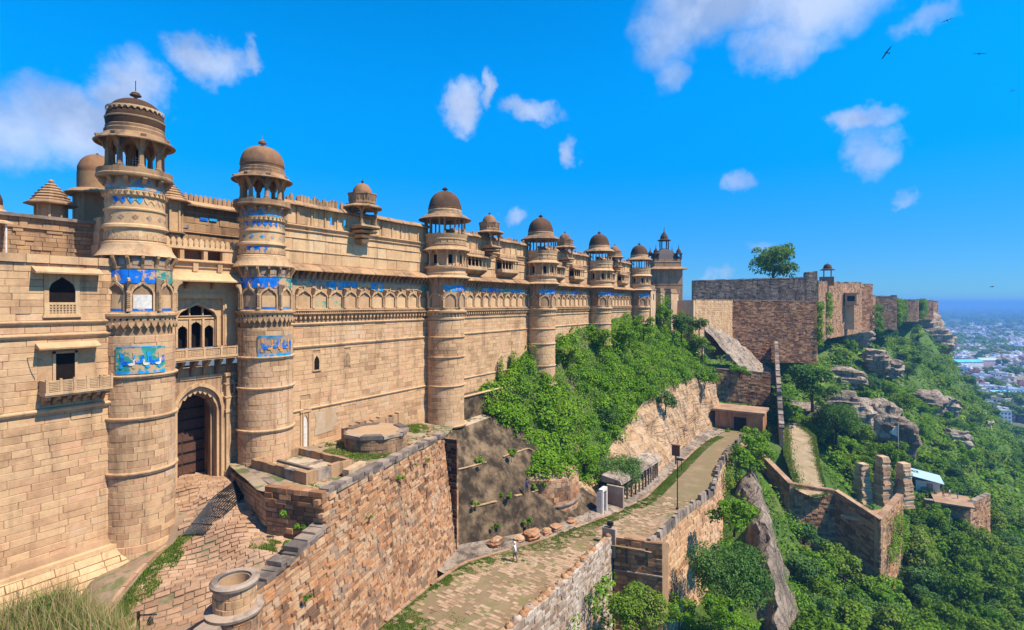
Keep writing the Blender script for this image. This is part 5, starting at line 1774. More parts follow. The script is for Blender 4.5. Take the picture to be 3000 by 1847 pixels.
for k in range(9):
    MB().box(29.2 + k * .75, 29.92 + k * .75, 34.2 + .05 * (k % 2), 34.7, -11.8, -10.15 + .12 * (k % 3)).build('stone', 'weather', PW)
single(MB().hexa([(23.5, 27.2, -11.2), (25.3, 27.6, -11.2), (25.2, 28.1, -11.2), (23.4, 27.7, -11.2)], [(23.5, 27.2, -10.8), (25.3, 27.6, -10.75), (25.2, 28.1, -10.75), (23.4, 27.7, -10.8)]), 'fallen_slab', 'oldplaster', 'pale fallen stone slab on the terrace edge', 'slab')

# ------------------------------------------------------------------ cobbled ramp up to the gate
RP = np.array([(18.5, 38.5, -11.75), (18.5, 36.5, -11.75), (20.3, 35, -11.8), (16.9, 35, -12.4), (18.5, 34.2, -12.0), (16.6, 33.6, -13.0), (15, 33.0, -13.9), (18.5, 31, -12.9), (18.6, 28.6, -13.6), (19.5, 25.5, -13.9), (15, 29, -14.4), (12.5, 27, -15.3), (10, 29, -15.4), (10, 33, -15.2), (13, 33.2, -14.3), (14, 24.3, -15.2), (9, 24, -16.0), (6, 30, -15.2), (4, 34, -15), (22, 30, -13), (5, 24, -16.5)])


def ramp_z(x, y):
    d2 = (RP[:, 0] - x) ** 2 + (RP[:, 1] - y) ** 2 + .4
    w = 1 / d2 ** 1.7
    return float((w * RP[:, 2]).sum() / w.sum())


xs = np.arange(1, 22.6, .45); yv = np.arange(20.5, 39.5, .45)
G = np.array([[(x, y, ramp_z(x, y) - .05) for y in yv] for x in xs])
for i in range(len(xs)):
    for j in range(len(yv)):
        x, y = G[i, j, :2]
        # outside the parapet the ground drops away under the wall
        if (Vector((x, y, 0)) - P0).dot(outw) > -.5: G[i, j, 2] = -19.5
grid_mesh('ramp', G, 'earth', 60)
PAVE = [(17.2, 38.2), (20.2, 38.2), (20.2, 34.6), (18.6, 29.2), (19.5, 25.85), (14.3, 24.15), (9.0, 22.5), (7.5, 24.6), (10.4, 28.2), (13.2, 30.6), (15.6, 32.4), (16.7, 33.6), (16.9, 36)]


def inside(x, y, poly):
    r = False
    for (a, b), (c, d) in zip(poly, poly[1:] + poly[:1]):
        if (b > y) != (d > y) and x < (c - a) * (y - b) / (d - b) + a: r = not r
    return r


RPV = thing('ramp_paving', 'worn cobble paving of the ramp climbing to the gate', 'paving', (14, 29, -15))
rs = random.Random(19)
fw = Vector((-.5, -.866, 0)); sd_ = Vector((.866, -.5, 0))
items = []
a = -3.
while a < 22:
    h = rs.uniform(.26, .36)
    b = -14. + rs.uniform(0, .5)
    while b < 14:
        L = rs.uniform(.38, .72)
        c = Vector((18.5, 38, 0)) + fw * (a + h / 2) + sd_ * (b + L / 2)
        if inside(c.x, c.y, PAVE) and rs.random() < .97:
            e = .3
            z = ramp_z(c.x, c.y)
            n_ = Vector((ramp_z(c.x - e, c.y) - ramp_z(c.x + e, c.y), ramp_z(c.x, c.y - e) - ramp_z(c.x, c.y + e), 2 * e)).normalized()
            U = (sd_ - n_ * sd_.dot(n_)).normalized()
            Nn = -n_
            Vv = U.cross(Nn)
            items.append((Vector((c.x, c.y, z + .03 + rs.uniform(-.012, .012))), U, Nn, Vv, L - .03, h - .03, rs.randrange(8)))
        b += L
    a += h
place(RPV, items, .14, 'paver', 300, 'cobble')
# edging strip by the grass
EG = thing('ramp_edging', 'thin pale stone edging between the grass strip and the plinth', 'kerb', (12, 30.5, -14.8))
e0, e1 = Vector((9.0, 28.8, 0)), Vector((15.2, 32.6, 0))
n = 9
for k in range(n):
    p = e0 + (e1 - e0) * (k / n); q = e0 + (e1 - e0) * ((k + .96) / n)
    zz, zq = ramp_z(p.x, p.y), ramp_z(q.x, q.y)
    MB().hexa([(p.x, p.y, zz - .2), (q.x, q.y, zq - .2), (q.x - .1, q.y + .18, zq - .2), (p.x - .1, p.y + .18, zz - .2)], [(p.x, p.y, zz + .12), (q.x, q.y, zq + .12), (q.x - .1, q.y + .18, zq + .12), (p.x - .1, p.y + .18, zz + .12)]).build('kerb_stone', 'paver', EG)
# iron drain grating
GR = thing('drain_grating', 'long black iron drain grating before the gate', 'grating', (18.2, 33.4, -12.3))
g0, g1 = Vector((15.9, 32.4, 0)), Vector((20.4, 34.4, 0))
gd = (g1 - g0).normalized(); gp = Vector((gd.y, -gd.x, 0))
for k in range(12):
    p = g0 + gp * (k * .12); q = g1 + gp * (k * .12)
    mid = (p + q) / 2
    MB().tube([(p.x, p.y, ramp_z(p.x, p.y) + .13), (mid.x, mid.y, ramp_z(mid.x, mid.y) + .13), (q.x, q.y, ramp_z(q.x, q.y) + .13)], .045, 4).build('bar', 'iron', GR)
fr = MB()
for k in range(8):
    p = g0 + (g1 - g0) * (k / 7)
    q = p + gp * 1.32
    fr.tube([(p.x, p.y, ramp_z(p.x, p.y) + .09), (q.x, q.y, ramp_z(q.x, q.y) + .09)], .03, 4)
fr.build('cross_bars', 'iron', GR, kind='stuff')
# sloping plinth at the foot of the wing
PLN = thing('sloping_plinth', 'battered sunlit stone plinth at the foot of the near wing', 'plinth', (12, 33.5, -14.6))
po, pu = Vector((5.0, 32.6, -15.6)), Vector((1, 0, 0))
pv = Vector((0, 1.0, 1.55)).normalized()
masonry(PLN, po, pu, pv, 8.9, 2.7, .36, .95, 'sandfine', maxobj=90, seed=83, depth=.3)
MB().prism([(32.75, -15.8), (34.6, -15.8), (34.6, -12.9), (34.4, -13.1)], 5.0, 13.85, 'x').build('plinth_core', 'mortar', PLN)
MB().box(5, 13.9, 34.0, 34.5, -13.45, -13.25).build('ledge', 'sandfine', PLN)

# corner turret of the parapet
tc_ = P0 + ab * 3.75
TU = thing('corner_turret', 'small round stone turret with an open rimmed top at the parapet end', 'turret', (tc_.x, tc_.y, -19))
MB().lathe([(1.02, -23), (1.02, -13.75), (.86, -13.7), (.8, -12.4), (.62, -12.4), (.62, -13.0), (.02, -13.0)], tc_.x, tc_.y, 32, cap=False).build('core', 'mortar', TU, 40)
masonry_round(TU, tc_.x, tc_.y, 1.1, -20, -13.7, R(100), R(460), .34, .6, 'rubble', maxobj=120, seed=84, depth=.16)
masonry_round(TU, tc_.x, tc_.y, .88, -13.6, -12.5, R(100), R(460), .36, .55, 'sand', maxobj=60, seed=85, depth=.12)
MB().lathe([(.85, -13.72), (1.2, -13.72), (1.22, -13.6), (.92, -13.5)], tc_.x, tc_.y, 32).build('ledge', 'coping', TU, 30)
MB().lathe([(.8, -12.52), (1.0, -12.5), (1.02, -12.38), (.92, -12.28), (.68, -12.3), (.64, -12.5)], tc_.x, tc_.y, 32, cap=False).build('rim', 'coping', TU, 30)
MB().lathe([(.02, -12.92), (.64, -12.9)], tc_.x, tc_.y, 24, cap=False).build('earth_fill', 'earth', TU)

# ------------------------------------------------------------------ parapets and retaining walls of the lower road
NP = thing('road_parapet', 'broken whitish parapet of the lower road, capped with loose rounded stones', 'wall', (38, 18.5, -22.5))
pts = [(22, 17.9), (29, 18.2), (34.7, 18.45), (42.3, 18.9), (47.8, 19.3)]
for (a, b), (c, d) in zip(pts, pts[1:]):
    p, q = Vector((a, b, 0)), Vector((c, d, 0))
    u = (q - p).normalized(); L = (q - p).length
    o_ = Vector((u.y, -u.x, 0))
    masonry(NP, p + o_ * .55 + Vector((0, 0, rz_(a) - 11)), Vector((u.x, u.y, (rz_(c) - rz_(a)) / L)).normalized(), (0, 0, 1), L, 11.75, .3, .56, 'plasterwall', maxobj=70, seed=int(a), depth=.3, proud=.04, gap=.014, crand=.35, rnd=.6)
    MB().hexa([(a, b + .1, rz_(a) - 11), (c, d + .1, rz_(c) - 11), (c + o_.x * .5, d + o_.y * .5, rz_(c) - 11), (a + o_.x * .5, b + o_.y * .5, rz_(a) - 11)],
              [(a, b + .1, rz_(a) + .72), (c, d + .1, rz_(c) + .72), (c + o_.x * .5, d + o_.y * .5, rz_(c) + .72), (a + o_.x * .5, b + o_.y * .5, rz_(a) + .72)]).build('parapet_core', 'mortar', NP)
rs = random.Random(23)
x = 23.
while x < 47.5:
    y = float(np.interp(x, [p[0] for p in pts], [p[1] for p in pts]))
    s_ = rs.uniform(.35, .6)
    gapp = rs.random()
    if gapp < .82:
        bl = MB().ball((x, y - .2 + rs.uniform(-.08, .08), rz_(x) + .78), s_ * .62, 6, rs.uniform(.55, .8))
        bl.v = [(a + rs.uniform(-.06, .06), b + rs.uniform(-.06, .06), c + rs.uniform(-.05, .05)) for a, b, c in bl.v]
        bl.build('cap_stone', rs.choice(['rubble', 'rubble', 'plasterwall']), NP, 70)
    x += s_ * 1.15
MB().box(47.5, 48.1, 18.4, 19.7, -24, rz_(48) + 1.5).build('end_pier', 'plasterwall', NP)


FP = thing('road_bastion', 'sunlit orange retaining wall of the lower road with a crenellated parapet', 'wall', (80, 15, -30))
pts = [(48.6, 15.3), (60, 15.2), (71, 14.2), (84, 16.0), (98.5, 17.0), (111, 16.4)]
rs = random.Random(29)
for i, ((a, b), (c, d)) in enumerate(zip(pts, pts[1:])):
    p, q = Vector((a, b, 0)), Vector((c, d, 0))
    u = (q - p).normalized(); L = (q - p).length
    o_ = Vector((u.y, -u.x, 0))
    H = 13.
    vv = (-o_ * .09 + Vector((0, 0, 1))).normalized()
    uu = Vector((u.x, u.y, (rz_(c) - rz_(a)) / L)).normalized()
    masonry(FP, p + o_ * (.09 * H) + Vector((0, 0, rz_(a) - H)), uu, vv, L, H - .1, .45, .9, 'orangewall', maxobj=150 if i == 0 else 30, seed=90 + i, depth=.35, proud=.05, gap=.025, crand=.25)
    MB().hexa([(a + o_.x * 1.0, b + o_.y * 1.0, rz_(a) - H), (c + o_.x * 1.0, d + o_.y * 1.0, rz_(c) - H), (c - o_.x * 1, d - o_.y * 1, rz_(c) - H), (a - o_.x, b - o_.y, rz_(a) - H)],
              [(a - o_.x * .1, b - o_.y * .1, rz_(a) - .1), (c - o_.x * .1, d - o_.y * .1, rz_(c) - .1), (c - o_.x * 1, d - o_.y * 1, rz_(c) - .12), (a - o_.x, b - o_.y, rz_(a) - .12)]).build('wall_core', 'mortar', FP)
    s_ = 0.
    while s_ < L - .3:
        w_ = rs.uniform(.7, 1.3)
        if s_ + w_ > L: w_ = L - s_
        p1 = p + u * s_; p2 = p + u * (s_ + w_ - .09)
        hh = rs.uniform(.7, 1.05) if rs.random() < .85 else rs.uniform(.25, .5)
        z1, z2 = rz_(p1.x), rz_(p2.x)
        MB().hexa([(p1.x, p1.y, z1 - .12), (p2.x, p2.y, z2 - .12), (p2.x - o_.x * .55, p2.y - o_.y * .55, z2 - .12), (p1.x - o_.x * .55, p1.y - o_.y * .55, z1 - .12)],
                  [(p1.x - o_.x * .08, p1.y - o_.y * .08, z1 + hh), (p2.x - o_.x * .08, p2.y - o_.y * .08, z2 + hh), (p2.x - o_.x * .45, p2.y - o_.y * .45, z2 + hh * .97), (p1.x - o_.x * .45, p1.y - o_.y * .45, z1 + hh)]).build('merlon', 'coping', FP)
        s_ += w_
# shaded end of that bastion, with two slits
BE = thing('bastion_end_wall', 'dark shaded end wall of the road bastion with two slits', 'wall', (48.2, 17, -30))
d_ = Vector((48.7, 14.3, 0)) - Vector((47.7, 18.6, 0)); L_ = d_.length; d_.normalize()
masonry(BE, Vector((47.7, 18.6, -35)), d_, (0, 0, 1), L_, 12.9, .42, .8, 'rubshade', holes=[(1.1, 1.3, 11, 11.9), (2.9, 3.1, 11, 11.9)], maxobj=60, seed=97, depth=.3)
MB().hexa([(47.9, 18.6, -35), (48.9, 14.4, -35), (51, 14.4, -35), (51, 18.6, -35)], [(47.9, 18.6, -22.3), (48.9, 14.4, -22.3), (51, 14.4, -22.9), (51, 18.6, -22.9)]).build('wall_core', 'mortar', BE)
MB().hexa([(47.55, 18.6, -25.2), (48.6, 14.3, -25.2), (48.8, 14.3, -25.2), (47.8, 18.6, -25.2)], [(47.55, 18.6, -25.08), (48.6, 14.3, -25.08), (48.8, 14.3, -25.08), (47.8, 18.6, -25.08)]).build('ledge', 'coping', BE)
grid_mesh('bastion_floor', loft([(47.8, 20, -22.95), (60, 17, -23.6)], [(48.4, 15.2, -22.95), (60, 15.2, -23.6)], 48.2, 60, 1, 5, .04), 'earth')

# ------------------------------------------------------------------ far fort walls on the crest
def wall_run(name, label, cat, pts, th, mat, ch, lw, maxobj=0, seed=1, group=None, back=1, capmat='coping', depth=.3, merl=0., proud=.05):
    """free wall along (x, y, ztop, zfoot) points; the seen side lies right of the walking direction"""
    c = pts[len(pts) // 2]
    t = thing(name, label, cat, (c[0], c[1], min(p[3] for p in pts)), group)
    for i, (p, q) in enumerate(zip(pts, pts[1:])):
        a, b = Vector((p[0], p[1], 0)), Vector((q[0], q[1], 0))
        L = (b - a).length; u = (b - a).normalized(); o_ = Vector((u.y, -u.x, 0))
        sl = (q[2] - p[2]) / L
        H = max(p[2] - p[3], q[2] - q[3])
        uu = Vector((u.x, u.y, sl)).normalized()
        masonry(t, a + o_ * .1 + Vector((0, 0, p[2] - H)), uu, (0, 0, 1), L * math.sqrt(1 + sl * sl), H - .02, ch, lw, mat, maxobj=maxobj, seed=seed + i, depth=depth, proud=proud, gap=.03, crand=.25)
        n_ = o_ * -th
        MB().hexa([(a.x, a.y, p[2] - H), (b.x, b.y, q[2] - H), (b.x + n_.x, b.y + n_.y, q[2] - H), (a.x + n_.x, a.y + n_.y, p[2] - H)],
                  [(a.x, a.y, p[2] - .03), (b.x, b.y, q[2] - .03), (b.x + n_.x, b.y + n_.y, q[2] - .03), (a.x + n_.x, a.y + n_.y, p[2] - .03)]).build('wall_core', 'mortar', t)
        k = 0.; rs = random.Random(seed + i * 7)
        while k < L - .05:
            w_ = min(rs.uniform(lw * .9, lw * 1.7), L - k)
            z1, z2 = p[2] + sl * k, p[2] + sl * (k + w_)
            hh = .16 + (rs.uniform(.2, 1) * merl if merl else 0)
            s1 = a + u * k; s2 = a + u * (k + w_ - .05)
            e1 = o_ * .16; e2 = o_ * (-min(th, .9) - .05)
            MB().hexa([(s1.x + e1.x, s1.y + e1.y, z1 - .02), (s2.x + e1.x, s2.y + e1.y, z2 - .02), (s2.x + e2.x, s2.y + e2.y, z2 - .02), (s1.x + e2.x, s1.y + e2.y, z1 - .02)],
                      [(s1.x + e1.x, s1.y + e1.y, z1 + hh), (s2.x + e1.x, s2.y + e1.y, z2 + hh), (s2.x + e2.x, s2.y + e2.y, z2 + hh), (s1.x + e2.x, s1.y + e2.y, z1 + hh)]).build('coping_stone', capmat, t)
            k += w_
    return t


FW = 'fort walls on the crest'
wall_run('fort_wall', 'sunlit pale wall joining the palace end to the dark bastion', 'wall', [(133, 31.0, .7, -12), (160.2, 27.3, .7, -14)], 3, 'sandfine', .5, 1.1, 20, 201, FW, capmat='paver')
wall_run('fort_wall', 'broad dark shaded bastion wall on the crest beyond the palace', 'wall', [(160.0, 27.5, .75, -16), (172.6, 7.2, .35, -17)], 4, 'rubshade', .36, .9, 40, 202, FW, capmat='paver')  # pale coping, as on the wall before it, stands for a sunlit ledge
wall_run('fort_wall', 'creeper-hung flank of the dark bastion turned to the sun', 'wall', [(172.6, 7.2, .35, -17), (186, 7.6, .3, -16)], 4, 'rubble', .55, 1.2, 0, 203, FW)
wall_run('fort_wall', 'long dark upper wall with raised corner on the crest, the big tree above it', 'wall', [(166, 39.5, 6.6, .0), (182.4, 10.5, 7.4, .0), (182.4, 10.4, 9.0, .0), (184.4, 7.4, 9.2, .0)], 1.2, 'greystone', .4, 1.0, 20, 204, FW, merl=.25)
wall_run('fort_wall', 'ruined buff wall with a projecting balcony box beyond the upper corner', 'wall', [(184.6, 7.2, 6.0, -12), (221, 5.2, 6.9, -12), (257, -5.2, 7.6, -12)], 3, 'rubble', .45, 1.1, 0, 205, FW, merl=.7)
wall_run('fort_wall', 'shaded end of the ruined buff wall on the crest', 'wall', [(257, -5.2, 7.6, -12), (262, -9, 7.6, -14)], 3, 'rubshade', .6, 1.4, 0, 206, FW)
wall_run('fort_wall', 'low far crest wall with a square end, green below', 'wall', [(257, -4.5, 2.0, -12), (290, -11, 2.6, -12), (293, -19, 2.6, -12), (304, -19, 2.6, -12)], 3, 'rubble', .6, 1.4, 0, 207, FW, merl=.8)
wall_run('fort_wall', 'farthest crest wall of three broken stretches above the rock nose', 'wall', [(304, -17, 1.2, -10), (350, -24, 1.0, -10), (354, -32, 1.0, -10), (392, -36, .8, -10), (396, -43, .7, -10), (432, -46, .6, -9), (436, -50, .6, -12)], 3, 'rubble', .7, 1.6, 0, 208, FW, merl=1.)
# projecting balcony box and corner kiosk on the buff wall
t = thing('wall_kiosk', 'tiny domed watch kiosk on a square base above the buff wall', 'kiosk', (216, 5.5, 6.2))
MB().box(212.5, 217.5, 3.6, 8, 6.0, 9.0).build('base', 'rubshade', t)
for sx in (-1, 1):
    for sy in (-1, 1):
        MB().box(215 + sx * 1.1 - .16, 215 + sx * 1.1 + .16, 5.6 + sy * 1.1 - .16, 5.6 + sy * 1.1 + .16, 9.0, 11.6).build('post', 'weather', t)
MB().lathe([(1.4, 11.5), (2.3, 11.35), (2.3, 11.5), (1.5, 11.9), (1.3, 12.0)], 215, 5.6, 12).build('roof_eave', 'domedark', t)
MB().lathe(dome_profile(1.3, 11.9, 1.7, .5), 215, 5.6, 16).build('dome', 'domedark', t, 40)
t = thing('balcony_box', 'pale bracketed balcony box hanging on the buff crest wall', 'balcony', (238, -1.5, -4))
MB().box(235, 241, -3.2, 0.5, -.5, 3.4).build('box', 'carved', t)
MB().box(234.4, 241.6, -3.9, .6, 3.4, 3.8).box(234.7, 241.3, -3.6, .5, -.9, -.5).build('eave', 'sandfine', t)
MB().box(234.98, 235.05, -2.6, -.2, .6, 2.6).build('opening', 'void', t)
MB().box(236.5, 239.5, -2.4, 1, -10, -.9).build('buttress', 'sandfine', t)

# palace end block with buttresses beyond the last tower
t = thing('end_block', 'ruined orange end block with buttresses and a dark recess beyond the last tower', 'building', (118, 35, -9))
MB().box(105.8, 133, 35.2, 39, -10, 2.6).build('core', 'mortar', t)
masonry(t, (105.6, 35.1, -9.5), (1, 0, 0), (0, 0, 1), 27.5, 12.1, .6, 1.2, 'rockwall', holes=[(10.5, 15.5, 2.5, 10.2)], maxobj=60, seed=211, depth=.3, proud=.05)
for a, b, z in ((106.4, 109.6, 3.6), (113.2, 116, 3.2), (121.2, 126.4, 3.2)):
    MB().box(a, b, 33.6, 35.3, -9.5, z - 1.0).build('buttress', 'rockwall', t)
    MB().box(a - .1, b + .1, 33.5, 35.4, z - 1.0, z - .7).box(a + .1, b - .1, 33.7, 35.4, z - .7, z).build('buttress_cap', 'weather', t)
MB().box(116, 121.2, 34.96, 35.0, -7, .8).build('recess', 'void', t)
MB().box(108.0, 108.4, 33.55, 33.62, .6, 1.8).build('slit', 'void', t)
MB().box(105.8, 133, 34.8, 35.5, 2.6, 2.9).build('coping', 'coping', t)
MB().prism([(131, -9), (133.2, -9), (134, -5), (133.2, .6), (131, .6)], 31, 36).build('corner_pier', 'rockwall', t)
G = loft([(134, 31.0, -5.5), (148, 29.2, -6.5), (159.5, 27.6, -9)], [(131, 20.0, -19.5), (148, 16, -20.5), (159.5, 15, -21)], 138.5, 159.5, .6, 26, 1.1, .4, 41, False)
grid_mesh('rubble_apron', G, 'rock', 45)

# domed pavilion standing behind the end block
t = thing('hall_pavilion', 'square pavilion with dark hipped roof and three roof kiosks behind the palace end', 'building', (135.6, 38.4, 3.2))
t.rotation_euler = (0, 0, -(R(90) - HEAD))
LOC[t.name] = Vector((0, 0, 0))                         # built in its own frame: x to the right, y away
MB().box(-3.65, 3.65, -.2, 7.1, -6, 5.6).build('body', 'weather', t)
MB().box(-3.72, 3.72, -.28, 7.2, 1.4, 1.6).build('string_course', 'weather', t)
MB().lathe([(5.2, 5.5), (6.6, 5.3), (6.6, 5.42), (5.3, 5.95), (5.1, 6.0)], 0, 3.4, 4, R(45), R(405)).build('eave', 'weather', t)
MB().box(-3.4, 3.4, .1, 6.8, 5.9, 8.0).build('attic', 'weather', t)
MB().box(-3.5, 3.5, 0, 6.9, 7.2, 7.35).build('attic_ledge', 'carved', t)
MB().lathe([(4.6, 8.0), (3.6, 9.2), (2.2, 10.2), (.9, 10.9), (.1, 11.0)], 0, 3.4, 4, R(45), R(405)).build('hipped_roof', 'slateroof', t)
for kx, ky, kz, s_ in ((0, 3.4, 10.7, 1.0), (-2.9, .6, 7.9, .62), (2.9, .6, 7.9, .62), (-2.9, 6.2, 7.9, .62), (2.9, 6.2, 7.9, .62)):
    kk = MB()
    for sx in (-1, 1):
        for sy in (-1, 1):
            kk.box(kx + sx * .85 * s_ - .12, kx + sx * .85 * s_ + .12, ky + sy * .85 * s_ - .12, ky + sy * .85 * s_ + .12, kz, kz + 2.3 * s_)
    kk.lathe([(.9 * s_, kz + 2.3 * s_), (1.75 * s_, kz + 2.25 * s_), (1.75 * s_, kz + 2.4 * s_), (1.1 * s_, kz + 2.7 * s_)], kx, ky, 8, R(22.5), R(382.5), cap=True)
    kk.lathe([(1.05 * s_, kz + 2.65 * s_), (1.0 * s_, kz + 3.3 * s_), (.6 * s_, kz + 4.0 * s_), (.22 * s_, kz + 4.5 * s_), (.1, kz + 4.8 * s_), (.04, kz + 6.0 * s_)], kx, ky, 10)
    kk.build('roof_turret', 'domedark', t)

# ------------------------------------------------------------------ works below the crest: barrier wall, path, zigzag wall
wall_run('barrier_wall', 'thin stepped wall climbing edge-on from the road end to the dark bastion', 'wall', [(116, 10.4, -24.6, -29), (126, 11.6, -22.4, -28), (140, 13.3, -18.6, -24), (153, 14.9, -15.0, -20), (166, 16.4, -11.0, -19)], .7, 'rubble', .5, 1.0, 40, 221, merl=.5)
t = thing('gate_lodge', 'low flat-roofed gate lodge where the lower road ends', 'building', (121, 17.5, -26.6))
MB().box(118, 124, 14.3, 23.5, -27, -22.6).build('walls', 'rubshade', t)
MB().box(117.4, 124.6, 13.9, 24, -22.6, -22.2).build('roof_slab', 'paver', t)
MB().box(117.95, 118.02, 17.4, 19.8, -26.6, -23.6).build('doorway', 'void', t)
wall_run('cross_wall', 'shaded brown cross wall behind the gate lodge', 'wall', [(132, 26, -15.6, -23), (137, 15, -16.4, -24)], 1, 'rubshade', .45, 1.0, 30, 223)
grid_mesh('lower_path', loft([(100.8, 7.6, -31.2), (104, 8.0, -30.5), (112, 10, -28.6), (126, 11.5, -27.1), (134, 13, -26.5)], [(100.8, 4.8, -32.2), (103.4, 2.6, -32.2), (112, 4.0, -29.6), (126, 5.3, -27.5), (134, 9, -26.6)], 101, 133, .5, 14, .16, .6, 17, False), 'roadbed', 60)
ZZ = [(106.5, 14.0, -27.0, -40), (101, 8.2, -30.5, -46), (104.9, 1.6, -31.7, -50), (101.6, -4.5, -34.1, -54)]
wall_run('zigzag_wall', 'dark zigzag parapet wall below the road with pale coping, trees beneath', 'wall', ZZ, .8, 'rubshade', .42, .9, 90, 225, capmat='paver')
wall_run('zigzag_return', 'sunlit creeper-clad return of the dark zigzag wall', 'wall', [(101.6, -4.5, -34.1, -54), (113.8, -8.2, -33.2, -54)], .8, 'rubble', .42, .9, 30, 226, capmat='paver')
single(MB().prism([(103, 0.8), (112.5, -7.5), (103.0, -4.2)], -35.4, -34.9, 'z'), 'landing', 'paver', 'pale triangular landing inside the zigzag wall corner', 'landing')
rs = random.Random(33)
for k, (x_, y_, h_) in enumerate(((126.5, -2.6, 5.6), (127, -6.0, 7.4), (128, -9.4, 6.4))):
    t = thing('stone_pier', ['lowest ruined stone pier beyond the lower path, nearest the path', 'tallest middle pier of the three ruined stone piers', 'ruined stone pier closest to the tin-roofed shack'][k], 'pier', (x_, y_, -39.5), 'ruined piers beyond the lower path')
    z = -39.5
    while z < -39.5 + h_ + 2:
        f = (z + 39.5) / (h_ + 2)
        hh = rs.uniform(.4, .7); w = (1.35 - .55 * f) * rs.uniform(.9, 1.1); d = (1.2 - .45 * f) * rs.uniform(.9, 1.1)
        b_ = MB().box(-w, w, -d, d, 0, hh - .03)
        b_.v = [(p + rs.uniform(-.1, .1), q + rs.uniform(-.1, .1), r + rs.uniform(-.04, .04)) for p, q, r in b_.v]
        MB().merge(b_, Matrix.Translation((x_ + rs.uniform(-.08, .08), y_ + rs.uniform(-.08, .08), z)) @ Matrix.Rotation(R(42) + rs.uniform(-.08, .08), 4, 'Z')).build('stone', 'rockwall', t)
        z += hh
t = thing('shack', 'white-walled shack with pale blue tin roof at the foot of the boulders', 'building', (150.7, -15, -39))
MB().box(147.5, 153, -17.2, -13, -42.5, -39.2).build('walls', 'white', t)
MB().hexa([(146.8, -17.9, -39.3), (154, -17.9, -39.3), (154, -12.4, -38.4), (146.8, -12.4, -38.4)], [(146.8, -17.9, -39.15), (154, -17.9, -39.15), (154, -12.4, -38.25), (146.8, -12.4, -38.25)]).build('tin_roof', 'tin', t)
MB().box(147.42, 147.5, -16, -14.9, -41.3, -39.6).build('door', 'slate', t)
wall_run('yard_wall', 'pink retaining wall of the shack yard among the trees', 'wall', [(141, -14, -41.5, -56), (143, -21.5, -41.5, -58), (151, -26, -41.0, -60)], .8, 'rubble', .5, 1.0, 20, 231)
wall_run('far_tower_wall', 'stub of red brick wall in the trees at the foot of the hill', 'wall', [(196, -60, -52, -60), (199, -72, -53, -60)], 1.5, 'rubble', .8, 1.5, 0, 233)
t = thing('flag', 'white flag on a thin pole before the boulders', 'flag', (152.6, -10.2, -37))
MB().tube([(152.6, -10.2, -37), (152.6, -10.2, -28.2)], .06, 6).build('pole', 'white', t)
m = MB(); pr = None
for k in range(7):
    y_ = -10.15 + k * .28; b_ = .22 * math.sin(k * 1.1)
    cur = [(152.6 + b_, y_, -28.4 - k * .3), (152.6 + b_ * .6, y_ - .1 * k * .2, -31.2 + k * .12)]
    if pr: m.add([pr[0], cur[0], cur[1], pr[1]], [(0, 1, 2, 3)])
    pr = cur
m.build('cloth', 'white', t)

# ------------------------------------------------------------------ boulders and the rock spur
def boulder(x, y, z, rx, ry, rz, seed, label, group=None, mat='rock', tilt=0):
    n, k = 44, 28
    v = []
    for i in range(k + 1):
        ph = math.pi * i / k
        for j in range(n):
            a = 2 * math.pi * j / n
            v.append((math.sin(ph) * math.cos(a), math.sin(ph) * math.sin(a), math.cos(ph)))
    v = np.array(v)
    d = 1 + .34 * vnoise(v + seed, 1.3, 3, seed) - .22 * np.abs(vnoise(v + seed, 2.6, 4, seed + 3)) + .05 * vnoise(v * np.array([1, 1, 3.2]) + seed, 4., 3, seed + 5)
    # flatten towards planes for a fractured look
    q = np.sign(v) * np.abs(v) ** .75
    st = np.floor(q[:, 2] * 4 + vnoise(v + seed, 1.1, 2, seed)) / 4       # bedding steps
    d = d * (1 + .10 * np.cos(st * 9 + seed))
    P = q * d[:, None] * np.array([rx, ry, rz]) * .86
    c, s = math.cos(tilt), math.sin(tilt)
    P = np.stack([P[:, 0] * c - P[:, 2] * s, P[:, 1], P[:, 0] * s + P[:, 2] * c], 1) + np.array([x, y, z])
    mb = MB()
    mb.v = [tuple(p) for p in P]
    mb.f = [(i * n + j, (i + 1) * n + j, (i + 1) * n + (j + 1) % n, i * n + (j + 1) % n) for i in range(k) for j in range(n)]
    return single(mb, 'boulder', mat, label, 'rock', group, 40)


def latz(X, Y):
    x, y = lat(X, Y)
    return x, y, hill_z(X, Y)


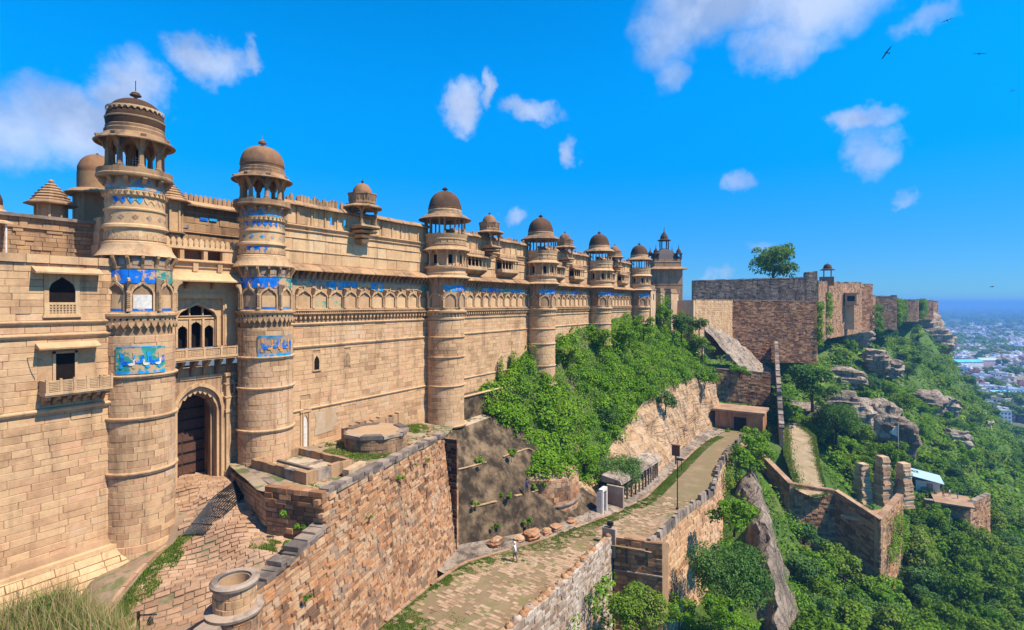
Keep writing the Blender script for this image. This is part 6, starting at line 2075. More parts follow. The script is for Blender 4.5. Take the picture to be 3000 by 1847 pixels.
BG = 'boulders of the cliff below the crest'
for i, (px_, py_, Y, rx, ry, rz) in enumerate(((2450, 1195, 142, 5, 7, 5.5), (2500, 1225, 140, 6, 5.5, 7), (2545, 1215, 146, 5, 7, 5.5), (2590, 1250, 138, 5.5, 5, 6.5), (2640, 1280, 134, 4, 4.5, 5), (2330, 1205, 128, 3.5, 6, 2.4), (2470, 1110, 165, 5, 7, 4), (2600, 1080, 190, 5, 6, 4.5), (2720, 1180, 205, 6, 6, 5), (2760, 1190, 220, 7, 7, 5), (2570, 1060, 190, 5, 5, 5), (2700, 960, 330, 14, 12, 12), (2740, 1000, 320, 10, 10, 9), (2640, 1440, 122, 3, 3, 4.5), (2860, 1240, 230, 7, 6, 5), (2800, 1290, 175, 4, 5, 4), (2510, 990, 215, 4, 7, 4))):
    X = (px_ - 1500) / 1560 * Y
    x, y = lat(X, Y)
    z = -(py_ - 888) / 1560 * Y
    lb = ['left shoulder of the boulder row behind the flag', 'tallest fractured boulder of the row behind the flag', 'rear block of the boulder row behind the flag', 'leaning boulder next to the flag', 'lowest boulder of the row, right beside the flag pole', 'flat rock ledge by the stepped barrier wall', 'isolated pale boulder above the boulder row', 'cracked boulder below the shaded end of the buff wall', 'broad dark boulder overhanging the far slope', 'wide boulder at the edge of the far slope', 'split rock under the balcony box of the buff wall', 'great rock nose below the farthest crest wall', 'overhanging lower block of the rock nose', 'rock behind the ruined piers', 'pale block low on the far flank above the town', 'stepped rock above the shack roof', 'rock at the foot of the buff wall'][i]
    boulder(x, y, z, rx, ry, rz, i * 3.7, lb, BG, 'rock', (i % 3 - 1) * .3)
# spur: crest line and its two feet, from far to near
CR = [(86, 38.5, -26.5), (80, 36.2, -26.6), (74, 34.2, -27.4), (68, 32.3, -28.2), (62, 30.2, -29.4), (56, 27.8, -31), (50, 25.5, -33), (44, 22.5, -36)]
rows = []
for Y, X, z in CR:
    prof = [(X - 3.2, z - 7), (X - 1.9, z - 3.0), (X - .8, z - .7), (X, z), (X + .8, z - .8), (X + 1.5, z - 3.4), (X + 2.6, z - 7), (X + 4.4, z - 12)]
    rows.append([(*lat(a, Y), b) for a, b in prof])
rows = np.array(rows)
ri = np.linspace(0, len(CR) - 1, 64); ci = np.linspace(0, 7, 30)
G = np.empty((64, 30, 3))
for d in range(3):
    tmp = np.array([np.interp(ci, np.arange(8), rows[i, :, d]) for i in range(len(CR))])
    G[..., d] = np.array([np.interp(ri, np.arange(len(CR)), tmp[:, j]) for j in range(30)]).T
N = vnoise(G.reshape(-1, 3), .35, 5, 31).reshape(64, 30)
N2 = vnoise(G.reshape(-1, 3) * np.array([1, 1, .25]), .5, 3, 37).reshape(64, 30)
N3 = np.abs(vnoise(G.reshape(-1, 3), .8, 4, 43)).reshape(64, 30)
G[..., 0] -= N * 1.5 + N2 * .9 - N3 * .9
G[..., 1] += N * 1.1
G[..., 2] += N * 1.1 - N3 * .6
grid_mesh('rock_spur', G[::-1], 'rock', 40)

# ------------------------------------------------------------------ plants
rg = np.random.default_rng(5)


def grass(name, P, h, mat, parent=None, seed=0, kind='stuff', w=.03, lean=.45):
    """upright tapering blades, bent at mid height"""
    r = np.random.default_rng(seed)
    P = np.asarray(P, float); n = len(P)
    base = np.array(LOC.get(parent.name, Vector((0, 0, 0)))) if parent else np.zeros(3)
    a = r.uniform(0, 2 * np.pi, n)
    hh = np.asarray(h) * r.uniform(.5, 1.25, n)
    d = np.stack([np.cos(a), np.sin(a), np.zeros(n)], 1)
    s = np.stack([-np.sin(a), np.cos(a), np.zeros(n)], 1) * (w * (.6 + .8 * r.random(n)))[:, None]
    ln = (lean * r.random(n) * hh)[:, None]
    up = np.array([0, 0, 1.]) * hh[:, None]
    V = np.empty((n, 5, 3))
    V[:, 0] = P - s; V[:, 1] = P + s
    V[:, 2] = P + s * .8 + up * .55 + d * ln * .3
    V[:, 3] = P + up * .97 + d * ln
    V[:, 4] = P - s * .8 + up * .55 + d * ln * .3
    V -= base
    me = bpy.data.meshes.new(name)
    me.vertices.add(n * 5); me.vertices.foreach_set('co', V.reshape(-1))
    idx = (np.arange(n, dtype=np.int32) * 5)[:, None] + np.array([0, 1, 2, 4, 4, 2, 3], dtype=np.int32)
    me.loops.add(n * 7); me.loops.foreach_set('vertex_index', idx.reshape(-1))
    me.polygons.add(n * 2)
    st = (np.arange(n, dtype=np.int32) * 7)[:, None] + np.array([0, 4], dtype=np.int32)
    me.polygons.foreach_set('loop_start', st.reshape(-1)); me.polygons.foreach_set('loop_total', np.tile(np.array([4, 3], dtype=np.int32), n))
    me.materials.append(M[mat]); me.update(calc_edges=True)
    o = bpy.data.objects.new(name, me); COL.objects.link(o)
    if parent: o.parent = parent
    if kind: o['kind'] = kind
    return o


# --- creeper mass on the slope under the palace
def slope_pt(fx, ft):
    i = fx * (G_SLOPE.shape[0] - 1); j = ft * (G_SLOPE.shape[1] - 1)
    i0, j0 = int(min(i, G_SLOPE.shape[0] - 2)), int(min(j, G_SLOPE.shape[1] - 2))
    a, b = i - i0, j - j0
    g = G_SLOPE
    return (g[i0, j0] * (1 - a) + g[i0 + 1, j0] * a) * (1 - b) + (g[i0, j0 + 1] * (1 - a) + g[i0 + 1, j0 + 1] * a) * b


blobs = []
for k in range(720):
    fx = rg.random() ** 1.25; ft = rg.random()
    p = slope_pt(fx, ft)
    if p[0] < 50.5 + 4 * ft and rg.random() < .6: continue
    r = rg.uniform(.5, 1.35) * (1.25 if rg.random() < .12 else 1)
    blobs.append((p[0], p[1] - .25, p[2] + .2 * r, r))
# hanging skirt over the retaining wall and the rock
for k in range(170):
    x = rg.uniform(49.5, 62); t_ = rg.random()
    ya, za = np.interp(x, *zip(*[(a, b) for a, b, c in LIP])), np.interp(x, *zip(*[(a, c) for a, b, c in LIP]))
    blobs.append((x, ya - rg.uniform(.2, 1.6) * t_ - .2, za - rg.uniform(0, 3.2) * t_, rg.uniform(.4, .9)))
for k in range(150):                                   # over the curved masonry
    a = rg.uniform(0, 6.28); q = rg.uniform(.5, 4.1)
    blobs.append((52.4 + q * math.cos(a), 29 + q * math.sin(a), -18.4 + (4.1 - q) * .3, rg.uniform(.45, .9)))
P, Q = blob_points(rg, blobs, 95, .72)
leaves('creepers', P, .34, 'leaf', None, .35, 3, 'stuff', nrm=Q * 1.3)
# creeping sheet that fills between the clumps
S = np.array([slope_pt(rg.random(), rg.random()) for _ in range(22000)])
S[:, 2] += rg.random(len(S)) * .25
leaves('creepers_low', S, .32, 'leaf', None, .9, 4, 'stuff')


# --- trees and bushes: a few grown kinds, placed one by one
def grow(seed, r, h, nb, per, leaf, mat, squash=.8, trunk=.22, limb=True):
    """returns (crown mesh, trunk mesh) grown around the origin"""
    r_ = np.random.default_rng(seed)
    bl = []
    for k in range(nb):
        a = r_.uniform(0, 2 * np.pi); q = r * (.15 + .75 * r_.random() ** .6)
        zz = h * (.38 + .55 * r_.random()) if limb else h * (.2 + .6 * r_.random())
        q *= math.sqrt(max(.12, 1 - ((zz / h - .6) / .55) ** 2))
        bl.append((q * math.cos(a), q * math.sin(a), zz, r * r_.uniform(.2, .38)))
    P_, Q_ = blob_points(r_, bl, per / (r * .3) ** 2, .6)
    P_[:, 2] = np.maximum(P_[:, 2], .05)
    c = leaves('crown', P_, leaf, mat, None, .35, seed, None, nrm=Q_ * .7)
    tm = MB()
    top = h * .55
    tm.tube([(0, 0, -.6), (.05 * r, .03, top * .4), (-.04 * r, .05, top)], [trunk, trunk * .75, trunk * .45], 7)
    for b in bl[: min(len(bl), 9)]:
        s_ = top * r_.uniform(.35, .9)
        tm.tube([(0, 0, s_), (b[0] * .5, b[1] * .5, (s_ + b[2]) * .5), (b[0], b[1], b[2])], [trunk * .4, trunk * .25, trunk * .08], 5)
    tr = tm.build('trunk', 'bark')
    cm, tmh = c.data, tr.data
    bpy.data.objects.remove(c); bpy.data.objects.remove(tr)
    return cm, tmh


KIND = {}
for i in range(3):
    KIND['broad%d' % i] = grow(100 + i, 3.2, 6.0, 26, 120, .42, 'leaf2', trunk=.24)
    KIND['dark%d' % i] = grow(120 + i, 3.0, 5.4, 24, 120, .40, 'leaf3', trunk=.2)
    KIND['light%d' % i] = grow(140 + i, 2.6, 4.2, 20, 110, .38, 'leaf', trunk=.16)
for i in range(2):
    KIND['bush%d' % i] = grow(160 + i, 1.0, 1.1, 12, 70, .26, 'leaf', trunk=.06, limb=False)
    KIND['bushd%d' % i] = grow(170 + i, 1.0, 1.2, 12, 70, .26, 'leaf2', trunk=.06, limb=False)
KIND['near0'] = grow(180, 2.6, 4.6, 40, 170, .26, 'leaf2', trunk=.2)
KIND['near1'] = grow(181, 3.4, 5.0, 60, 190, .22, 'leaf3', trunk=.22)
KIND['crest'] = grow(182, 5.6, 9.0, 34, 190, .55, 'leaf2', trunk=.4)
KIND['shrub'] = grow(183, .5, .6, 7, 40, .17, 'leaf', trunk=.02, limb=False)


def plant(kind, x, y, z, s, label, cat='tree', group=None, name=None, rot=None, sz=None):
    o = thing(name or cat, label, cat, (x, y, z), group)
    o.rotation_euler = (0, 0, rg.uniform(0, 6.28) if rot is None else rot)
    o.scale = (s, s, sz or s * rg.uniform(.85, 1.15))
    cm, tm = KIND[kind]
    for nm, me in (('crown', cm), ('trunk', tm)):
        c = bpy.data.objects.new(nm if cat == 'tree' else {'crown': 'foliage', 'trunk': 'stems'}[nm], me)
        COL.objects.link(c); c.parent = o
    return o


def at_px(px_, py_, Y):
    x, y = lat((px_ - 1500) / 1560 * Y, Y)
    return x, y, -(py_ - 888) / 1560 * Y


WOOD = [('broad', 'mid-green leafy tree'), ('dark', 'dark bluish tree'), ('light', 'light green bushy tree')]


MARKS = [((103, 4, -38), 'below the bend of the dark zigzag wall'), ((108, -8, -40), 'beside the sunlit return of the zigzag wall'), ((143, -20, -46), 'under the pink yard wall of the shack'), ((152, -14, -40), 'beside the tin-roofed shack'),
         ((66, 1, -32), 'on the flank of the rock spur'), ((75, -8, -45), 'in the gully right of the rock spur'), ((95, -22, -50), 'deep in the wood below the zigzag return'), ((105, -40, -58), 'at the lower edge of the wood'), ((80, -28, -55), 'in the hollow below the rock spur'), ((128, -7, -38), 'around the ruined piers'),
         ((125, 2, -28), 'by the lower path'), ((140, 10, -22), 'beside the stepped barrier wall'), ((172, 3, -18), 'below the dark bastion corner'), ((150, -6, -28), 'among the boulders behind the flag'), ((200, -2, -15), 'below the balcony box of the buff wall'), ((190, -22, -28), 'on the boulder slope below the buff wall'),
         ((255, -14, -13), 'below the shaded end of the buff wall'), ((230, -45, -38), 'on the steep slope below the low far wall'), ((300, -28, -14), 'under the farthest crest wall'), ((290, -70, -45), 'on the far flank of the hill'), ((360, -45, -14), 'by the rock nose'), ((180, -50, -50), 'near the red brick stub wall'), ((330, -110, -70), 'low on the far side of the hill')]


def where(x, y, z):
    return min(MARKS, key=lambda m: (m[0][0] - x) ** 2 + (m[0][1] - y) ** 2 + (m[0][2] - z) ** 2)[1]


def size_word(s, a, b):
    return 'small' if s < a else 'tall' if s > b else 'middle-sized'


def near_spur(x, y):
    X, Y = x * SH - y * CH, x * CH + y * SH
    return 44 < Y < 88 and abs(X - np.interp(Y, [44, 50, 56, 62, 68, 74, 80, 86], [22.5, 25.5, 27.8, 30.2, 32.3, 34.2, 36.2, 38.5])) < 3.4


def clear_of(x, y):
    if near_spur(x, y): return False
    """keep trees off walls, paths and the road"""
    if x < 118 and y > 13.0: return False
    if 100 < x < 116 and -9.5 < y < 14: return False
    if 114 < x < 134 and 3.5 < y: return False
    return True


seen = []
rt = random.Random(12)
tries = 0
while len(seen) < 150 and tries < 6000:
    tries += 1
    Y = 48 + 80 * rt.random() ** .8
    pxx = rt.uniform(2290, 3080)
    X = (pxx - 1500) / 1560 * Y
    x, y = lat(X, Y); z = hill_z(X, Y)
    if not clear_of(x, y) or y > 6 and x < 100: continue
    py_ = 888 - z / Y * 1560
    if py_ > 2050 or (Y < 70 and pxx < 2380): continue
    if any((x - a) ** 2 + (y - b) ** 2 < (2.3 + Y * .008) ** 2 for a, b in seen): continue
    if 92 < Y < 112 and pxx < 2660 and py_ < 1560: continue
    seen.append((x, y))
    k, lb = WOOD[0] if rt.random() < .45 else (WOOD[1] if rt.random() < .55 else WOOD[2])
    s = rt.uniform(.75, 1.25)
    plant('%s%d' % (k, rt.randrange(3)), x, y, z - .3, s, '%s %s %s' % (size_word(s, .92, 1.09), lb, where(x, y, z)), 'tree', 'trees of the wood below the road')
for (x, y, s) in ((146.0, -12.2, .55), (145.2, -20.6, .7), (139, -16, .8), (141.5, -11.5, .6)):
    plant('light1', x, y, -44.5, s, {.55: 'small light tree screening the shack corner', .7: 'light tree beyond the shack yard', .8: 'fuller light tree before the yard wall', .6: 'slender light tree before the shack'}[s])
# bushes and trees over the hillside to the far nose
HB = [('bush', 'bright leafy bush', 'bush'), ('bushd', 'dark round bush', 'bush'), ('light', 'bright green tree', 'tree'), ('dark', 'dark green tree', 'tree')]
n = 0; tries = 0; seen2 = []
while n < 260 and tries < 9000:
    tries += 1
    Y = 108 + 300 * rt.random() ** 1.5
    pxx = rt.uniform(2180, 3000)
    X = (pxx - 1500) / 1560 * Y
    x, y = lat(X, Y); z = hill_z(X, Y)
    py_ = 888 - z / Y * 1560
    if not clear_of(x, y) or py_ > 1420 or z < -92: continue
    if x < 170 and y > 17 or (y > 6 and x > 170): continue
    if any((x - a) ** 2 + (y - b) ** 2 < (1.6 + Y * .007) ** 2 for a, b in seen2): continue
    seen2.append((x, y)); n += 1
    q = rt.random()
    k = 0 if q < .3 else 1 if q < .55 else 2 if q < .82 else 3
    q = rt.random()
    s = (1.6 + 1.2 * q if k < 2 else .6 + .45 * q) * (.8 + Y / 400)
    plant('%s%d' % (HB[k][0], rt.randrange(2)), x, y, z - .3, s, '%s %s %s' % (size_word(q, .34, .67), HB[k][1], where(x, y, z)), HB[k][2], 'plants of the green cliff')
# undergrowth carpet of the hillside
bl = []
r3 = random.Random(55)
while len(bl) < 2300:                                  # thicket hugging the cliff
    Y = 45 + 360 * r3.random() ** 1.7
    pxx = r3.uniform(2020, 3000)
    X = (pxx - 1500) / 1560 * Y
    x, y = lat(X, Y); z = hill_z(X, Y)
    if z < -93 or not clear_of(x, y) or (y > 12.5 and x < 112) or (x < 170 and y > 18): continue
    if 888 - z / Y * 1560 > 2000: continue
    bl.append((x, y, z, r3.uniform(.7, 1.7) * (.7 + Y / 170)))
bl = np.array(bl)
P, Q = blob_points(rg, bl[bl[:, 0] < 130], 46, .7)
leaves('thicket', P, .36, 'leaf', None, .5, 31, 'stuff', nrm=Q)
P, Q = blob_points(rg, bl[bl[:, 0] >= 130], 9, .7)
leaves('thicket', P, .95, 'leaf2', None, .5, 32, 'stuff', nrm=Q, asp=.7)
n_ = 46000
ii = (rg.random(n_) ** 1.0 * (G_HILL.shape[0] - 2)); jj = rg.random(n_) * (G_HILL.shape[1] - 2)
i0, j0 = ii.astype(int), jj.astype(int)
a, b = (ii - i0)[:, None], (jj - j0)[:, None]
S = (G_HILL[i0, j0] * (1 - a) + G_HILL[i0 + 1, j0] * a) * (1 - b) + (G_HILL[i0, j0 + 1] * (1 - a) + G_HILL[i0 + 1, j0 + 1] * a) * b
S += rg.normal(size=S.shape) * np.array([.6, .6, .3])
dist = np.linalg.norm(S, axis=1)
keep = (S[:, 2] > -94) & ~((S[:, 0] > 100) & (S[:, 0] < 134) & (S[:, 1] > 1.5) & (S[:, 1] < 12.5))
S, dist = S[keep], dist[keep]
leaves('undergrowth', S, np.clip(dist * .0065, .35, 2.2), 'leaf', None, 1.0, 8, 'stuff', asp=.7)

# single plants the picture shows
x, y, z = at_px(2265, 835, 170)
plant('crest', x, y, 4.5, 1.15, 'large dark tree standing alone behind the long upper crest wall', sz=1.5)
x, y, z = at_px(2120, 815, 185); plant('light0', x, y, 2.5, 1.2, 'small bush-like tree peeping over the long upper crest wall')
for (px_, py_, Y, k, s, lb) in ((2140, 1800, 52, 'near1', 1.12, 'feathery bluish acacia at the foot of the orange road wall'),
                               (1870, 1870, 44, 'near0', .92, 'dark glossy tree growing under the shaded road bastion end'),
                               (1990, 1840, 50, 'light1', .7, 'low light tree on the rubble below the orange road wall'),
                               (2380, 1195, 117, 'dark1', 1.7, 'round dark tree just above the lower path'),
                               (2450, 1290, 116, 'near1', 1.35, 'grey-green acacia beside the boulders above the lower path'),
                               (2150, 1560, 58, 'light2', .9, 'bright bushy tree high against the orange road wall'),
                               (2210, 1390, 86, 'light0', 1.35, 'bright creeper-covered tree outside the road parapet bend'),
                               (2210, 1330, 94, 'light1', 1.0, 'pale round tree by the road end wall'),
                               (2640, 1230, 150, 'broad1', 1.1, 'green tree growing between the boulders'),
                               (2110, 1830, 47, 'light0', .6, 'bright bush-like tree at the foot of the rock spur')):
    x, y, z = at_px(px_, py_, Y)
    plant(k, x, y, z, s, lb)
for (x, y, z, k, s, lb) in ((63.5, 24.6, -24.2, 'near1', .95, 'drooping bluish tree hanging over the road cutting'), (58.5, 26.4, -20.4, 'light2', .6, 'small bright tree at the lower tip of the creepers'),
                            (71, 29, -17.6, 'dark2', .62, 'dark little tree in the middle of the creeper slope'), (67.8, 33.4, -8.0, 'bushd0', 1.6, 'dark bush against the palace wall above the creepers'),
                            (88, 31.5, -7.2, 'light0', .85, 'bright tree topping the creepers before the last tower'), (97, 32.0, -6.4, 'light1', .9, 'bright tree below the last tower'), (79, 32.6, -7.0, 'light2', .7, 'light green tree at the foot of the fourth tower'),
                            (112, 32.6, -4.5, 'light0', .95, 'creeper-hung tree on the end block buttress'), (118, 30.5, -8, 'dark1', .9, 'dark tree below the end block recess'), (129, 29.2, -7.5, 'dark0', .75, 'narrow dark tree beside the sunlit crest wall'),
                            (124, 27.5, -12.5, 'broad0', .9, 'tree below the corner pier of the end block'), (107, 27.8, -16.0, 'light1', .8, 'bright tree at the top of the rock cutting'), (116, 25.2, -17.6, 'light0', .9, 'bright tree above the gate lodge'),
                            (133, 21, -17.6, 'light2', .8, 'light tree on the rubble apron foot'), (90, 25.9, -18.6, 'dark2', .6, 'dark little tree clinging to the rock cutting')):
    plant(k, x, y, z, s, lb, 'bush' if k.startswith('bush') else 'tree')
# tall creeper spires on the palace wall
for x, z0, z1, w_ in ((65.6, -7.5, -1.2, .45), (53.8, -9.6, -6.5, .5), (56.5, -8.8, -6.2, .6), (110.8, -6, 2.2, .6)):
    bl = [(x + rg.normal() * w_ * .3, (35.4 if x < 100 else 33.2) + rg.normal() * .1, z0 + (z1 - z0) * k / 14, w_ * (1.05 - .6 * k / 14)) for k in range(15)]
    P, Q = blob_points(rg, bl, 260, .6)
    o = leaves('creeper_spire', P - np.array([x, 35, z0]), .22, 'leaf', None, .4, int(x), None, nrm=Q)
    o.location = (x, 35, z0)
    tag(o, {65.6: 'tall creeper spire on the wall past the third tower', 53.8: 'short pointed creeper at the left tip of the creeper slope', 56.5: 'broader pointed creeper near the third tower', 110.8: 'creeper climbing the buttress of the end block'}[x], 'creeper')
# creepers hanging on the far walls, the road wall and the end block
for i, (p, q, n, r, lb) in enumerate((((173, 7.0, -.5), (183, 7.2, -13), 60, 1.3, 'creeper sheet down the sunny flank of the dark bastion'), ((262, -9.5, -2), (268, -12, -12), 40, 1.6, 'creepers below the shaded end of the buff wall'),
                                     ((296, -19.6, 1), (302, -19.4, -10), 40, 1.7, 'creepers on the square end of the low far wall'), ((330, -22, 1), (348, -26, -9), 60, 2.0, 'creepers on the first stretch of the farthest wall'), ((372, -35, .6), (392, -38, -9), 60, 2.2, 'creepers on the middle stretch of the farthest wall'),
                                     ((206, 5.6, 3), (212, 5.0, -11), 36, 1.2, 'creeper streak under the watch kiosk'), ((84, 15.4, -25.5), (100, 16.2, -35), 90, 1.0, 'green creepers over the far end of the orange road wall'), ((62, 14.2, -30), (74, 13.4, -37), 60, .9, 'creepers at the foot of the orange road wall'),
                                     ((109.6, 33.2, 1.5), (116, 33.0, -9), 60, .8, 'creepers hanging between the end block buttresses'), ((126, 33.0, -2), (130, 31, -10), 30, .8, 'creepers on the corner of the end block'), ((36, 17.6, -24), (46, 18.2, -31), 50, .5, 'thin creepers on the outer face of the whitish parapet'), ((104, -5.6, -35), (112, -8.2, -42), 50, .8, 'creepers on the sunlit return of the zigzag wall'))):
    bl = []
    for k in range(n):
        f, g = rg.random(), rg.random() ** 1.3
        bl.append((p[0] + (q[0] - p[0]) * f, p[1] + (q[1] - p[1]) * f - .3, p[2] + (q[2] - p[2]) * g, r * rg.uniform(.5, 1.1)))
    P, Q = blob_points(rg, bl, 60 / r ** 1.2, .65)
    c = np.array([(p[0] + q[0]) / 2, (p[1] + q[1]) / 2, q[2]])
    o = leaves('hanging_creeper', P - c, .3 if r < 1.15 else .6, 'leaf' if i % 3 else 'leaf2', None, .3, 300 + i, None, nrm=Q)
    o.location = tuple(c)
    tag(o, lb, 'creeper')
# plants rooted in the terrace wall and end wall
for (u, z, s, lb) in ((19.2, -12.9, .85, 'hanging weed low on the terrace wall near its coping'), (23.6, -12.9, .7, 'small weed on the terrace wall towards the far corner'), (21.4, -12.6, .55, 'tuft below the coping of the terrace wall'), (14.6, -13.9, .5, 'thin trailing weed on the terrace wall'), (7.9, -15.5, .7, 'round tuft on the lower parapet wall')):
    p = P0 + ab * u + outw * (bat * (11.5 - (z - zf)) + .1)
    plant('shrub', p.x, p.y, z, s, lb, 'plant')
for (x, y, z, s, lb) in ((19.2, 27.6, -12.6, 1.1, 'bright fern-like plant on the dark terrace end wall'), (19.45, 26.4, -13.1, 1.0, 'second leafy plant lower on the dark terrace end wall'), (18.9, 26.0, -14.0, 1.5, 'bushy green weed at the foot of the terrace end wall'), (22.2, 36.0, 4.9, .8, 'weed on the roof wall')):
    if z < 0: plant('shrub', x, y, z, s, lb, 'plant')
for k, (x, f, lb) in enumerate(((38.5, .36, 'tuft on the upper ledge of the stained wall near the terrace'), (43.0, .36, 'tuft in the middle of the upper stained ledge'), (47.5, .38, 'bushy tuft on the upper stained ledge below the creepers'), (40.5, .7, 'tuft on the lower stained ledge near the terrace'), (44.0, .7, 'tuft on the lower stained ledge above the rocks'), (48.6, .71, 'tuft beside the person on the stained ledge'), (41.5, .93, 'weed at the foot of the stained wall'), (45.0, .95, 'second weed at the foot of the stained wall, by the broad rock'))):
    ya, za = [np.interp(x, [k_[0] for k_ in LIP], [k_[i] for k_ in LIP]) for i in (1, 2)]
    yb, zb_ = [np.interp(x, [k_[0] for k_ in FOOT], [k_[i] for k_ in FOOT]) for i in (1, 2)]
    plant('shrub', x, ya + (yb - ya) * f - .2, za + (zb_ - za) * f, 1.0 + .25 * (k % 3), lb, 'plant')
x = rg.uniform(101, 132, 9000)
side = rg.random(len(x)) < .5
y = np.where(side, np.interp(x, [100.8, 104, 112, 126, 134], [7.6, 8.0, 10, 11.5, 13]), np.interp(x, [100.8, 103.4, 112, 126, 134], [4.8, 2.6, 4.0, 5.3, 9]))
y = y + np.where(side, -1, 1) * np.abs(rg.normal(size=len(x))) * .7
z = np.where(side, np.interp(x, [100.8, 104, 112, 126, 134], [-31.2, -30.5, -28.6, -27.1, -26.5]), np.interp(x, [100.8, 103.4, 112, 126, 134], [-32.2, -32.2, -29.6, -27.5, -26.6]))
grass('grass', np.stack([x, y, z], 1), .35, 'grass', None, 43, w=.06)
# grass: ramp strip, road edge, terrace, foot of the walls
P = []
for _ in range(14000):
    f = rg.random(); p = e0 + (e1 - e0) * (f * 1.12 - .05)
    q = rg.random() * (1.7 - .5 * f)
    x, y = p.x + .2 + .45 * q, p.y - .1 - .85 * q
    if math.sin(x * 3.1 + y) * math.sin(y * 2.3 - x * 1.7) * .5 + .62 - .45 * q + rg.normal() * .15 < .12: continue
    P.append((x, y, ramp_z(x, y) - .03))
grass('grass', P, .16, 'grass', None, 1, w=.022)
P = []
for _ in range(5000):
    f = rg.random(); q = rg.random() ** 1.5 * 1.6
    x, y = 18.3 + f * 1.2 - .5 * q, 28.6 - 2.9 * f - .25 * q
    if math.sin(x * 4.1 + y * 1.3) + math.sin(y * 3.3 - x * 2.1) + rg.normal() * .5 < .25 * q: continue
    P.append((x - .2, y, ramp_z(x, y) - .03))
grass('grass', P, .2, 'grass', None, 2, w=.022)
def xy0(x, y):
    return np.stack([x, y, np.zeros_like(x)], 1)


x = 24 + 86 * rg.random(90000) ** 1.5
q = rg.random(len(x)) ** 1.6 * np.where(x < 50, 4.6, 1.4)
y = np.interp(x, [k[0] for k in KERB], [k[1] for k in KERB]) - .15 - q
ok = vnoise(xy0(x, y), .5, 3, 5) + .62 - q * .3 > 0
x, y = x[ok], y[ok]
grass('grass', np.stack([x, y, np.interp(x, [k[0] for k in ROADZ], [k[2] for k in ROADZ]) - .02], 1), .1, 'grass', None, 3, w=.03)
x = 24 + 40 * rg.random(40000)                         # thin growth between the cobbles
y = rg.uniform(16, 27, len(x))
ok = (y < np.interp(x, [k[0] for k in KERB], [k[1] for k in KERB])) & (y > np.interp(x, [k[0] for k in RIGHT], [k[1] for k in RIGHT])) & (vnoise(xy0(x, y), .35, 4, 15) > .16)
x, y = x[ok], y[ok]
grass('grass', np.stack([x, y, np.interp(x, [k[0] for k in ROADZ], [k[2] for k in ROADZ]) - .02], 1), .05, 'grass', None, 13, w=.035)
x = 21 + 20 * rg.random(60000)
y = rg.uniform(26.5, 35.6, len(x))
e_ = np.interp(x, [20, 36.9, 42], [25.2, 30.2, 33.2])
ok = (y > e_ + .6) & (vnoise(xy0(x, y), .42, 3, 9) > .1)
x, y, e_ = x[ok], y[ok], e_[ok]
f = (y - e_) / np.maximum(.5, 36.2 - e_)
z = np.interp(x, [18.9, 36.9, 42], [-11.15, -11.9, -12.3]) * (1 - f) + np.interp(x, [20, 36.9, 42], [-11.0, -11.6, -12.2]) * f
grass('grass', np.stack([x, y, z], 1), .13, 'grass', None, 4, w=.03)
# loose rubble on the terrace
m = MB()
r4 = random.Random(61)
for k in range(260):
    x = r4.uniform(21, 40); y = r4.uniform(26.5, 35)
    e_ = np.interp(x, [20, 36.9, 42], [25.2, 30.2, 33.2])
    if y < e_ + .7: continue
    f = (y - e_) / max(.5, 36.2 - e_)
    z = np.interp(x, [18.9, 36.9, 42], [-11.15, -11.9, -12.3]) * (1 - f) + np.interp(x, [20, 36.9, 42], [-11.0, -11.6, -12.2]) * f
    s = r4.uniform(.06, .2)
    b = MB().box(-s, s, -s * .8, s * .8, -s * .5, s * .6)
    b.v = [(p + r4.uniform(-.3, .3) * s, q + r4.uniform(-.3, .3) * s, w + r4.uniform(-.3, .3) * s) for p, q, w in b.v]
    m.merge(b, Matrix.Translation((x, y, z)) @ Matrix.Rotation(r4.uniform(0, 6), 4, 'Z'))
m.build('loose_rubble', 'weather', None, kind='stuff')
# tall grass on the near mound at the bottom left
MO = np.array([[(x, y, -10.2 - .12 * (x - 6) ** 2 * .3 - max(0, (x - 7.2)) * 1.6 - max(0, y - 22.5) * .9 - max(0, 16 - y) * 1.3 + .15 * math.sin(x * 2 + y)) for y in np.arange(5, 30, .5)] for x in np.arange(1, 11.5, .5)])
grid_mesh('mound', MO, 'earth', 60)


def mound_z(x, y):
    return -10.2 - .036 * (x - 6) ** 2 - max(0, x - 7.2) * 1.6 - max(0, y - 22.5) * .9


P, P2 = [], []
for _ in range(15000):
    x, y = rg.uniform(3.0, 8.6), rg.uniform(17.5, 25)
    (P2 if rg.random() < .3 else P).append((x, y, mound_z(x, y) - .05))
grass('tall_grass', P, .8, 'grass', None, 6, w=.012, lean=1.1)
grass('dry_grass', P2, 1.35, 'straw', None, 7, w=.009, lean=.7)
bl = [(rg.uniform(3.6, 6.8), rg.uniform(20, 24.5), 0, rg.uniform(.25, .6)) for _ in range(26)]
bl = [(a, b, mound_z(a, b) + .3, r) for a, b, c, r in bl]
P, Q = blob_points(rg, bl, 420, .6)
leaves('mound_weeds', P, .13, 'leaf2', None, .4, 9, 'stuff', nrm=Q)

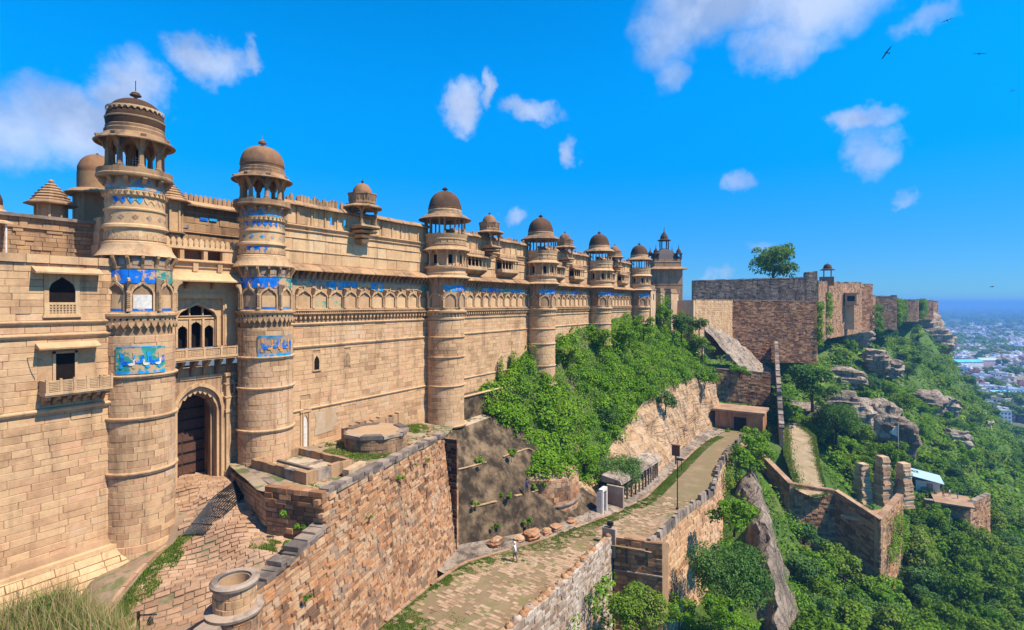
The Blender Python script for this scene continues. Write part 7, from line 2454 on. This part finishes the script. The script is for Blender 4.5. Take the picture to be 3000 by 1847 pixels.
# ------------------------------------------------------------------ cobbles of the lower road
RC = thing('road_paving', 'small pinkish cobbles of the lower road between kerb and parapet', 'paving', (40, 22, -22.3))
rs = random.Random(47)
items = []
x = 23.
while x < 66:
    w_ = rs.uniform(.3, .42)
    ya = float(np.interp(x, [k[0] for k in RIGHT], [k[1] for k in RIGHT])); yb = float(np.interp(x, [k[0] for k in KERB], [k[1] for k in KERB]))
    y = ya + .3 + rs.uniform(0, .3)
    while y < yb - .25:
        L = rs.uniform(.28, .55)
        if rs.random() < (.6 if math.sin(x * .9 + y * 1.3) + math.sin(y * 1.9 - x * .6) + math.sin(x * .37) > -.5 else .25):
            sl = (rz_(x + 1) - rz_(x))
            n_ = Vector((-sl, 0, 1)).normalized()
            U = Vector((0, 1, 0))
            items.append((Vector((x + w_ / 2, y + L / 2, rz_(x + w_ / 2) + .035 + rs.uniform(-.012, .012))), U, -n_, U.cross(-n_), L - .025, w_ - .025, rs.randrange(8)))
        y += L
    x += w_
place(RC, items, .1, 'roadcob', 300, 'cobble')

# ------------------------------------------------------------------ things along the lower road
t = thing('lamp_post', 'tall thin black lamp post by the outer side of the lower road', 'lamp post', (62.1, 16.5, -23.9))
MB().tube([(62.1, 16.5, -24), (62.1, 16.5, -18.1)], [.07, .05], 8).build('pole', 'iron', t)
MB().lathe([(.16, -24), (.16, -23.6), (.07, -23.5)], 62.1, 16.5, 10).build('base', 'iron', t)
MB().tube([(62.1, 16.5, -17.9), (62.35, 16.1, -17.9), (62.35, 16.1, -19.3), (62.1, 16.5, -19.3)], .035, 5).build('bracket_frame', 'iron', t)
MB().box(61.95, 62.5, 15.9, 16.6, -18.1, -17.95).build('lamp_head', 'iron', t)
t = thing('floodlight', 'small black floodlight on top of the parapet end pier', 'light', (47.8, 19.0, -21.4))
MB().box(47.6, 48.0, 18.75, 19.25, -21.15, -20.8).build('head', 'iron', t)
MB().tube([(47.8, 19.0, -21.45), (47.8, 19.0, -21.1)], .05, 6).build('stem', 'iron', t)
t = thing('rock_porch', 'row of slender stone posts carrying a rock ledge beside the road cutting', 'porch', (66.5, 22.2, -24.2))
for k in range(13):
    f = k / 12
    x, y = 59.2 + 15 * f, 22.6 - .5 * math.sin(f * 3)
    MB().box(x - .11, x + .11, y - .11, y + .11, rz_(x) - .1, rz_(x) + 2.5).build('post', 'rock', t)
for k in range(6):
    x0_, x1_ = 58.8 + k * 2.65, 58.8 + (k + 1) * 2.65 - .05
    MB().hexa([(x0_, 22.0, rz_(x0_) + 2.5), (x1_, 22.0, rz_(x1_) + 2.5), (x1_, 24.5, rz_(x1_) + 2.5), (x0_, 24.5, rz_(x0_) + 2.5)], [(x0_, 22.2, rz_(x0_) + 2.95), (x1_, 22.15, rz_(x1_) + 3.0), (x1_, 24.5, rz_(x1_) + 3.3), (x0_, 24.5, rz_(x0_) + 3.3)]).build('lintel', 'rock', t)
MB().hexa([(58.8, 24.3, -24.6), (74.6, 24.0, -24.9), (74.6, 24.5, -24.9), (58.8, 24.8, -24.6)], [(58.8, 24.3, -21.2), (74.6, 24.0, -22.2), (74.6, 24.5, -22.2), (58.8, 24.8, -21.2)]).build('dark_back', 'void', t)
t = thing('white_doorway', 'whitewashed doorway frame with a blue door at the foot of the rock', 'door', (55.6, 22.9, -23.5))
MB().box(54.9, 55.15, 22.7, 23.2, -23.6, -20.9).box(56.0, 56.25, 22.7, 23.2, -23.6, -20.9).box(54.9, 56.25, 22.7, 23.2, -20.9, -20.6).build('frame', 'white', t)
MB().box(55.15, 56.0, 22.95, 23.0, -23.6, -20.9).build('door_leaf', 'slate', t)
MB().box(54.85, 54.9, 22.8, 23.4, -23.6, -20.9).build('white_side', 'white', t)
single(MB().box(58.2, 58.5, 21.6, 23.6, -23.9, -21.1), 'white_wall_stub', 'plasterwall', 'short whitewashed wall stub at the near end of the rock porch', 'wall')
t = thing('notice_board', 'brown notice board on a post in the grass by the rock cutting', 'sign', (83, 22.2, -25.2))
MB().box(82.9, 83.1, 21.7, 22.9, -23.6, -22.0).build('board', 'wood', t)
MB().box(82.85, 83.15, 21.6, 23.0, -22.0, -21.85).build('cap', 'paver', t)
MB().box(82.95, 83.05, 22.2, 22.4, -25.3, -23.6).build('post', 'wood', t)
AP = thing('curved_masonry', 'curved ashlar masonry where the stained wall meets the rock, seats below', 'wall', (52.6, 27.4, -23.2))
MB().lathe([(4.1, -23.6), (3.9, -18.6), (.1, -17.4)], 52.4, 29.0, 28).build('core', 'mortar', AP, 30)
masonry_round(AP, 52.4, 29.0, 4.15, -23.4, -18.6, R(190), R(340), .5, 1.0, 'rubble', maxobj=100, seed=303, depth=.3)
MB().lathe([(4.1, -21.4), (4.4, -21.4), (4.4, -21.25), (4.0, -21.2)], 52.4, 29.0, 28).build('ledge', 'coping', AP)
for k, (x, y, s) in enumerate(((40.6, 27.2, .7), (44.2, 25.5, .9), (47.5, 24.6, .6), (42.6, 26.0, .5), (50.3, 24.3, .55), (45.9, 24.9, .5))):
    boulder(x, y, rz_(x) + .25, s * 1.3, s, s * .7, 50 + k, ['flat red rock slab lying on the road verge', 'broad pinkish rock on the verge below the stained wall', 'small rock beside the kerb near the curved masonry', 'low pale rock half buried in the road verge', 'knobbly rock at the foot of the curved masonry', 'smallest loose rock on the road verge'][k], None, 'rubble')

# name post at the bottom left
t = thing('bell_sign', 'small black sign post with a cut-out bell by the ramp', 'sign', (9.6, 22.4, -13))
MB().box(9.35, 9.43, 22.3, 22.38, -14.5, -11.5).build('post', 'iron', t)
MB().tube([(9.35, 22.3, -11.6), (9.75, 21.75, -11.6)], .03, 5).build('arm', 'iron', t)
MB().lathe([(.12, -11.95), (.1, -11.85), (.07, -11.75), (.03, -11.68)], 9.62, 21.95, 10).build('bell', 'iron', t)


# ------------------------------------------------------------------ people
def person(x, y, z, face, label, H=1.68, shirt=(.6, .58, .55), legs=(.1, .1, .12), stride=.12, bend=0., cap=None, hold=0.):
    k = H / 1.7
    J = {'pel': (0, 0, .93), 'sp': (.02, 0, 1.15), 'ch': (.03 + bend, 0, 1.36), 'nk': (.04 + bend, 0, 1.48), 'hd': (.06 + bend, 0, 1.58), 'tp': (.06 + bend, 0, 1.68),
         'lh': (0, .09, .88), 'rh': (0, -.09, .88), 'lk': (stride * .7 + .03, .1, .5), 'rk': (-stride * .2 + .03, -.1, .5), 'la': (stride, .1, .08), 'ra': (-stride, -.1, .08), 'lt': (stride + .14, .11, .03), 'rt': (-stride + .14, -.11, .03),
         'ls': (.03 + bend, .17, 1.4), 'rs': (.03 + bend, -.17, 1.4), 'le': (-.04 - stride * .4, .23, 1.13), 're': (.06 + stride * .4 + hold * .1, -.23, 1.13), 'lw': (.04 - stride * .5, .23, .88), 'rw': (.16 + stride * .5 + hold * .15, -.2, .92 + hold * .2), 'lf': (.08 - stride * .5, .22, .76), 'rf': (.22 + stride * .5 + hold * .2, -.19, .82 + hold * .25)}
    E_ = [('pel', 'sp'), ('sp', 'ch'), ('ch', 'nk'), ('nk', 'hd'), ('hd', 'tp'), ('pel', 'lh'), ('pel', 'rh'), ('lh', 'lk'), ('rh', 'rk'), ('lk', 'la'), ('rk', 'ra'), ('la', 'lt'), ('ra', 'rt'), ('ch', 'ls'), ('ch', 'rs'), ('ls', 'le'), ('rs', 're'), ('le', 'lw'), ('re', 'rw'), ('lw', 'lf'), ('rw', 'rf')]
    rad = {'pel': .135, 'sp': .13, 'ch': .145, 'nk': .055, 'hd': .095, 'tp': .06, 'lh': .095, 'rh': .095, 'lk': .06, 'rk': .06, 'la': .042, 'ra': .042, 'lt': .035, 'rt': .035, 'ls': .065, 'rs': .065, 'le': .045, 're': .045, 'lw': .032, 'rw': .032, 'lf': .025, 'rf': .025}
    ks = list(J)
    me = bpy.data.meshes.new('body')
    me.from_pydata([tuple(v * k for v in J[n]) for n in ks], [(ks.index(a), ks.index(b)) for a, b in E_], [])
    o = bpy.data.objects.new('tmp', me); COL.objects.link(o)
    sk = o.modifiers.new('skin', 'SKIN'); sk.use_smooth_shade = True
    for i, n in enumerate(ks):
        me.skin_vertices[0].data[i].radius = (rad[n] * k, rad[n] * k * (1.0 if n not in ('ch', 'sp', 'pel') else 1.0))
        me.skin_vertices[0].data[i].use_root = n == 'pel'
    o.modifiers.new('sub', 'SUBSURF').levels = 1
    dg = bpy.context.evaluated_depsgraph_get()
    dg.update()
    nm = bpy.data.meshes.new_from_object(o.evaluated_get(dg))
    bpy.data.objects.remove(o)
    nm.materials.clear()
    for nme, c in (('skin_tone', (.22, .12, .075)), ('upper_cloth', shirt), ('lower_cloth', legs)):
        key = nme + str(c)
        if key not in M: M[key] = plain_mat(nme, c, rough=.9, spec=.1, var=.15, scale=12)
        nm.materials.append(M[key])
    for p in nm.polygons:
        c = p.center / k
        if c.z > 1.46: p.material_index = 0
        elif abs(c.y) > .17 and c.z < 1.0 and c.z > .7: p.material_index = 0
        elif c.z > .86: p.material_index = 1
        elif c.z > .1: p.material_index = 2
    t = thing('person', label, 'person', (x, y, z))
    t.rotation_euler = (0, 0, face)
    LOC[t.name] = Vector((0, 0, 0))
    b = bpy.data.objects.new('body', nm); COL.objects.link(b); b.parent = t
    hm = MB().lathe([(.02 * k, 1.74 * k), (.07 * k, 1.72 * k), (.108 * k, 1.66 * k), (.112 * k, 1.6 * k), (.1 * k, 1.55 * k)], (.045 + bend) * k, 0, 14, cap=False)
    hm.build('headscarf' if cap else 'hair', cap or 'iron', t, 60)
    nose = MB().ball(((.165 + bend) * k, 0, 1.585 * k), .018 * k, 5)
    return t


person(38.5, 23.85, rz_(38.5) + .02, R(100), 'man in pale shirt and white headscarf walking up the lower road', 1.7, (.55, .56, .55), (.13, .12, .11), .16, .03, 'white', .6)
person(46.4, 27.35, -19.25, R(60), 'person in dark blue clothes on the ledge of the stained wall', 1.45, (.04, .05, .13), (.03, .035, .08), .08, .02)
for k, (dx, dy, c) in enumerate((((0, 0), 0, (.5, .1, .08)), ((1.4, 0), -1.2, (.6, .55, .5)), ((.5, 0), -2.4, (.12, .16, .4)))):
    person(144.5 + dx[0], -17.4 + dy, -41.3, R(190 + 40 * k), ['person in red outside the tin-roofed shack', 'person in white outside the tin-roofed shack', 'person in blue outside the tin-roofed shack'][k], 1.65, c, (.15, .13, .12), .1)
single(MB().box(140.5, 148, -22, -15.5, -41.6, -41.3), 'yard', 'paver', 'earth yard before the tin-roofed shack', 'yard')

# ------------------------------------------------------------------ kites wheeling over the fort
for k, (px_, py_, Y, s, a, lb) in enumerate(((2603, 156, 95, 1.0, .6, 'large dark kite banking under the big cloud'), (2776, 62, 110, .8, 0., 'small dark kite highest in the sky'), (2868, 160, 100, .85, -.2, 'dark kite gliding right of the big cloud'), (2962, 268, 120, .7, .1, 'small kite gliding low on the right of the clouds'), (2902, 841, 130, .9, 0., 'dark kite skimming the horizon over the plain'))):
    x, y, z = at_px(px_, py_, Y)
    b = MB()
    b.lathe([(.01, 0), (.11, .18), (.13, .4), (.08, .62), (.05, .7), (.01, .74)], 0, 0, 8)
    b.add([(0, -.02, .28), (0, -.02, .5), (.75, .1, .58), (1.35, .02, .4), (1.3, .02, .34), (.7, .08, .3)], [(0, 1, 2, 5), (5, 2, 3, 4), (5, 2, 1, 0), (4, 3, 2, 5)])
    b.add([(0, -.02, .28), (0, -.02, .5), (-.75, .1, .58), (-1.35, .02, .4), (-1.3, .02, .34), (-.7, .08, .3)], [(0, 5, 2, 1), (5, 4, 3, 2), (0, 1, 2, 5), (5, 2, 3, 4)])
    b.add([(-.06, 0, .05), (.06, 0, .05), (.16, 0, -.32), (0, 0, -.24), (-.16, 0, -.32)], [(0, 1, 2, 3), (0, 3, 4), (3, 2, 1, 0), (4, 3, 0)])
    mt = Matrix.Translation((x, y, z)) @ Matrix.Rotation(R(40 + 25 * k), 4, 'Z') @ Matrix.Rotation(a, 4, 'Y') @ Matrix.Rotation(R(-80), 4, 'X') @ Matrix.Scale(s, 4)
    single(MB().merge(b, mt), 'bird', 'iron', lb, 'bird', 'kites over the fort')

# ------------------------------------------------------------------ the town on the plain
HC = [('white', (.75, .75, .75)), ('cream', (.68, .58, .44)), ('pale blue', (.42, .54, .70)), ('brick-red', (.36, .17, .12)), ('grey', (.38, .37, .36)), ('pink', (.55, .34, .32))]
for nm_, c in HC:
    M['house_' + nm_] = plain_mat('house_wall', c, rough=.9, spec=.1, var=.2, scale=.3)
M['roofgrey'] = plain_mat('roof_concrete', (.36, .34, .33), rough=.95, spec=.1, var=.25, scale=.2)
M['teal_roof'] = plain_mat('turquoise_roof', (.10, .50, .46), rough=.5, var=.2, scale=.1)
M['blue_roof'] = plain_mat('blue_roof', (.16, .38, .66), rough=.5, var=.2, scale=.1)


def house_mesh(seed, mat):
    r = random.Random(seed)
    w, d, h = r.uniform(8, 15), r.uniform(8, 14), r.choice([4, 7, 7, 10])
    mb = MB().box(-w / 2, w / 2, -d / 2, d / 2, -1, h)
    nw = len(mb.f)
    mb.box(-w / 2 - .15, w / 2 + .15, -d / 2 - .15, d / 2 + .15, h, h + .3)
    for a in (-1, 1):
        mb.box(-w / 2, w / 2, a * d / 2 - .12, a * d / 2 + .12, h + .3, h + 1.0)
        mb.box(a * w / 2 - .12, a * w / 2 + .12, -d / 2, d / 2, h + .3, h + 1.0)
    if r.random() < .7:
        q = r.uniform(-w * .25, w * .25)
        mb.box(q - 1.8, q + 1.8, -1.6, 1.6, h + .3, h + 3.0)
    n2 = len(mb.f)
    fl = int(h // 3)
    for f in range(fl):
        for a in range(int(w // 3)):
            x = -w / 2 + 1.2 + a * 3
            for s in (-1, 1):
                mb.box(x, x + 1.2, s * d / 2 - .06, s * d / 2 + .06, 1 + f * 3.2, 2.3 + f * 3.2)
        for a in range(int(d // 3)):
            y = -d / 2 + 1.2 + a * 3
            for s in (-1, 1):
                mb.box(s * w / 2 - .06, s * w / 2 + .06, y, y + 1.2, 1 + f * 3.2, 2.3 + f * 3.2)
    me = bpy.data.meshes.new('town_house')
    me.from_pydata(mb.v, [], mb.f)
    for m_ in (mat, 'roofgrey', 'void'): me.materials.append(M[m_])
    me.polygons.foreach_set('material_index', [0 if i < nw and i != 1 else (1 if i < n2 and (i == 1 or i < nw + 6) else (0 if i < n2 else 2)) for i in range(len(mb.f))])
    return me, mb


VAR = [[house_mesh(10 * a + b, 'house_' + HC[a][0]) for b in range(3)] for a in range(len(HC))]
rt = random.Random(77)
spots = []
for Y0 in np.arange(425, 2300, 11.):
    wd = 3060 - np.interp(Y0, [420, 600, 900, 1400, 2300], [2830, 2790, 2680, 2600, 2560])
    for k in range(int(wd / 1560 * Y0 / (10 if Y0 < 1400 else 24))):
        pxx = 3060 - rt.random() * wd
        Y = Y0 + rt.uniform(-6, 6)
        x, y = lat((pxx - 1500) / 1560 * Y, Y)
        spots.append((Y, x, y))
nv = vnoise(np.array([(b, c, 0.) for a, b, c in spots]), .006, 2, 3)
spots = [q for q, v in zip(spots, nv) if v < .3]
spots.sort()
far = {i: MB() for i in range(len(HC))}
n = 0
for Y, x, y in spots:
    a = rt.choices(range(len(HC)), [5, 3, 3, 3, 3, 1.5])[0]
    b = rt.randrange(3); rot = rt.choice([0, .25, -.2, .6]) + rt.uniform(-.1, .1)
    if n < 290:
        o = bpy.data.objects.new('town_house', VAR[a][b][0]); COL.objects.link(o)
        o.location = (x, y, -95); o.rotation_euler = (0, 0, rot); s = rt.uniform(.75, 1.1); o.scale = (s, s, s * rt.uniform(.8, 1.2))
        bx_ = [v.co.z for v in VAR[a][b][0].vertices]
        st_ = {0: 'broad', 1: 'narrow', 2: 'long'}[b]
        X_ = x * SH - y * CH
        nr_ = 'at the foot of the hill' if Y < 455 else 'by the blue-roofed hall' if Y < 540 and X_ > 430 else 'before the white domed temple' if Y < 600 else 'behind the white domed temple' if Y < 680 else 'on the near side of the turquoise-roofed hall'
        tag(o, '%s %s flat-roofed town house %s' % (st_, HC[a][0], nr_), 'house', 'houses of the town'); n += 1
    else:
        w, d, h = rt.uniform(8, 16), rt.uniform(8, 14), rt.choice([4, 7, 9])
        far[a].merge(MB().box(-w / 2, w / 2, -d / 2, d / 2, -1, h).box(-2, 2, -2, 2, h, h + 2.5), Matrix.Translation((x, y, -95)) @ Matrix.Rotation(rot, 4, 'Z'))
for a in far:
    if far[a].v: far[a].build('distant_houses', 'house_' + HC[a][0], None, kind='stuff')


def hall(px_, Y, w, d, h, roof, wall, label, rot=.3):
    x, y = lat((px_ - 1500) / 1560 * Y, Y)
    t = thing('town_hall', label, 'building', (x, y, -95))
    t.rotation_euler = (0, 0, rot); LOC[t.name] = Vector((0, 0, 0))
    MB().box(-w / 2, w / 2, -d / 2, d / 2, -1, h).build('walls', wall, t)
    MB().prism([(-d / 2 - .6, h), (d / 2 + .6, h), (0, h + d * .22)], -w / 2 - .6, w / 2 + .6, 'x').build('roof', roof, t)
    return t


hall(2830, 800, 42, 15, 7, 'teal_roof', 'house_white', 'long hall with bright turquoise roof in the town', -.9)
hall(2885, 815, 26, 15, 8, 'house_pale blue', 'house_pink', 'pink hall beside the turquoise-roofed hall in the town', -.9)
hall(2950, 520, 34, 18, 6, 'blue_roof', 'house_white', 'broad hall with sky-blue roof in the town', -1.0)
hall(2890, 455, 28, 12, 5, 'house_white', 'house_cream', 'long white-roofed shed at the near edge of the town', -.8)
x, y = lat((2868 - 1500) / 1560 * 640, 640)
t = thing('domed_temple', 'white domed temple rising among the town houses', 'building', (x, y, -95))
LOC[t.name] = Vector((x, y, 0))
MB().box(x - 10, x + 10, y - 10, y + 10, -96, -86).build('hall', 'house_white', t)
MB().lathe([(7, -86), (7, -82), (7.4, -79), (6, -75), (2.5, -71.5), (.4, -69), (.1, -66)], x, y, 20).build('dome', 'house_white', t, 40)
for sx in (-1, 1):
    MB().lathe([(1.4, -86), (1.2, -77), (1.6, -76), (.8, -73), (.05, -71)], x + sx * 9, y - 9, 10).build('corner_turret', 'house_white', t, 40)
# trees between the houses, then farmland groves
KIND['town'] = grow(190, 5.5, 8.5, 16, 60, 1.3, 'leaf2', trunk=.5)
for k in range(42):
    Y = 420 + 500 * rt.random() ** 1.3
    pxx = rt.uniform(2830 if Y < 700 else 2740, 3060)
    x, y = lat((pxx - 1500) / 1560 * Y, Y)
    plant('town', x, y, -95.3, rt.uniform(1.0, 2.0), 'dark leafy tree among the town houses ' + ('at the foot of the hill' if Y < 480 else 'near the blue-roofed hall' if Y < 560 else 'around the white domed temple' if Y < 690 else 'near the turquoise-roofed hall'), 'tree', 'trees of the town')
cl = []
for k in range(520):
    Y = 900 + 6500 * rt.random() ** 1.6
    pxx = rt.uniform(2520, 3080)
    x, y = lat((pxx - 1500) / 1560 * Y, Y)
    cl.append((x, y, -92, rt.uniform(6, 13) * (1 + Y / 3000)))
P, Q = blob_points(rg, np.array(cl), .55, .7)
P[:, 2] = np.clip(P[:, 2], -95, -70)
leaves('far_groves', P, 6.5, 'leaf2', None, .6, 21, 'stuff', asp=.8, nrm=Q)

# ------------------------------------------------------------------ haze in the air
m = MB().box(-46500, 46500, -46500, 46500, -97.5, 23.5)
hz = m.build('haze', 'void', None, kind='stuff')
hm = bpy.data.materials.new('haze_air'); hm.use_nodes = True
nt = hm.node_tree; nt.nodes.clear()
out = nt.nodes.new('ShaderNodeOutputMaterial'); pv_ = nt.nodes.new('ShaderNodeVolumePrincipled')
pv_.inputs['Color'].default_value = (.20, .50, .95, 1)
pv_.inputs['Density'].default_value = .0003
pv_.inputs['Anisotropy'].default_value = 0.0
nt.links.new(pv_.outputs[0], out.inputs['Volume'])
hz.data.materials.clear(); hz.data.materials.append(hm)
hm.volume_intersection_method if hasattr(hm, 'volume_intersection_method') else None
